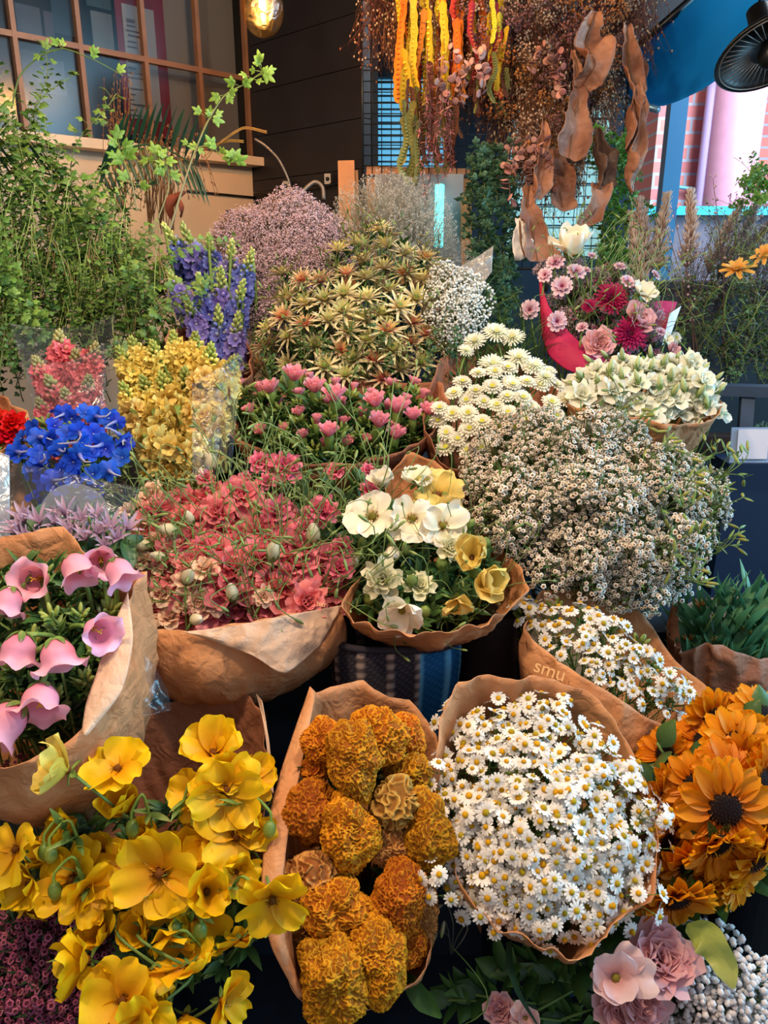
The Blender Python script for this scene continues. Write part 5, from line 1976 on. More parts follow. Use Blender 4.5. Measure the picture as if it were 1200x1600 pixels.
# bottom left pink waxflower
nP = Vector((-0.42, 0.86, 0.56))
fill(WAXP, [(-30, 1400), (90, 1430), (150, 1400), (170, 1480), (140, 1540), (150, 1640), (-30, 1640)], 30, dome(60, 1530, 150, 150, .93, .05, -.0003), nP, 'pink waxflower spray', 'pink waxflower sprays', seed=21, s=(.9, 1.15))
fill(WAXP, [(20, 1200), (75, 1190), (80, 1240), (30, 1250)], 30, lambda x, y: 1.0, nP, 'pink waxflower spray behind the brown bellflower paper', 'stray pink waxflower sprays', seed=22, s=(.6, .7), zones=False)
fill(THREAD, [(-20, 1260), (150, 1260), (110, 1330), (-20, 1400)], 50, lambda x, y: 1.0, nP, 'fine feathery dark green sprig at the left edge', 'feathery sprigs at the left', seed=23, s=(.7, 1), zones=False)
fill(WAXP, [(130, 1380), (330, 1420), (200, 1560)], 60, lambda x, y: .98, nP, 'pink waxflower spray behind the yellow buttercups', 'pink waxflower behind the buttercups', seed=24, zones=False)

# bottom right mixed bunch: roses, freesia, large gypsophila, variegated leaf
nR = Vector((0.40, 0.92, 0.60))
bucket('dark bucket of the bottom right mixed bunch', nR + Vector((0, 0, .02)), .06, nR.z + .018 - .472)
bucket('dark bucket of the pink waxflower at the bottom left', nP + Vector((0, 0, .02)), .06, nP.z + .018 - .472)
ROSE = ruffled('pink_rose', 'rose', 310, lin((214, 136, 146)), lin((236, 190, 194)), 0.030, 6, 0.9, 0.04, wf=1.7, each=4)
FREE = ranunculus('pink_freesia', 311, lin((216, 160, 160)), lin((236, 206, 206)), r=0.042, form='half', npet=6, eye=lin((130, 120, 50)))
for (x, y, d, pr, dv, s, lb) in (
        (1030, 1498, .93, ROSE, (.1, -.6, .9), 1.0, 'dusty pink rose at the top of the bottom right bunch'),
        (962, 1528, .90, FREE, (-.2, -.7, .9), 1.0, 'open pale pink freesia left of the pink rose'),
        (1000, 1558, .92, ROSE, (.1, -.8, .7), .75, 'smaller pink rose under the freesia'),
        (975, 1580, .92, ROSE, (-.3, -.7, .6), .8, 'pink rose bloom at the bottom edge below the freesia'),
        (782, 1580, .97, ROSE, (-.1, -.7, .7), .5, 'tiny purplish rose among the leaves at the bottom centre'),
        (820, 1590, .95, FREE, (.1, -.7, .7), .5, 'small pale freesia at the bottom centre')):
    place(pr, W(x, y, d), dv, s, lb, None, nR)
fill(GYPB, [(1070, 1460), (1130, 1490), (1200, 1560), (1210, 1640), (1080, 1640), (1060, 1540)], 34, dome(1130, 1560, 100, 90, .93, .04, -.0003), nR, 'large-flowered gypsophila spray', 'gypsophila sprays at the bottom right', seed=31, s=(.85, 1.05))
fill([leaf_tuft('dark_leaf_sprig', 320, 8, 0.05, 0.026, GRN_D, GRN)], [(900, 1440), (1080, 1440), (1200, 1600), (860, 1640), (760, 1580), (660, 1575)], 44, lambda x, y: 1.0, nR, 'dark broad-leaved sprig in the bottom right bunch', 'dark leaves at the bottom right', seed=32, zones=False)
t = thing('variegated_leaf', 'crinkled yellow-green leaf above the large gypsophila', 'leaf', W(1075, 1450, .93))
mb = MB()
ribbon(mb, [Vector(p) - t.location for p in smooth_path([W(1072, 1448, .93), W(1102, 1462, .92), W(1130, 1500, .91), W(1146, 1545, .90)], 26)], [0.004, 0.018, 0.02, 0.018, 0.012, 0.002], lin((150, 160, 60)), lin((170, 176, 96)), curl=0.3, nv=7, ruf=0.3)
part('blade', mb, M_LEAF, t)
t = thing('broad_leaf', 'glossy dark green leaf under the coxcombs', 'leaf', W(640, 1530, .93))
mb = MB()
ribbon(mb, [Vector(p) - t.location for p in smooth_path([W(632, 1520, .93), W(655, 1550, .91), W(690, 1590, .90)], 14)], [0.004, 0.014, 0.016, 0.002], GRN_D, GRN, curl=0.3, nv=7)
part('blade', mb, M_LEAF, t)
t = thing('tulip_leaf_blade', 'long grey-green leaf hanging below the big daisy paper', 'leaf', W(795, 1475, .93))
mb = MB()
ribbon(mb, [Vector(p) - t.location for p in smooth_path([W(798, 1470, .95), W(800, 1510, .93), W(815, 1555, .92), W(840, 1600, .92)], 20)], [0.008, 0.010, 0.008, 0.003], GRN_D, GRN_B, curl=0.3, nv=5)
part('blade', mb, M_LEAF, t)
place(bud_sprig('budded_stalk', 'sprig', 330, lin((130, 130, 110)), 5, .05, False, lin((90, 90, 80))), W(705, 1478, .96), (0, -.1, 1), 1, 'thin budded stalk standing between the coxcombs and daisies', None, W(700, 1610, .98))
place(DAISY and GYP[0], W(1132, 1412, 1.1), (0, -.6, -.3), .4, 'small pale blue-lit gypsophila tuft against the wooden crate', None, W(1132, 1380, 1.12))
# clear film hanging beside the bellflower paper
t = thing('film_sleeve', 'crumpled clear plastic sleeve between the bellflower and lisianthus wraps', 'plastic sleeve', W(215, 1090, 1.05))
patch('film', t, ([(208, 1010, 1.04), (235, 1030, 1.06), (262, 1080, 1.08)], [(176, 1130, 1.04), (215, 1122, 1.03), (268, 1110, 1.06)]), M_FILM, amp=0.008, bow=0.01, origin=t.location, thick=0.0004)
# ------------------------------------------------------------------ second row
# coral lisianthus in its broad paper bowl
nL = W(370, 1085, 1.34)
wL = wrap('broad brown paper bowl with a folded brightly lit flap around the coral lisianthus', [(192, 905, 1.26), (240, 840, 1.36), (340, 800, 1.42), (430, 820, 1.42), (500, 880, 1.36), (535, 942, 1.24), (500, 955, 1.17), (440, 962, 1.13), (360, 978, 1.11), (290, 988, 1.11), (232, 984, 1.13), (202, 955, 1.18)], nL, seed=7, bulge=0.07, amp=0.006, rad=0.03, drop=0.05)
patch('folded_flap', wL, ([(285, 988, 1.104), (360, 979, 1.100), (440, 963, 1.12), (536, 945, 1.20)], [(300, 990, 1.104), (390, 1022, 1.092), (445, 1052, 1.110), (500, 1008, 1.17)]), M_KRAFT_LIT, nu=30, nv=44, amp=0.007, bow=0.006, origin=nL, seed=5)
bucket('dark flower bucket under the coral lisianthus bowl', nL + Vector((0, 0, -0.02)), 0.05, max(0.05, nL.z - 0.02 - 0.72 - 0.006))
CORAL0, CORAL1 = lin((214, 84, 100)), lin((244, 146, 150))
LIS_C = [ruffled('coral_lisianthus', 'lisianthus', 400 + i, CORAL0, CORAL1, 0.024, 4, 0.4, 0.14) for i in range(3)]
LIS_P = [ruffled('peach_lisianthus', 'lisianthus', 405 + i, lin((236, 184, 154)), lin((246, 218, 190)), 0.022, 4, 0.5, 0.1) for i in range(2)]
LIS_B = [bud('cream_lisianthus_bud', 'flower bud', 410 + i, lin((214, 206, 150)), lin((240, 228, 206)), 0.032, 0.0095, S_MED) for i in range(3)]
GREEN_SP = [bud_sprig('wiry_bud_sprig', 'bud sprig', 420 + i, lin((130, 146, 84)), 5, 0.15, False, lin((124, 150, 84))) for i in range(5)]
polyL = [(205, 870), (240, 800), (320, 770), (390, 765), (440, 800), (500, 860), (520, 935), (440, 950), (350, 965), (260, 972), (215, 950)]
dfL = dome(360, 880, 170, 110, 1.22, 0.05, -0.0006, jit=0.012)
fill(LIS_C, polyL, 29, lambda x, y: dfL(x, y) - 0.006, nL, 'ruffled coral pink lisianthus bloom', 'coral lisianthus blooms', s=(1.15, 1.5), seed=41, cam_bias=0.6)
fill(LIS_P, [(190, 860), (260, 830), (320, 880), (330, 960), (250, 970), (210, 930), (195, 800), (260, 780)], 30, lambda x, y: dfL(x, y) - 0.03, nL, 'peach lisianthus bloom', 'peach lisianthus blooms', s=(.7, 1.0), seed=42, cam_bias=0.3)
for (x, y, s, dv, lb) in ((280, 830, 1.1, (-.8, -.4, .3), 'cream lisianthus bud pointing left at the upper left'), (240, 852, 1.1, (-1, -.3, .2), 'pale lisianthus bud nearly horizontal at the left'), (366, 938, 1.05, (-.1, -.3, 1), 'white lisianthus bud standing near the front edge'), (424, 876, 1.15, (.2, -.2, 1), 'white lisianthus bud standing right of the middle'), (290, 910, 1.1, (.3, -.4, .6), 'cream bud in the left half, above the peach one'), (262, 872, .9, (-.8, -.3, .3), 'slim cream bud below the horizontal one'), (490, 850, 1.3, (0, -.3, 1), 'plump white lisianthus bud by the small pink roses'), (300, 968, 1.0, (.5, -.6, .3), 'peach bud lying on the front paper rim'), (330, 738, 1.2, (.1, -.2, 1), 'white bud rising highest, with a pink petal'), (300, 820, .9, (-.2, -.3, 1), 'small cream bud near the top of the bowl')):
    place(rnd.choice(LIS_B), W(x, y, dfL(x, y) - 0.045), dv, s, lb, None, nL)
for (x, y, s, dv, pr, lb) in ((375, 775, 1.25, (.1, -.7, .7), LIS_C[0], 'large bright coral lisianthus at the top of the bowl'), (340, 800, 1.0, (-.2, -.8, .5), LIS_C[1], 'coral lisianthus left of the large top one'), (236, 775, 1.0, (-.3, -.5, .6), LIS_P[0], 'cream lisianthus at the upper left of the bowl'), (310, 940, .8, (0, -.9, .4), LIS_P[1], 'small shell pink lisianthus near the front rim'), (480, 940, 1.0, (.3, -.8, .4), LIS_C[2], 'coral lisianthus at the right front corner of the bowl'), (412, 932, .6, (0, -.8, .5), LIS_P[0], 'tiny dusky pink rosebud near the front rim'), (322, 748, .55, (.4, -.6, .6), LIS_C[1], 'pink lisianthus bloom beside the highest white bud')):
    place(pr, W(x, y, dfL(x, y) - 0.04), dv, s, lb, None, nL)
fill(GREEN_SP, [(200, 850), (250, 780), (400, 740), (500, 800), (515, 920), (350, 950), (220, 940)], 30, lambda x, y: dfL(x, y) - 0.035, nL, 'wiry green bud sprig', 'wiry sprigs over the coral lisianthus', s=(.6, 1.0), seed=43, spread=.8, nadd=(0, -.2, 0))

# small rose-pink lisianthus with much green, behind
nM = W(470, 960, 1.55)
LIS_R = [ruffled('rose_lisianthus', 'lisianthus', 430 + i, lin((204, 54, 94)), lin((244, 138, 162)), 0.0175, 4, 0.4, 0.16) for i in range(3)]
dfM = lambda x, y: 1.34 - (y - 720) * 0.0006
for i, (x, y, s, lb) in enumerate(((446, 730, 1.25, 'double rose-pink lisianthus at the top, left of the carnations'), (405, 722, .85, 'coral rose bloom left of the double one'), (418, 752, .7, 'small coral bloom under the double one'), (434, 800, 1.2, 'rose-pink lisianthus with folded petals above the coral bowl'), (502, 798, 1.25, 'frilled pink lisianthus on a tall stem, right of the folded one'), (478, 824, .9, 'deep pink lisianthus below the frilled one'), (523, 735, .75, 'mauve-pink rosebud bloom near the kraft edge of the carnations'), (579, 768, .85, 'round rose-pink bloom left of the white buttercups'), (532, 856, .9, 'coral-pink bloom left of the cream rosette'), (530, 888, 1.0, 'rose-pink bloom below the coral one, over the paper corner'), (575, 733, .5, 'little pink bud bloom over the carnation paper'), (421, 842, .8, 'red-pink bloom in the dark green at mid-height'), (382, 745, .5, 'small pink bloom at the left of the green tangle'))):
    place(LIS_R[i % 3], W(x, y, dfM(x, y) - 0.03), (rnd.uniform(-.3, .3), -.7, .7), s, lb, 'rose-pink lisianthus', nM)
fill(GREEN_SP, [(370, 715), (600, 715), (600, 780), (540, 840), (540, 920), (470, 900), (400, 800)], 34, dfM, nM, 'wiry green bud sprig between the rose-pink lisianthus', 'wiry sprigs of the rose-pink lisianthus', s=(.7, 1.1), seed=44, spread=.7, zones=False)
fill(TUFT, [(400, 740), (590, 740), (560, 920), (470, 860)], 26, lambda x, y: dfM(x, y) + 0.04, nM, 'dark green leafy sprig below the rose-pink lisianthus', 'leaves of the rose-pink lisianthus', seed=45, zones=False)

# white and cream buttercups
nW = neck_of(655, 900, 1.22, 0.20, 0.165)
wrap('tall brown paper wrap with torn points around the white and cream buttercups', [(536, 940, 1.14), (590, 820, 1.34), (606, 745, 1.42), (638, 708, 1.44), (690, 735, 1.42), (712, 770, 1.38), (745, 815, 1.33), (795, 862, 1.27), (826, 905, 1.19), (805, 945, 1.14), (750, 978, 1.10), (690, 996, 1.08), (630, 1000, 1.075), (575, 978, 1.09)], nW, seed=8, bulge=0.03, amp=0.008)
bucket('dark inner bucket of the white buttercups', nW + Vector((0, 0, -0.03)), 0.045, max(0.05, nW.z - 0.03 - 0.72 - 0.006))
CRM = ruffled('cream_rosette', 'flower', 440, lin((214, 212, 150)), lin((238, 232, 204)), 0.018, 5, 0.6, 0.06)
for (x, y, d, pr, dv, s, lb) in (
        (598, 762, 1.26, 'WC', (-.1, -.3, .9), .9, 'white cup-shaped buttercup at the upper left of its wrap'),
        (650, 755, 1.28, 'WH', (0, -.3, .9), .9, 'pale green-white buttercup at the top of the wrap'),
        (684, 775, 1.28, 'CO', (0, -.8, .7), 1.1, 'cream yellow buttercup against the torn paper point'),
        (694, 808, 1.25, 'CH', (.2, -.7, .7), .9, 'pale yellow buttercup behind the bright white pair'),
        (583, 810, 1.20, 'WO', (-.2, -.7, .8), 1.25, 'cream buttercup with a yellow-green eye at the left'),
        (644, 812, 1.20, 'WO', (0, -.85, .6), 1.15, 'bright white buttercup with a dark green eye in the centre'),
        (690, 822, 1.19, 'WO', (.3, -.8, .4), 1.1, 'blue-white buttercup right of the dark-eyed one'),
        (612, 848, 1.19, 'WC', (0, -.4, -.9), .75, 'hanging cream bud with a green calyx under the centre'),
        (738, 874, 1.17, 'CC', (-.2, -.7, .6), 1.05, 'cupped pale yellow buttercup at the right of the wrap'),
        (756, 914, 1.15, 'CC', (.2, -.7, .5), 1.1, 'larger cupped yellow buttercup below, near the front rim'),
        (598, 905, 1.16, 'R', (-.1, -.85, .5), 1.1, 'round cream rosette at the left front'),
        (656, 915, 1.16, 'R', (.1, -.6, .8), .85, 'small cream rosette opening at the front centre'),
        (628, 950, 1.13, 'WH', (0, -.8, -.2), 1.15, 'blush white buttercup drooping over the front rim'),
        (702, 855, 1.18, 'R', (.3, -.6, .4), .8, 'greenish white rosette under the blue-white bloom'),
        (712, 935, 1.15, 'CH', (0, -.6, -.6), .8, 'dull cream bloom hanging beside the larger cupped yellow one'),
        (560, 880, 1.22, 'WC', (-.5, -.4, .4), .5, 'tiny white bud at the left edge of the wrap')):
    pp = CRM if pr == 'R' else rnd.choice({'W': WR, 'C': CR}[pr[0]][{'C': 'cup', 'H': 'half', 'O': 'open'}[pr[1]]])
    place(pp, W(x, y, d), dv, s * (1.0 if pr != 'R' else 1.1), lb, 'white and cream buttercups', nW)
polyW = [(560, 840), (610, 790), (700, 780), (760, 860), (780, 920), (720, 960), (620, 975), (560, 945)]
dfW = dome(660, 880, 120, 100, 1.20, 0.04, -0.0006)
fill(TUFT, polyW, 21, lambda x, y: dfW(x, y) + 0.012, nW, 'dark green leafy sprig between the white buttercups', 'leaves of the white buttercups', seed=46, s=(.9, 1.3), zones=False)
fill([bud('green_bud', 'flower bud', 450, lin((110, 140, 70)), lin((150, 168, 90)), 0.022, 0.0085, S_MED, .8)], polyW, 40, lambda x, y: dfW(x, y) - 0.02, nW, 'plump green bud between the white buttercups', 'green buds of the white buttercups', seed=47, spread=.8)
fill(GREEN_SP, polyW, 50, lambda x, y: dfW(x, y), nW, 'wiry sprig between the white buttercups', 'wiry sprigs of the white buttercups', seed=48, zones=False, s=(.6, .8))

# woven container and dark stitched bag between the rows
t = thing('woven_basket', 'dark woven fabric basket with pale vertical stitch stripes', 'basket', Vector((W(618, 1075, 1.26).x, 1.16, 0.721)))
bx, by = t.location.x, t.location.y
topz = W(618, 1000, 1.18).z - 0.03
H = topz - 0.721
mb = MB()
seg, rows = 120, 70
vs, cs = [], []
for i in range(rows):
    z = H * i / (rows - 1)
    for j in range(seg):
        a = j * 2 * math.pi / seg
        sup = (abs(math.cos(a)) ** 3.2 + abs(math.sin(a)) ** 3.2) ** (-1 / 3.2)
        st = (j % 8) in (0, 1)
        knit = 0.0012 * math.sin(i * 1.9 + (j % 2) * 3.14)
        R = (0.103 + 0.004 * math.sin(z * 30) + (0.0022 if st else 0) + knit) * sup
        vs.append((R * math.cos(a), R * math.sin(a) * 0.72, z))
        if st:
            c = lin((190, 168, 160)) if (i // 2) % 2 else lin((110, 94, 94))
        else:
            c = lin((52, 50, 62)) if (i + j) % 3 else lin((84, 78, 88))
        if 5.05 < a < 5.95:      # blue light falling on the weave, painted into its colour
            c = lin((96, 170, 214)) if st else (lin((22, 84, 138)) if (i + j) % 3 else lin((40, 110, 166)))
        cs.append(c)
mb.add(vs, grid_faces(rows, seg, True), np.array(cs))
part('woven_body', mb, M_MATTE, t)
mb = MB()
tube(mb, [(0.105 * (abs(math.cos(a)) ** 3.2 + abs(math.sin(a)) ** 3.2) ** (-1 / 3.2) * math.cos(a), 0.076 * (abs(math.cos(a)) ** 3.2 + abs(math.sin(a)) ** 3.2) ** (-1 / 3.2) * math.sin(a), H) for a in np.linspace(0, 6.283, 60)], 0.006, lin((60, 56, 66)), 7)
part('rim', mb, M_MATTE, t)
t = thing('stitched_bag', 'dark leather-like bag with a vertical stitched seam beside the woven basket', 'bag', Vector((W(775, 1040, 1.27).x, 1.18, 0.721)))
mb = MB()
lathe(mb, [(0.0, 0), (0.055, 0.0), (0.062, 0.05), (0.06, 0.14), (0.056, topz - 0.70), (0.052, topz - 0.69), (0.0, topz - 0.70)], lin((44, 34, 34)), 36)
part('body', mb, M_DRY, t)
mb = MB()
for k in range(22):
    z = 0.01 + k * 0.009
    tube(mb, [(-0.012, -0.0625, z), (-0.012, -0.0625, z + 0.005)], 0.0012, lin((120, 104, 96)), 4)
part('seam', mb, M_MATTE, t)

# large waxflower bunch
nX = neck_of(925, 800, 1.40, 0.08, 0.20, -0.02)
polyX = [(735, 740), (765, 680), (830, 650), (890, 668), (950, 655), (1005, 692), (1070, 722), (1118, 755), (1120, 800), (1095, 850), (1075, 900), (1010, 935), (950, 930), (880, 915), (800, 860), (740, 800)]
dfX = dome(930, 790, 200, 150, 1.25, 0.10, -0.0005, jit=0.05)
fill(WAX, polyX, 24, dfX, nX, 'creamy waxflower spray', 'waxflower sprays of the big bunch', s=(.8, 1.1), seed=51, cam_bias=0.25)
fill(WAX, polyX, 36, lambda x, y: dfX(x, y) + 0.05, nX, 'inner creamy waxflower spray', 'inner waxflower sprays of the big bunch', s=(.9, 1.1), seed=52, zones=False)
fill([bud_sprig('green_tip_sprig', 'sprig', 455, lin((150, 150, 70)), 5, .06)], [(960, 640), (1130, 720), (1130, 860), (1060, 930), (1000, 900), (1050, 760)], 44, lambda x, y: dfX(x, y) - .01, nX, 'yellow-green needle tip sticking out of the waxflower', 'green tips of the waxflower bunch', seed=53)
bucket('dark bucket of the waxflower bunch', nX + Vector((0, 0, -0.0)), 0.06, max(0.08, nX.z - 0.90 - 0.006))

# tulip leaves in paper, right edge
nT = W(1130, 1120, 1.52)
wrap('crumpled mauve-brown paper around the green tulip leaves', [(1060, 1020, 1.38), (1110, 1006, 1.36), (1195, 1034, 1.38), (1260, 1020, 1.45), (1250, 960, 1.56), (1150, 930, 1.60), (1060, 945, 1.54), (1045, 985, 1.46)], nT, mat=M_KRAFT_DARK, seed=9, bulge=0.02, amp=0.009, drop=0.06)
fill(TULIPL, [(1050, 960), (1070, 930), (1130, 920), (1210, 930), (1220, 1010), (1120, 1005), (1070, 1000)], 24, dome(1130, 950, 90, 70, 1.45, .04, -.0003), nT, 'green tulip leaf sprig', 'tulip leaf sprigs in the right-hand paper', s=(.55, .9), seed=54, nadd=(-.1, 0, .7))
bucket('teal bucket under the tulip leaves', nT + Vector((0, 0, 0.02)), 0.06, nT.z + .018, plain_mat('teal_bucket', (16, 66, 88), 0.4))
t = thing('brown_paper_strip', 'narrow brown paper strip standing left of the tulip leaves', 'paper', W(1050, 985, 1.44))
mb = MB()
ribbon(mb, [Vector(p) - t.location for p in (W(1052, 1030, 1.44), W(1048, 980, 1.46), (W(1056, 925, 1.48)))], [0.016, 0.014, 0.004], wht, nv=5, curl=.3)
part('sheet', mb, M_KRAFT_DARK, t)

# ------------------------------------------------------------------ third row
# blue delphinium florets in a clear sleeve
nQ = neck_of(110, 740, 1.38, 0.12, 0.22)
polyQ = [(25, 690), (60, 655), (110, 640), (180, 655), (200, 690), (185, 740), (160, 770), (80, 760), (20, 720)]
dfQ = dome(110, 710, 100, 70, 1.33, 0.05, -0.0005)
fill(BLUE, polyQ, 22, dfQ, nQ, 'vivid blue delphinium flower', 'blue delphinium flowers', s=(.9, 1.15), seed=55, spread=.8, cam_bias=.2, nadd=(0, -.1, -.6))
fill(BLUE, polyQ, 31, lambda x, y: dfQ(x, y) - .01, nQ, 'blue delphinium flower showing its pale spur', 'blue delphinium flowers with spurs showing', s=(.9, 1.15), seed=155, spread=.6, cam_bias=-1.5, nadd=(0, 0, -.9))
fill(BLUE, [(50, 770), (160, 770), (150, 815), (60, 815)], 20, lambda x, y: dfQ(x, y) + .03, nQ, 'blue delphinium flower seen through the clear sleeve', 'lower blue delphinium flowers', s=(.8, 1), seed=56, zones=False)
fill(TUFT_BUD, polyQ, 40, lambda x, y: dfQ(x, y) + 0.02, nQ, 'green bud cluster among the blue delphiniums', 'greenery of the blue delphiniums', seed=57, zones=False)
bucket('dark bucket of the blue delphiniums', nQ, 0.06, max(.08, nQ.z - .905))

# lilac stars inside a clear sleeve with a round pale sticker
nZ = neck_of(120, 860, 1.24, 0.10, 0.16)
fill(LILAC, [(20, 850), (40, 815), (110, 805), (180, 810), (210, 830), (180, 860), (80, 850)], 19, lambda x, y: 1.16 - (y - 830) * .0006, nZ, 'pale lilac star flower behind the bellflower paper', 'lilac star flowers in the clear sleeve', s=(.8, 1.1), seed=58)
t = thing('clear_sleeve', 'clear plastic sleeve with a round pale sticker in front of the blue delphiniums', 'plastic sleeve', W(120, 800, 1.2))
patch('film', t, ([(18, 722, 1.24), (90, 735, 1.22), (160, 750, 1.22), (221, 762, 1.24)], [(10, 850, 1.19), (80, 850, 1.17), (150, 855, 1.17), (190, 860, 1.20)]), M_FILM, amp=0.004, bow=0.01, origin=t.location, thick=.0004)
patch('side_film', t, ([(-20, 700, 1.2), (15, 712, 1.22)], [(-20, 850, 1.17), (16, 850, 1.19)]), film_mat('cloudy_film', (.85, .87, .9), .2, .18), amp=0.006, origin=t.location, thick=.0004)
mb = MB()
cst_ = W(116, 806, 1.184)
R1, U1 = Vector((1, 0, 0)), UPV
pts = [cst_ - t.location] + [cst_ - t.location + R1 * (0.054 * math.cos(a)) + U1 * (0.050 * math.sin(a)) for a in np.linspace(0, 2 * math.pi, 40, endpoint=False)]
mb.add([tuple(p) for p in pts], [(0, 1 + i, 1 + (i + 1) % 40) for i in range(40)], wht)
part('round_sticker', mb, film_mat('pale_sticker', (.40, .52, .66), .03, .22, 0), t, False)

# red flowers in orange paper, cut by the left edge
nK = W(0, 760, 1.5)
wrap('orange-brown paper corner around the red flowers at the left edge', [(-60, 610, 1.5), (0, 616, 1.48), (44, 645, 1.44), (32, 690, 1.38), (-20, 712, 1.36), (-90, 700, 1.38), (-110, 650, 1.45)], nK, seed=10, bulge=.01, drop=.04)
fill([ruffled('red_carnation', 'carnation', 460, lin((170, 8, 20)), lin((226, 20, 30)), .02, 5, .5, .2)], [(-60, 650), (24, 650), (26, 680), (-20, 695), (-60, 690)], 20, lambda x, y: 1.42, nK, 'bright red ruffled carnation at the left edge', 'red carnations', seed=60, cam_bias=.4)

# coral and yellow stock in clear sleeves
nC = neck_of(100, 600, 1.56, .14, .26)
for i, (x, y, dv, s) in enumerate(((55, 560, (-.3, -.1, 1), .9), (92, 520, (0, -.05, 1), 1.05), (118, 550, (.1, -.2, 1), 1), (150, 540, (.45, -.1, 1), 1), (75, 590, (-.15, -.3, 1), 1), (138, 590, (.2, -.3, 1), .95), (100, 610, (0, -.4, 1), .9), (60, 625, (-.2, -.3, 1), .8))):
    place(STOCK_C[i % 3], W(x, y, 1.55 - (y - 520) * .0006), dv, s, 'coral pink stock spike, %s from the left in the clear sleeve' % ORD[[0, 3, 5, 7, 2, 6, 4, 1][i]], 'coral stock spikes', nC)
t = thing('clear_sleeve', 'tall clear plastic sleeve around the coral stock', 'plastic sleeve', W(95, 640, 1.46))
patch('front_film', t, ([(22, 520, 1.5), (60, 560, 1.45), (110, 565, 1.44), (165, 535, 1.48)], [(60, 655, 1.42), (90, 660, 1.40), (130, 660, 1.40), (165, 655, 1.42)]), M_FILM, amp=.006, bow=.015, origin=t.location, thick=.0004)
patch('back_film', t, ([(15, 505, 1.62), (60, 512, 1.64), (120, 512, 1.64), (180, 490, 1.62)], [(55, 655, 1.5), (90, 655, 1.52), (130, 655, 1.52), (165, 655, 1.48)]), M_FILM, amp=.006, origin=t.location, thick=.0004)
bucket('dark bucket of the coral stock', nC, .05, max(.08, nC.z - .905))
nY = neck_of(270, 640, 1.48, .14, .26)
YS_ = [(185, 545, -.4), (205, 530, -.3), (238, 535, -.1), (270, 520, 0), (305, 522, .15), (330, 540, .3), (366, 560, .5), (190, 600, -.35), (222, 590, -.2), (252, 585, -.05), (288, 578, .05), (318, 585, .2), (350, 600, .35), (205, 640, -.25), (240, 640, -.1), (275, 635, 0), (308, 640, .15), (335, 650, .3), (228, 680, -.1), (262, 685, 0), (300, 690, .15)]
for i, (x, y, lx) in enumerate(YS_):
    row = 'back row' if i < 7 else 'second row' if i < 13 else 'third row' if i < 18 else 'front row'
    k = i if i < 7 else i - 7 if i < 13 else i - 13 if i < 18 else i - 18
    place((STOCK_Y if i < 11 else STOCK_YF)[i % 3], W(x, y, 1.53 - (y - 520) * .0008), (lx, -.25 - .25 * (i > 12), 1), rnd.uniform(.85, 1.0), 'yellow stock spike, %s from the left in the %s of its bunch' % (ORD[k], row), 'yellow stock spikes', nY)
t = thing('clear_sleeve', 'clear plastic sleeve at the right side of the yellow stock', 'plastic sleeve', W(370, 640, 1.5))
patch('film', t, ([(300, 600, 1.38), (340, 575, 1.41), (378, 548, 1.48)], [(300, 750, 1.30), (330, 745, 1.32), (362, 735, 1.38)]), M_FILM, amp=.006, origin=t.location, thick=.0004)
bucket('black bucket of the yellow stock', nY + Vector((0, -.02, 0.04)), .085, max(.08, nY.z + .04 - .905))

# pink carnations in low brown paper
nG = neck_of(510, 680, 1.54, .10, .20)
wG = wrap('low brown paper around the pink carnations with a pointed edge', [(368, 686, 1.46), (355, 640, 1.56), (420, 600, 1.66), (540, 590, 1.70), (650, 598, 1.68), (690, 600, 1.64), (705, 640, 1.56), (660, 688, 1.47), (600, 716, 1.44), (540, 728, 1.42), (480, 724, 1.42), (420, 708, 1.43)], nG, mat=M_KRAFT_DARK, seed=11, bulge=.03)
bucket('dark bucket of the pink carnations', nG, .06, max(.08, nG.z - .905))
polyG = [(355, 625), (400, 600), (480, 590), (560, 610), (640, 600), (680, 630), (655, 685), (590, 705), (500, 712), (400, 690)]
dfG = dome(510, 650, 170, 70, 1.52, .05, -.0007)
fill(CARN, polyG, 27, lambda x, y: dfG(x, y), nG, 'pink carnation bud in green leaves', 'pink carnation buds', s=(1.0, 1.3), seed=62, up=.6)
for (x, y, s, lb) in ((362, 618, 1.4, 'pink carnation opening at the far left of its bunch'), (345, 640, 1.2, 'pink carnation bud lowest at the left edge'), (425, 618, 1.2, 'salmon carnation near the top left'), (458, 600, 1.4, 'large salmon carnation at the top'), (492, 618, 1.3, 'coral carnation just right of the top one'), (524, 632, 1.4, 'pale pink open carnation in the centre'), (514, 686, 1.2, 'frilly pink carnation low in the centre'), (588, 640, 1.3, 'lilac-pink carnation right of centre'), (620, 650, 1.4, 'round pink carnation in the right half'), (590, 672, 1.3, 'coral pink carnation pointing left, right of centre'), (616, 690, 1.2, 'deep crimson-edged carnation on the front rim'), (645, 660, 1.1, 'pink carnation bud near the right paper edge'), (668, 652, 1.1, 'pink carnation bud closest to the right paper edge')):
    place(CARN[1 if s > 1.3 else 3], W(x, y, dfG(x, y) - .03), (rnd.uniform(-.2, .2), -.3, 1), s * 1.35, lb, 'open pink carnations', nG)
fill(TUFT_BUD, polyG, 26, lambda x, y: dfG(x, y) - .005, nG, 'green pointed bud cluster among the carnations', 'green buds of the carnations', seed=63)
fill(TUFT, polyG, 22, lambda x, y: dfG(x, y) + .01, nG, 'green leaves between the carnations', 'leaves of the carnations', seed=64, zones=False)

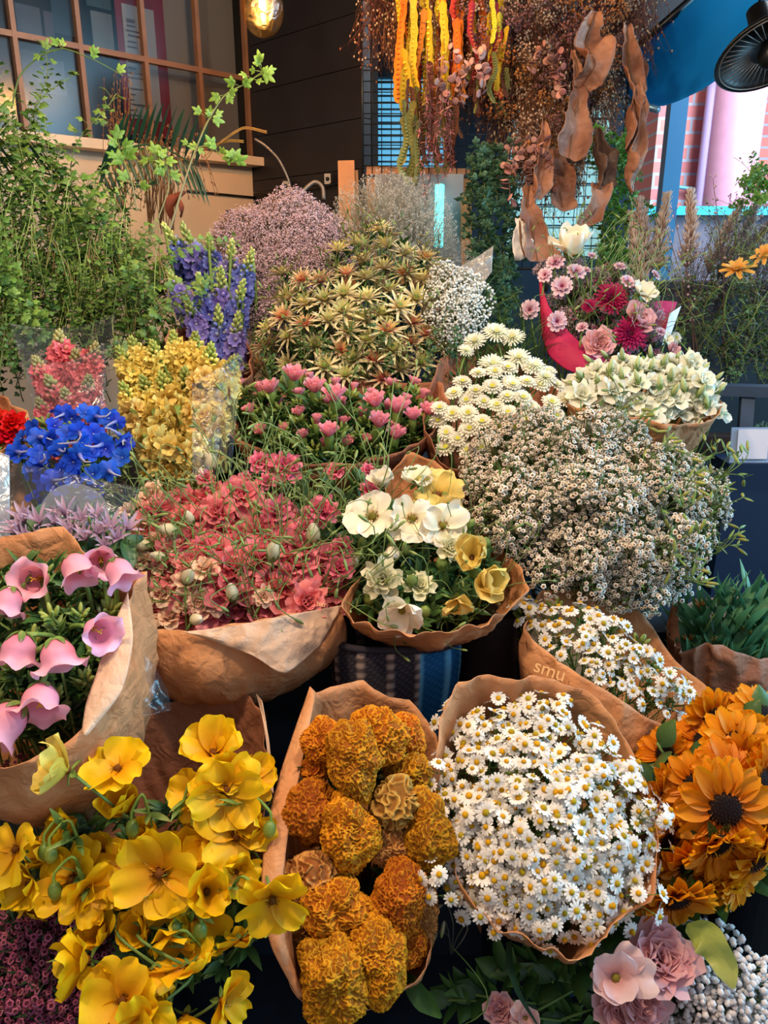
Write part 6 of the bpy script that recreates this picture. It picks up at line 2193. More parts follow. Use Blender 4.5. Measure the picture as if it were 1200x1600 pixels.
# white chrysanthemums in dark paper
nH = neck_of(760, 680, 1.52, .12, .22)
wrap('dark brown paper around the small white chrysanthemums', [(660, 650, 1.50), (690, 560, 1.7), (800, 540, 1.8), (870, 600, 1.66), (860, 680, 1.5), (800, 735, 1.42), (742, 742, 1.40), (690, 722, 1.43)], nH, mat=M_KRAFT_DARK, seed=12, bulge=.02)
bucket('dark bucket of the white chrysanthemums', nH, .055, max(.08, nH.z - .905))
polyH = [(680, 650), (700, 610), (760, 575), (820, 560), (860, 580), (895, 620), (870, 650), (800, 670), (740, 715), (690, 700)]
fill(MUM, polyH, 20, dome(780, 640, 110, 90, 1.48, .05, -.0006), nH, 'small white chrysanthemum with a green-yellow eye', 'small white chrysanthemums', s=(1.0, 1.25), seed=65, cam_bias=.6)
for (x, y, s, lb) in ((775, 520, 1.0, 'white spider chrysanthemum at the very top'), (800, 528, .9, 'white spider chrysanthemum right of the top one'), (742, 534, .85, 'cream spider chrysanthemum seen side-on at the left'), (770, 570, 1.0, 'spider chrysanthemum below the side-on one'), (810, 560, .95, 'spider chrysanthemum at the centre of the clump'), (835, 572, .85, 'spider chrysanthemum at the right of the clump'), (728, 548, .6, 'yellowish half-open chrysanthemum at the far left'), (800, 600, .9, 'spider chrysanthemum just above the small ones'), (852, 590, .8, 'spider chrysanthemum touching the cream lisianthus')):
    place(MUMS[0], W(x, y, 1.60 - (y - 520) * .0008), (rnd.uniform(-.3, .3), -.6, .9), s * .85, lb, 'white spider chrysanthemums', nH)
fill(THREAD, [(720, 480), (800, 480), (850, 530), (830, 580), (720, 600)], 30, lambda x, y: 1.74, W(780, 680, 1.75), 'fine grassy green tuft behind the spider chrysanthemums', 'grassy tufts behind the chrysanthemums', s=(.9, 1.3), seed=66, nadd=(0, -.2, .5))

# white lisianthus in brown paper, right
nV = neck_of(1000, 660, 1.58, .10, .2)
wrap('brown paper wrap with clear edge around the white lisianthus', [(884, 630, 1.52), (900, 590, 1.62), (980, 565, 1.72), (1070, 572, 1.72), (1125, 610, 1.62), (1112, 655, 1.50), (1060, 664, 1.46), (1000, 655, 1.45), (940, 645, 1.46)], nV, seed=13, bulge=.015, mat=M_KRAFT)
bucket('dark bucket of the white lisianthus', nV, .055, max(.08, nV.z - .905))
WHT0, WHT1 = lin((222, 226, 190)), lin((244, 242, 230))
LIS_W = [ruffled('white_lisianthus', 'lisianthus', 470 + i, WHT0, WHT1, .021, 3, .7, .08) for i in range(3)]
LIS_WB = [bud('white_lisianthus_bud', 'flower bud', 475 + i, lin((160, 180, 104)), lin((222, 226, 180)), .032, .0055, S_THIN) for i in range(2)]
polyV = [(895, 620), (900, 585), (960, 565), (1060, 565), (1110, 600), (1120, 645), (1060, 655), (980, 645), (930, 640)]
dfV = dome(1000, 610, 120, 50, 1.53, .05, -.0007)
fill(LIS_W, polyV, 20, dfV, nV, 'creamy white lisianthus bloom', 'white lisianthus blooms', s=(1.0, 1.35), seed=67, cam_bias=.5)
fill(LIS_WB, [(890, 600), (930, 560), (1080, 555), (1130, 600), (1110, 640), (1000, 600)], 20, lambda x, y: dfV(x, y) - .025, nV, 'slim pale green lisianthus bud', 'white lisianthus buds', s=(.8, 1.1), seed=68, spread=.7)
fill(TUFT_BUD, polyV, 30, lambda x, y: dfV(x, y) + .01, nV, 'green buds among the white lisianthus', 'greenery of the white lisianthus', seed=69, zones=False)
for (x, y, lb) in ((1082, 570, 'topmost right white lisianthus, cup-shaped'), (1098, 598, 'white lisianthus at the right end of the bunch, blue-lit'), (908, 618, 'open white lisianthus at the left end of the bunch'), (958, 612, 'large white lisianthus with splayed petals near the paper')):
    place(LIS_W[0], W(x, y, dfV(x, y) - .03), (rnd.uniform(-.2, .3), -.7, .6), 1.2, lb, None, nV)
# ------------------------------------------------------------------ back row
# purple-blue delphiniums
nU = neck_of(330, 470, 1.80, .10, .30)
for i, (x, y, lx, s) in enumerate(((256, 352, -.5, 1.0), (285, 352, -.3, 1.1), (325, 368, 0, 1.0), (362, 378, .15, 1.05), (394, 392, .4, 1), (262, 420, -.35, .9), (310, 430, -.1, 1.05), (345, 420, .1, 1.05), (380, 440, .3, 1), (290, 465, -.3, .9), (340, 480, 0, 1), (372, 490, .2, .95))):
    row = 'back' if i < 5 else 'middle' if i < 9 else 'front'
    place(DELPH[i % 4], W(x, y, 1.84 - (y - 375) * .0008), (lx, -.2, 1), s, 'violet-blue delphinium spike with green bud tip, %s from the left of the %s row' % (ORD[i if i < 5 else i - 5 if i < 9 else i - 9], row), 'violet delphinium spikes', nU)
wrap('brown paper behind the yellow stock around the delphiniums', [(258, 520, 1.74), (300, 510, 1.86), (360, 515, 1.86), (394, 540, 1.76), (390, 590, 1.68), (330, 600, 1.64), (270, 590, 1.67)], nU + Vector((0, 0, -.05)), mat=M_KRAFT_DARK, seed=14, bulge=.01, drop=.03)

# pink statice
nN = neck_of(450, 430, 2.02, .05, .26)
polyN = [(385, 480), (340, 380), (360, 350), (420, 330), (460, 310), (490, 335), (520, 360), (540, 400), (500, 440), (440, 470), (440, 540), (400, 520)]
fill(STAT, polyN, 15, dome(440, 420, 110, 110, 1.93, .06, -.0004), nN, 'dusty pink statice spray', 'pink statice sprays', s=(.7, 1.0), seed=71)
# grey limonium haze
nO = neck_of(610, 360, 2.08, .05, .24)
fill(LIMO, [(525, 370), (545, 320), (585, 300), (640, 290), (680, 320), (695, 370), (640, 400), (560, 400)], 18, dome(610, 340, 95, 80, 2.06, .05, -.0003), nO, 'hazy grey limonium spray', 'grey limonium sprays', s=(.6, .9), seed=72)
fill(LIMO, [(690, 380), (730, 390), (735, 460), (690, 440)], 24, lambda x, y: 2.1, nO, 'thin limonium spray reaching in front of the framed mirror', 'limonium in front of the mirror', s=(.5, .7), seed=73, zones=False)
# gypsophila
nJ = neck_of(715, 490, 1.88, .05, .22)
fill(GYP, [(690, 420), (730, 430), (755, 470), (745, 510), (700, 540), (670, 500)], 13, dome(715, 475, 45, 55, 1.70, .04, -.0004), nJ, 'white gypsophila spray', 'white gypsophila sprays', s=(.7, .95), seed=74)
t = thing('clear_sleeve', 'clear plastic sleeve tip sticking up behind the gypsophila', 'plastic sleeve', W(735, 430, 1.9))
patch('film', t, ([(690, 430, 1.94), (735, 408, 1.92), (771, 384, 1.92)], [(735, 470, 1.84), (750, 450, 1.85), (768, 425, 1.88)]), film_mat('frosty_film', (.8, .85, .95), .2, .2), amp=.006, origin=t.location, thick=.0004)
# star bracts
nI = neck_of(575, 520, 1.74, .08, .30)
polyI = [(405, 590), (425, 480), (440, 430), (500, 440), (530, 370), (590, 355), (640, 380), (690, 430), (700, 500), (690, 560), (620, 590), (560, 600), (480, 590)]
dfI = dome(570, 490, 150, 120, 1.70, .08, -.0006, jit=.02)
fill(STAR, polyI, 27, dfI, nI, 'cream star-shaped bract flower', 'cream star bract flowers', s=(.95, 1.25), seed=75, cam_bias=.45, spread=.45)
fill(TUFT, polyI, 26, lambda x, y: dfI(x, y) + .04, nI, 'narrow dark leaves between the star bracts', 'leaves of the star bracts', seed=76, zones=False)
fill([bud_sprig('dried_bud_sprig', 'bud sprig', 480, lin((110, 80, 60)), 6, .06, True, lin((110, 96, 60)))], polyI, 40, lambda x, y: dfI(x, y), nI, 'brownish twiggy sprig between the star bracts', 'twiggy sprigs of the star bracts', seed=77, zones=False)
fill(BR_D, [(400, 570), (700, 560), (720, 620), (400, 620)], 36, lambda x, y: 1.72, nI, 'dark green leafy branch under the star bracts', 'dark branches under the star bracts', s=(.4, .5), seed=78, zones=False, stem=False)
fill(BR_D, [(660, 500), (760, 500), (740, 600), (670, 600)], 30, lambda x, y: 1.80, nI, 'dark green leafy branch under the gypsophila', 'dark branches under the gypsophila', s=(.4, .5), seed=79, zones=False, stem=False)
for nk_, w in ((nU, 'violet delphiniums'), (nN, 'pink statice'), (nO, 'grey limonium'), (nJ, 'white gypsophila'), (nI, 'star bracts')):
    bucket('dark bucket of the ' + w, nk_ + Vector((0, 0, .02)), .05, max(.05, nk_.z + .02 - 1.066))

# mixed bouquet in magenta paper
nM2 = neck_of(930, 520, 1.82, .08, .24)
t = thing('magenta_wrap', 'magenta paper wrap swooping around the mixed pink bouquet', 'flower wrap', nM2)
patch('front_sheet', t, ([(842, 420, 1.80), (858, 480, 1.76), (900, 530, 1.72), (945, 560, 1.72), (985, 548, 1.74)], [(846, 520, 1.78), (858, 556, 1.74), (890, 580, 1.71), (935, 590, 1.71), (990, 590, 1.73)]), M_MAGENTA, amp=.003, bow=.01, origin=nM2)
patch('back_sheet', t, ([(1012, 472, 1.84), (1035, 470, 1.85), (1058, 472, 1.86)], [(1004, 530, 1.80), (1022, 535, 1.80), (1042, 520, 1.82)]), M_MAGENTA, amp=.002, origin=nM2)
patch('white_edge', t, ([(1046, 490, 1.82), (1064, 478, 1.84)], [(1034, 540, 1.80), (1046, 528, 1.81)]), M_WHITE_PAPER, amp=.002, origin=nM2)
MAG = [(890, 404, 'W', 1.9, (0, -.3, 1), 'large blush white tulip-like bloom at the top'), (868, 410, 'P', 1.0, (-.3, -.6, .7), 'pale pink scabious at the upper left'), (900, 425, 'P', 1.0, (.1, -.7, .7), 'pale pink scabious under the blush white bloom'), (878, 448, 'P', 1.1, (-.2, -.8, .5), 'pink scabious left of centre'), (828, 484, 'P', 1.0, (-.4, -.9, .2), 'pink-eyed white scabious lowest on the left'), (870, 502, 'P', 1.0, (0, -.9, .2), 'pale scabious hanging over the magenta paper'), (852, 430, 'P', .8, (-.5, -.7, .4), 'small pale scabious behind the left ones'), (955, 466, 'C', 1.1, (0, -.9, .5), 'large crimson chrysanthemum in the upper centre'), (985, 522, 'C', 1.15, (.1, -.9, .4), 'dark crimson chrysanthemum in the lower right'), (997, 500, 'R', 1.0, (.3, -.6, .5), 'dusky pink rose beside the crimson chrysanthemum'), (935, 538, 'R', .9, (-.1, -.8, .4), 'peach rose low in the centre'), (1000, 460, 'Q', 1.0, (.3, -.6, .6), 'pale cream bloom near the magenta corner'), (980, 440, 'P', .8, (.2, -.6, .6), 'pink scabious at the upper right'), (1024, 430, 'P', .6, (.6, -.5, .6), 'faint lilac bloom on the far right twig'), (920, 478, 'C', .5, (-.3, -.7, .5), 'small magenta bloom left of the large crimson one'), (1040, 532, 'Q', .5, (.4, -.7, .3), 'tiny white daisy-like bloom by the white paper edge'), (1050, 548, 'R', .45, (.4, -.7, .2), 'little rose pink button at the right edge'), (925, 400, 'P', .55, (.2, -.5, .8), 'small pale pink bloom right of the blush white one')]
for (x, y, k, s, dv, lb) in MAG:
    pr = {'W': WR['cup'][0], 'P': COSM[0], 'C': GERB[0], 'R': ROSE, 'Q': WR['half'][0]}[k]
    place(pr, W(x, y, 1.76 - (y - 400) * .0005), dv, s * (.9 if k == 'R' else 1), lb + ' of the magenta bouquet', None, nM2)
fill(GREEN_SP, [(860, 400), (930, 390), (1030, 430), (1040, 520), (960, 550), (880, 500)], 26, lambda x, y: 1.80 - (y - 400) * .0004, nM2, 'fine green twig of the magenta bouquet', 'twigs of the magenta bouquet', s=(.6, .9), seed=81, spread=.6)
fill(WAXP, [(870, 430), (960, 420), (1020, 480), (1030, 560), (950, 570), (890, 520)], 26, lambda x, y: 1.82 - (y - 400) * .0004, nM2, 'pink filler spray in the magenta bouquet', 'pink filler sprays of the magenta bouquet', s=(.6, .8), seed=82, zones=False)
fill(TUFT, [(860, 430), (1020, 440), (1020, 560), (930, 560)], 19, lambda x, y: 1.86 - (y - 400) * .0004, nM2, 'grey-green leaves in the magenta bouquet', 'leaves of the magenta bouquet', seed=83, zones=False)
bucket('dark bucket of the magenta bouquet', nM2 + Vector((0, 0, .02)), .05, max(.05, nM2.z + .02 - 1.066))

# ------------------------------------------------------------------ green branches at the left
nGr = W(110, 640, 2.1)
rg = random.Random(91)
def greens(prs, poly, mind, df, label, group, s, seed, lean=0.5, zones=True):
    for (x, y) in darts(poly, mind, 300, seed):
        p = W(x, y, df(x, y))
        d = Vector(((x - 110) / 260 * lean + rg.uniform(-.5, .5), rg.uniform(-.7, .2), rg.uniform(.5, 1.2)))
        place(rg.choice(prs), p, d, rg.uniform(*s), label + (' ' + zone(x, y, poly).replace('bunch', 'green mass') if zones else ''), group)
greens(BR, [(-60, 600), (-60, 350), (0, 250), (50, 235), (95, 290), (130, 370), (235, 450), (245, 560), (150, 560)], 25, lambda x, y: 1.90 - (y - 400) * .0006 + rg.uniform(-.06, .06), 'fresh green leafy branch', 'fresh green branches at the left', (.6, .95), 92)
greens(BR, [(-60, 600), (-60, 420), (20, 400), (240, 440), (250, 560)], 24, lambda x, y: 1.84 - (y - 400) * .0004, 'bright green leafy branch low', 'low bright branches at the left', (.35, .6), 93)
greens(BR_D, [(-60, 640), (-60, 360), (100, 380), (250, 470), (260, 620)], 23, lambda x, y: 1.98, 'dark green leafy branch behind the fresh green ones', 'dark branches at the left', (.7, 1.0), 94, zones=False)
# straight reedy stems through it
rg = random.Random(95)
for i in range(110):
    x, y = rg.uniform(-20, 250), rg.uniform(280, 500)
    mb = MB()
    p0, p1 = W(x + rg.uniform(-40, 40), y + rg.uniform(80, 180), 1.80), W(x, y, 1.78 + rg.uniform(-.05, .05))
    mid = (p0 + p1) / 2 + Vector((rg.uniform(-.02, .02), 0, 0))
    t = link('reed_stem', None, None)
    mb = MB()
    tube(mb, smooth_path([p0 - p0, mid - p0, p1 - p0], 8), [.0016, .0007], lin((160, 182, 100)) if i % 3 else lin((150, 128, 80)), 5)
    t = link('reed_stem', mb.mesh('reed_stem', M_STEM), None, p0)
    tag(t, 'thin pale green reed stem standing in the left greenery', 'stem', 'reed stems in the left greenery')
for o in [o for o in list(COL.objects) if o.name.startswith('reed_stem') and o.type == 'EMPTY']:
    bpy.data.objects.remove(o)


def vine(label, pts, leaves, seed, r=.0028, c=lin((150, 142, 110)), ls=.024):
    """one arching shoot with its own leaves; pts in photograph places, leaves = (t, size)"""
    rg = random.Random(seed)
    P = smooth_path([W(*p) for p in pts], 40)
    o = Vector(P[0])
    t = thing('arching_shoot', label, 'branch', o)
    mb = MB()
    tube(mb, [Vector(p) - o for p in P], [r, r * .35], c, 6, col2=GRN_L)
    part('shoot', mb, M_STEM, t)
    for (tt, n) in leaves:
        lf = MB()
        for k in range(n):
            b = Vector(P[min(39, int(tt * 39))]) - o
            tmp = MB()
            s = ls * rg.uniform(.6, 1.1)
            for ang, l in ((-55, .75), (0, 1.0), (55, .75), (-110, .4), (110, .4)):
                petal(tmp, ang, s * l, s * .42, 5, -20, lin((104, 148, 54)), lin((140, 180, 72)), cup=-.1, nu=5, nv=4, a=.55, b=.75, rg=rg)
            d = Vector((rg.uniform(-1, 1), rg.uniform(-.6, .2), rg.uniform(-.3, 1))).normalized()
            pt = b + d * rg.uniform(.008, .028)
            tube(lf, [b, pt], .0007, GRN_L, 4)
            nr = (CAM - (pt + o)).normalized() + Vector((rg.uniform(-1, 1), rg.uniform(-1, 1), rg.uniform(-.2, 1))) * .6
            nr.normalize()
            x = (d - nr * d.dot(nr)).normalized()
            y = nr.cross(x)
            lf.merge(tmp, Matrix(((x.x, y.x, nr.x, pt.x), (x.y, y.y, nr.y, pt.y), (x.z, y.z, nr.z, pt.z), (0, 0, 0, 1))))
        part('leaf_cluster', lf, M_LEAF, t)


vine('long ivy-leaved shoot reaching up right past the shop window', [(262, 370, 1.9), (296, 260, 1.88), (322, 195, 1.86), (350, 150, 1.85), (385, 130, 1.84), (410, 112, 1.83)], [(.30, 3), (.45, 5), (.62, 4), (.76, 3), (.88, 3), (1, 7)], 1)
vine('thin shoot arching over the left greenery in front of the window', [(18, 170, 1.9), (30, 120, 1.88), (62, 88, 1.87), (100, 76, 1.86), (150, 95, 1.85), (192, 118, 1.85)], [(.45, 2), (.6, 2), (.78, 3), (.97, 1)], 2, .0022, lin((96, 120, 70)), .02)
vine('side shoot curving right with small leaves below the long ivy shoot', [(296, 240, 1.88), (318, 228, 1.87), (340, 240, 1.86), (368, 254, 1.86)], [(.3, 1), (.7, 3), (.9, 3), (1, 3)], 3, .0015, ls=.026)
vine('short upright shoot with small leaves left of the delphiniums', [(232, 380, 1.9), (262, 300, 1.88), (262, 262, 1.87), (244, 250, 1.86)], [(.5, 3), (.75, 4), (.95, 4)], 4, .0018, ls=.028)
vine('slender shoot with small leaves in front of the dark palm leaf', [(214, 330, 1.9), (205, 280, 1.88), (190, 245, 1.87), (186, 228, 1.86)], [(.3, 3), (.6, 4), (.95, 4)], 5, .0018, ls=.03)
vine('slender reddish shoot crossing below the palm leaf', [(120, 460, 1.84), (190, 440, 1.83), (230, 448, 1.82), (290, 440, 1.82)], [(.4, 2), (.7, 1)], 6, .0014, lin((150, 90, 60)), .02)

# dark palm fan and brown grasses by the window
for k, (x0, y0, ang0, lb) in enumerate(((150, 300, 40, 'dark green palm frond fanned out behind the fresh branches'), (140, 340, 140, 'second dark palm frond, leaning left behind the fresh branches'))):
    o = W(x0, y0, 1.95)
    t = thing('palm_frond', lb, 'palm leaf', o)
    mb = MB()
    rg = random.Random(k)
    sp = smooth_path([Vector((0, 0, 0)), Vector((.06 * (1 - 2 * k), 0, .09)), Vector((.16 * (1 - 2 * k), 0, .11)), Vector((.26 * (1 - 2 * k), -.02, .06))], 20)
    tube(mb, sp, [.004, .0015], GRN_D, 6)
    part('rib', mb, M_STEM, t)
    mb = MB()
    for i in range(2, 20):
        for sgn in (-1, 1):
            b = Vector(sp[i])
            d = Vector((.4 * (1 - 2 * k), -.3, .9 * sgn))
            green_leaf(mb, b, d, .11, .013, lin((28, 58, 44)), lin((34, 74, 52)), droop=.5, seed=i, n=7)
    part('leaflets', mb, M_LEAF, t)
rg = random.Random(8)
for i in range(60):
    up = i < 22
    x0, y0 = (rg.uniform(165, 200), 330) if up else (rg.uniform(230, 275), rg.uniform(330, 370))
    if up:
        pts = [(x0, y0, 2.2), (x0 + rg.uniform(-10, 10), 240, 2.2), (x0 + rg.uniform(-25, 20), rg.uniform(100, 190), 2.2)]
    else:
        ex = rg.uniform(-60, 60)
        pts = [(x0, y0, 2.05), (x0 + ex * .4, rg.uniform(215, 260), 2.05), (x0 + ex, rg.uniform(200, 260), 2.03), (x0 + ex * 1.5, rg.uniform(240, 330), 2.02)]
    P = smooth_path([W(*p) for p in pts], 14)
    mb = MB()
    o = Vector(P[0])
    tube(mb, [Vector(p) - o for p in P], [.0014, .0006], lin((116, 80, 50)), 4)
    for j in range(8, 14):
        for q in range(2):
            blob(mb, Vector(P[j]) - o + Vector((rg.uniform(-1, 1), 0, rg.uniform(-1, 1))) * .003, (.0012, .0012, .004), lin((140, 96, 60)), 3, 4, axis=(rg.uniform(-1, 1), 0, 1))
    t = link('dried_grass_stalk', mb.mesh('dried_grass_stalk', M_DRY), None, o)
    tag(t, 'thin brown dried grass blade %s' % ('standing up in front of the shop window' if up else 'arching over beside the cream wall'), 'dried grass', 'dried grass in front of the window' if up else 'dried grass beside the cream wall')
for (pts, lb) in (([(318, 246, 1.95), (345, 222, 1.94), (380, 200, 1.93), (414, 206, 1.92)], 'ochre drooping grass ear, upper of two by the boards'), ([(322, 250, 1.95), (340, 226, 1.95), (358, 220, 1.94), (378, 221, 1.93)], 'ochre drooping grass ear, lower of two by the boards')):
    P = smooth_path([W(*p) for p in pts], 30)
    o = Vector(P[0])
    mb = MB()
    tube(mb, [Vector(p) - o for p in P], .001, lin((170, 124, 60)), 4)
    for j in range(10, 30):
        for q in (-1, 1):
            blob(mb, Vector(P[j]) - o + Vector((0, 0, q * .002)), (.0016, .0016, .006), lin((186, 140, 72)), 3, 5, axis=Vector(P[min(29, j + 1)]) - Vector(P[j - 1]))
    t = link('grass_ear', mb.mesh('grass_ear', M_DRY), None, o)
    tag(t, lb, 'grass ear')
t = thing('copper_leaf', 'curled copper-brown dried leaf in front of the cream wall', 'dried leaf', W(278, 325, 1.95))
mb = MB()
for (a, b, c, w) in (((272, 345), (270, 318), (290, 300), .016), ((284, 340), (288, 322), (278, 308), .013)):
    ribbon(mb, [Vector(p) - t.location for p in smooth_path([W(*a, 1.95), W(*b, 1.93), W(*c, 1.95)], 12)], [.003, w, w * .8, .004], lin((120, 56, 34)), lin((150, 74, 44)), curl=.8, ruf=.3)
part('blade', mb, M_DRY, t)

# ------------------------------------------------------------------ things hanging from above
def hanging_pod(seed, c0, c1, L=.24):
    rg = random.Random(seed)
    mb, sm = MB(), MB()
    P = smooth_path([(0, 0, 0), (rg.uniform(-.012, .012), .004, -L * .35), (rg.uniform(-.02, .02), 0, -L * .7), (rg.uniform(-.02, .02), 0, -L)], 46)
    wd = [.002] + [.0105 + .0018 * math.sin(i * 1.6) for i in range(28)] + [.002]
    ribbon(mb, P, wd, c0, c1, twist=rg.uniform(-2, 2), curl=.35, nv=5, tw0=rg.uniform(0, 3))
    for j in range(6, 44, 2):
        blob(sm, Vector(P[j]) + Vector((0, -.001, 0)), (.0055, .003, .0032), c1, 4, 6)
    return Proto('bean_pod', 'dried pod', [('pod', P_('pod', mb, M_DRY), []), ('seeds', P_('seeds', sm, M_DRY), [])], None)


PODS = {'yellow': [hanging_pod(500 + i, lin((170, 140, 30)), lin((206, 180, 50))) for i in range(2)],
        'orange': [hanging_pod(510 + i, lin((190, 92, 26)), lin((214, 128, 40))) for i in range(2)],
        'red': [hanging_pod(520 + i, lin((140, 40, 34)), lin((176, 66, 46))) for i in range(2)],
        'olive': [hanging_pod(530 + i, lin((92, 90, 48)), lin((128, 124, 70)), .18) for i in range(2)],
        'brown': [hanging_pod(540 + i, lin((84, 46, 36)), lin((112, 66, 48)), .2) for i in range(2)]}
rg = random.Random(96)


def hang(prs, x, y, d, s, label, group, tilt=.12):
    o = place(rg.choice(prs), W(x, y, d), Vector((rg.uniform(-tilt, tilt), rg.uniform(-tilt, tilt), 1)), s, label, group)
    return o


for (kind, poly, n, s) in (('yellow', [(612, -40), (700, -40), (700, 70), (620, 80)], 16, (.9, 1.25)), ('orange', [(620, -60), (790, -60), (740, 40), (640, 60)], 16, (.9, 1.2)), ('red', [(640, -40), (790, -60), (780, 30), (640, 100)], 14, (.8, 1.1)), ('yellow', [(740, -60), (800, -60), (790, -20), (750, -20)], 7, (.6, .8)), ('olive', [(620, 130), (720, 130), (715, 180), (630, 190)], 12, (.9, 1.1)), ('brown', [(628, 90), (720, 100), (715, 180), (640, 180)], 10, (.8, 1.1)), ('olive', [(730, 60), (800, 60), (795, 110), (735, 110)], 8, (.6, .8)), ('brown', [(735, 40), (800, 40), (790, 90), (735, 90)], 7, (.7, .9)), ('yellow', [(756, 20), (800, 10), (796, 50), (758, 50)], 5, (.7, .8))):
    for (x, y) in darts(poly, 9, n, int(poly[0][0] + n)):
        hang(PODS[kind], x, y, 2.16 + rg.uniform(-.06, .08), rg.uniform(*s), '%s dried bean pod hanging %s' % (kind, 'in the upper left pod cluster' if x < 705 and y < 100 else 'low in the left pod cluster' if x < 725 else 'in the cluster right of the middle'), '%s dried pods %s' % (kind, 'high' if x < 705 and y < 100 else 'low' if x < 725 else 'of the middle cluster'))


def needle_hang(seed, c0, c1, n=60, L=.22, nl=.022, w=.004):
    rg_ = random.Random(seed)
    st, lf = MB(), MB()
    P = smooth_path([(0, 0, 0), (rg_.uniform(-.02, .02), 0, -L * .5), (rg_.uniform(-.03, .03), 0, -L)], 20)
    tube(st, P, .0014, lin((90, 60, 50)), 5)
    for i in range(n):
        b = Vector(P[rg_.randint(2, 19)])
        d = Vector((rg_.uniform(-1, 1), rg_.uniform(-1, 1), rg_.uniform(-.9, .2)))
        green_leaf(lf, b, d, nl * rg_.uniform(.7, 1.2), w, c0, c1, droop=.3, seed=i, n=4)
    return Proto('hanging_dried_sprig', 'dried sprig', [('needles', P_('needles', lf, M_DRY), []), ('twig', P_('twig', st, M_STEM), [])], None)


NEED = [needle_hang(550 + i, lin((150, 84, 88)), lin((190, 122, 122))) for i in range(3)]
for (x, y) in darts([(655, 70), (710, 70), (700, 200), (650, 200)], 17, 12, 3):
    hang(NEED, x, y, 2.1, rg.uniform(.7, 1), 'dusty pink needle-leaved dried sprig hanging below the yellow pods', 'pink dried sprigs')


def twig_tangle(seed, c0, n=42, R=.10):
    rg_ = random.Random(seed)
    mb, sd = MB(), MB()
    for i in range(n):
        a = rg_.uniform(0, 6.28)
        e = Vector((math.cos(a) * R * rg_.random(), math.sin(a) * R * .6 * rg_.random(), -rg_.uniform(.06, .22)))
        P = smooth_path([(0, 0, 0), e * .45 + Vector((rg_.uniform(-1, 1), rg_.uniform(-1, 1), 0)) * .03, e], 8)
        tube(mb, P, [.0013, .0005], c0, 4)
        for k in range(3):
            b = Vector(P[rg_.randint(3, 7)])
            q = b + Vector((rg_.uniform(-1, 1), rg_.uniform(-1, 1), rg_.uniform(-1, .5))) * .022
            tube(mb, [b, q], .0004, c0, 3)
            if rg_.random() < .6:
                blob(sd, q, (.003, .003, .004), lin((196, 170, 140)) if rg_.random() < .5 else lin((146, 92, 70)), 4, 5)
    return Proto('hanging_twig_bunch', 'dried bunch', [('twigs', P_('twigs', mb, M_DRY), []), ('seed_clumps', P_('seed_clumps', sd, M_DRY), [])], None)


TW = [twig_tangle(560 + i, c) for i, c in enumerate((lin((104, 64, 50)), lin((122, 84, 62)), lin((84, 50, 44)), lin((140, 98, 70))))]
for (poly, mind, lb, gp, dd) in (([(575, -40), (700, -60), (690, 30), (600, 20)], 22, 'tangled brown twig bunch hanging above the pods', 'twig bunches above the pods', 2.22), ([(700, -60), (1000, -60), (960, 60), (930, 190), (860, 200), (800, 120), (720, 100)], 25, 'tangled reddish-brown dried bunch hanging', 'dried bunches right of the pods', 2.3), ([(780, 60), (900, 60), (910, 230), (830, 240), (790, 160)], 25, 'seeded brown dried bunch hanging lower', 'lower dried bunches', 2.26), ([(960, -40), (1030, -40), (1010, 0), (970, 20)], 22, 'russet dried bunch hanging by the blue awning', 'dried bunches by the awning', 2.35)):
    for (x, y) in darts(poly, mind, 90, int(mind + poly[0][0])):
        hang(TW, x, y, dd + rg.uniform(-.05, .08), rg.uniform(.7, 1.05), lb + (' ' + zone(x, y, poly).replace('bunch', 'hanging mass') if gp != 'dried bunches by the awning' else ''), gp, .4)
# seed-head sprays and round dried leaves
DRYF = [spray('dried_flower_spray', 'dried flower spray', 570 + i, 60, .05, c0, c1, .0042, 'cup', cst=lin((110, 76, 56)), flat=.6) for i, (c0, c1) in enumerate(((lin((170, 130, 110)), lin((216, 190, 166))), (lin((176, 100, 50)), lin((206, 140, 80))), (lin((120, 76, 80)), lin((166, 116, 112)))))]
for (x, y) in darts([(720, -20), (1000, -30), (980, 40), (940, 160), (880, 220), (820, 250), (780, 200), (730, 110)], 24, 90, 12):
    place(rg.choice(DRYF), W(x, y, 2.2 + rg.uniform(-.04, .06)), (rg.uniform(-.6, .6), -.8, -.6), rg.uniform(.5, .9), 'small dried seed-head spray in the brown hanging mass ' + ('near the top' if y < 90 else 'lower down'), 'dried sprays ' + ('near the top' if y < 90 else 'lower down'))
EUC = []
for i in range(3):
    lf, st = MB(), MB()
    r2 = random.Random(580 + i)
    P = smooth_path([(0, 0, 0), (.01, 0, -.06), (-.006, 0, -.13)], 12)
    tube(st, P, .0012, lin((120, 80, 70)), 5)
    for k in range(9):
        b = Vector(P[1 + k])
        tmp = MB()
        blob(tmp, (.014, 0, 0), (.014, .0125, .0012), lin((164, 116, 110)), 4, 12, col2=lin((190, 146, 138)))
        q = Quaternion((r2.uniform(-1, 1), r2.uniform(-1, 1), r2.uniform(-1, 1)), r2.uniform(0, 3)).to_matrix().to_4x4()
        lf.merge(tmp, Matrix.Translation(b) @ q)
    EUC.append(Proto('dried_eucalyptus', 'dried sprig', [('leaves', P_('leaves', lf, M_DRY), []), ('twig', P_('twig', st, M_STEM), [])], None))
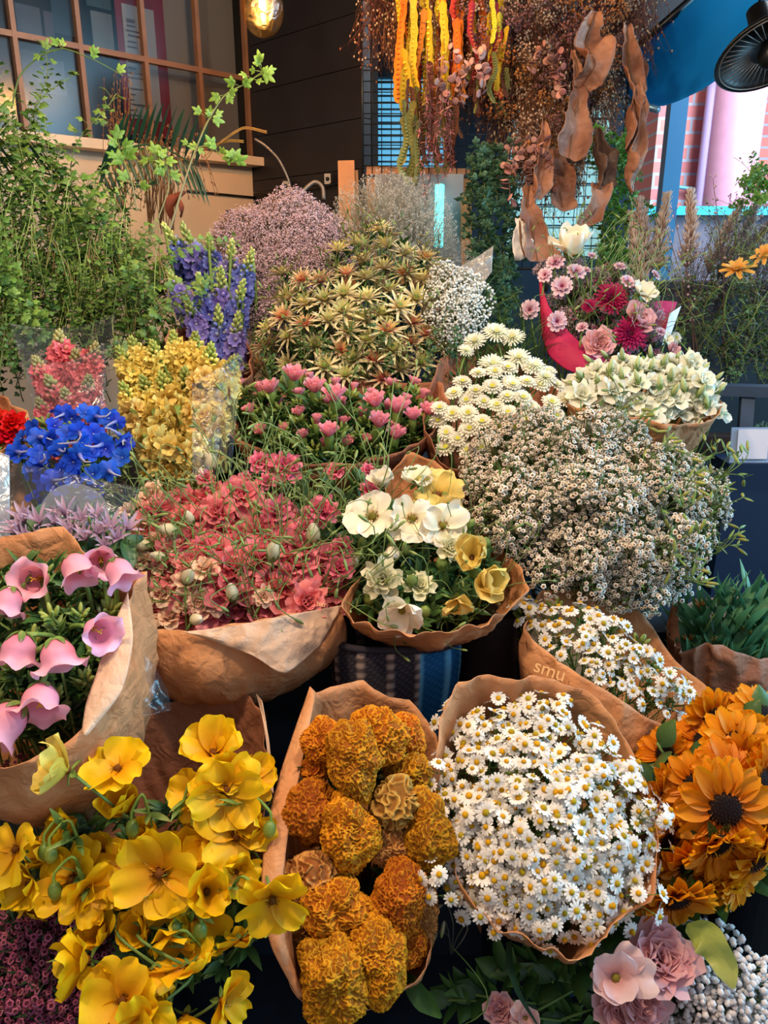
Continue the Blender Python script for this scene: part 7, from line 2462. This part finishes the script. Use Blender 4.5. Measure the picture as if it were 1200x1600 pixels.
for (poly, n, w) in (([(690, 60), (760, 60), (750, 120), (695, 130)], 9, 'below the middle pods'), ([(800, 210), (860, 200), (860, 260), (805, 270)], 12, 'left of the large curled leaf'), ([(840, 60), (880, 70), (880, 110)], 4, 'high in the brown mass')):
    for (x, y) in darts(poly, 13, n, n):
        hang(EUC, x, y, 2.1, rg.uniform(.7, 1), 'dried pink round-leaved eucalyptus sprig hanging ' + w, 'dried eucalyptus ' + w, .4)

# large curled brown leaves
M_CURL = paper_mat('dried_leaf_skin', (120, 78, 62), (176, 124, 98), .5, .1, .5)


def curled(label, pts, wid, curl=.9, twist=.6, mat=None, tw0=0.0, c0=(1, 1, 1)):
    P = smooth_path([W(*p) for p in pts], 60)
    o = Vector(P[0])
    t = thing('curled_dried_leaf', label, 'dried leaf', o)
    mb = MB()
    ribbon(mb, [Vector(p) - o for p in P], wid, wht, curl=curl, twist=twist, nv=13, tw0=tw0, ruf=.22, up=(0, -1, 0.2))
    for a_ in mb.v:
        for k_ in range(len(a_)):
            v_ = Vector(a_[k_]) + o
            a_[k_] += np.array(noise.noise_vector(v_ * 22)) * .010 + np.array(noise.noise_vector(v_ * 60)) * .004
    ob = part('blade', mb, mat or M_CURL, t)
    ob.modifiers.new('thickness', 'SOLIDIFY').thickness = .0015
    mb = MB()
    tube(mb, [Vector(p) - o for p in P], [.0035, .001], lin((120, 84, 60)), 6)
    part('rib', mb, M_DRY, t)


curled('big bent brown leaf hanging at the upper right of the dried mass', [(930, 20, 2.15), (916, 70, 2.1), (930, 100, 2.05), (908, 135, 2.1)], [.01, .035, .05, .04, .02], .6, .5)
curled('long brown leaf hanging down with a wide flared end', [(896, 80, 2.12), (904, 130, 2.1), (898, 185, 2.08), (888, 248, 2.06)], [.006, .012, .02, .045, .038], .7, .3)
curled('tall folded brown leaf hanging beside the blue awning', [(978, 40, 2.15), (984, 110, 2.12), (992, 150, 2.1), (984, 190, 2.1), (978, 238, 2.08)], [.012, .024, .028, .018, .04, .03], 1.0, .8)
curled('brown leaf twisting down to a point under the folded one', [(992, 130, 2.1), (998, 180, 2.1), (986, 240, 2.08), (976, 275, 2.08), (985, 302, 2.08)], [.010, .022, .02, .03, .02, .006], 1.1, 1.6)
curled('thin curled tip reaching right of the folded brown leaf', [(985, 60, 2.2), (1000, 105, 2.18), (1008, 143, 2.16)], [.008, .014, .004], 1.0, .5)
curled('dark curled leaf in front of the green window', [(932, 200, 2.15), (934, 240, 2.12), (936, 270, 2.1), (930, 300, 2.1)], [.005, .022, .03, .035, .012], 1.3, 1.0, paper_mat('dark_leaf_skin', (70, 52, 46), (100, 76, 66), .5, .05, .5))
curled('brown leaf stalk curving down to the left below the dark curled one', [(936, 290, 2.1), (930, 328, 2.08), (908, 350, 2.08), (884, 376, 2.1)], [.03, .026, .014, .016], .7, .5)
curled('broad brown leaf hanging in front of the left ivy column', [(826, 290, 2.12), (824, 320, 2.1), (832, 360, 2.08), (840, 410, 2.06)], [.012, .02, .035, .045], .7, .3)
curled('rolled brown leaf left of the dark curled one', [(850, 190, 2.15), (846, 240, 2.12), (840, 290, 2.1), (835, 310, 2.1)], [.006, .02, .028, .012], 1.0, .8)
curled('pinkish brown leaf behind the rolled one', [(866, 230, 2.2), (872, 280, 2.18), (880, 330, 2.16)], [.008, .04, .035], .5, .3)
curled('pale silver paper-like leaf hanging behind the magenta bouquet', [(812, 340, 2.1), (814, 380, 2.08), (820, 402, 2.08)], [.006, .028, .034], .3, .1, M_WHITE_PAPER)

# ivy columns
for (prs, poly, mind, dd, lb, gp) in ((IVY, [(738, 215), (800, 210), (806, 300), (800, 480), (760, 480), (745, 400), (735, 300)], 15, 2.25, 'dark ivy trail in the column left of the brown leaves', 'ivy trails of the left column'), (IVY_L, [(935, 190), (985, 200), (990, 300), (975, 400), (930, 420), (945, 300)], 15, 2.3, 'light green ivy trail in the column right of the brown leaves', 'ivy trails of the right column')):
    for (x, y) in darts(poly, mind, 120, 7):
        place(rg.choice(prs), W(x, y, dd - .08 + rg.uniform(-.05, .05)), (rg.uniform(-.5, .5), -.6 + rg.uniform(-.3, .3), -1), rg.uniform(.35, .6), lb + (' near its top' if y < 290 else ' near its foot' if y > 390 else ' halfway down'), gp)

# ------------------------------------------------------------------ right background
rg = random.Random(97)
def pampas(seed):
    r2 = random.Random(seed)
    pl, st = MB(), MB()
    P = smooth_path([(0, 0, -.30), (0, 0, -.05), (.01, 0, .10), (.03, 0, .2)], 16)
    tube(st, P, .0025, lin((140, 110, 90)), 5)
    for i in range(520):
        t = r2.random()
        b = Vector(P[6 + int(t * 9)])
        L = .065 * (1 - .5 * t) * r2.uniform(.7, 1.1)
        d = Vector((r2.uniform(-1, 1), r2.uniform(-1, 1), 1.1 + t)).normalized()
        tube(pl, [b, b + d * L * .5 + Vector((r2.uniform(-1, 1), 0, 0)) * .004, b + d * L], [.0022, .0009], lin((156, 122, 108)), 3, col2=lin((206, 184, 172)))
    return Proto('pampas_plume', 'pampas grass', [('plume', P_('plume', pl, M_DRY), []), ('stem', P_('stem', st, M_STEM), [])], None)


PAM = [pampas(590 + i) for i in range(2)]
for i, (x, y, lx) in enumerate(((1012, 400, -.15), (1028, 395, .0), (1075, 390, .05), (1110, 400, .35), (1130, 405, .55), (1000, 420, -.2), (1150, 395, .7))):
    place(PAM[i % 2], W(x, y + 20, 2.2), (lx, 0, 1), .9, 'brown pampas plume, %s from the left of the row by the parapet' % ORD[[1, 2, 3, 4, 5, 0, 6][i]], 'pampas plumes', None)
DUSK = [branch(600 + i, .30, 22, .018, lin((50, 64, 48)), lin((86, 92, 66)), lobed=False, arch=.5, name='dusky_branch') for i in range(3)]
DUSKB = [spray('bare_twig_spray', 'twig spray', 605 + i, 50, .08, lin((110, 84, 84)), lin((150, 124, 120)), .0022, 'dash', cst=lin((70, 56, 54)), flat=1.4, H=.14) for i in range(2)]
def scatter(prs, poly, mind, df, lb, gp, s, seed, up=(0, -.2, 1), var=.6, z=True):
    r2 = random.Random(seed)
    for (x, y) in darts(poly, mind, 200, seed):
        place(r2.choice(prs), W(x, y, df(x, y)), Vector(up) + Vector((r2.uniform(-1, 1), r2.uniform(-1, 1), r2.uniform(-1, 1))) * var, r2.uniform(*s), lb + (' ' + zone(x, y, poly).replace('the bunch', 'the dusky mass') if z else ''), gp)
scatter(DUSK, [(1060, 600), (1060, 450), (1110, 380), (1240, 330), (1240, 600)], 27, lambda x, y: 2.05 + r_j(), 'dusky small-leaved branch', 'dusky branches at the right', (.6, 1), 98) if False else None
r_j = lambda: rg.uniform(-.08, .08)
fill(STAT, [(850, 420), (940, 410), (1030, 450), (1030, 540), (950, 560), (880, 510)], 30, lambda x, y: 1.82 - (y - 400) * .0004, nM2, 'pale pink statice filler spray in the magenta bouquet', 'statice fillers of the magenta bouquet', s=(.4, .6), seed=106, zones=False)
scatter(BR_D, [(1050, 600), (1050, 500), (1110, 450), (1240, 430), (1240, 600)], 24, lambda x, y: 2.12, 'dark small-leaved branch low in the dusky plants', 'dark branches among the dusky plants', (.4, .6), 104, z=False)
fill(COSM, [(850, 410), (930, 400), (1030, 440), (1040, 530), (960, 545), (880, 500)], 40, lambda x, y: 1.78 - (y - 400) * .0004, nM2, 'small pink scabious deep in the magenta bouquet', 'small scabious of the magenta bouquet', s=(.5, .7), seed=105, zones=False, cam_bias=.4)
scatter(DUSK, [(1060, 600), (1060, 470), (1110, 400), (1240, 350), (1240, 600)], 25, lambda x, y: 2.05 + r_j(), 'dusky small-leaved branch', 'dusky branches at the right', (.5, .9), 98)
scatter(DUSKB, [(1050, 590), (1060, 430), (1130, 360), (1240, 330), (1240, 560)], 25, lambda x, y: 2.08 + r_j(), 'dull mauve twig spray', 'mauve twig sprays at the right', (.6, 1), 99)
scatter(BR_D, [(1040, 560), (1200, 480), (1240, 600), (1120, 600)], 30, lambda x, y: 1.98, 'dark leafy branch behind the steel table', 'dark branches behind the steel table', (.4, .6), 100, z=False)
LILY = mum('orange_lily', 610, .042, 2, lin((226, 150, 60)), lin((244, 196, 100)), lin((170, 130, 50)), .014, 8)
place(LILY, W(1152, 422, 1.9), (-.3, -.5, 1), 1, 'yellow-orange lily-like bloom above the dusky branches', None, W(1180, 560, 1.95))
place(LILY, W(1196, 398, 1.9), (-.6, -.5, .6), .8, 'orange lily-like bloom cut by the right edge', None, W(1200, 560, 1.95))
place(MUM[0], W(1056, 528, 1.85), (0, -.9, .3), .01 + .8, 'small yellow button bloom right of the magenta bouquet', None, W(1056, 620, 1.9))
scatter(IVY_L, [(1170, 280), (1215, 270), (1215, 320), (1180, 330)], 14, lambda x, y: 2.0, 'round green leaf sprig against the street light at the right edge', 'green sprigs at the right edge', (.35, .5), 101, up=(-.6, -.4, .3), z=False)
for (x0, y0, x1, y1) in ((1098, 600, 1040, 352), (1130, 560, 1114, 280), (1160, 560, 1190, 330), (1085, 560, 1052, 330)):
    P = smooth_path([W(x0, y0, 2.0), W((x0 + x1) / 2 + 8, (y0 + y1) / 2, 2.0), W(x1, y1, 2.0)], 14)
    o = Vector(P[0])
    mb = MB()
    tube(mb, [Vector(p) - o for p in P], [.002, .0006], lin((96, 72, 64)), 5)
    for j in range(5, 14):
        for q in range(2):
            e = Vector(P[j]) - o
            f_ = e + Vector((rg.uniform(-1, 1), 0, .8)) * .012
            tube(mb, [e, f_], .0004, lin((96, 72, 64)), 3)
            blob(mb, f_, (.002, .002, .0035), lin((190, 160, 160)), 4, 5)
    t = link('budded_twig', mb.mesh('budded_twig', M_DRY), None, o)
    tag(t, 'long thin budded twig, tip near %s' % ('the pampas plumes' if x1 in (1040, 1052) else 'the pink pillar' if x1 == 1114 else 'the right edge'), 'twig', 'long budded twigs at the right')
# pots below the dusky plants
scatter(BR_D, [(1130, 600), (1240, 560), (1240, 680), (1150, 690)], 34, lambda x, y: 1.95, 'dark foliage on the lower shelf of the steel table', 'dark foliage on the steel table', (.35, .5), 103, z=False)
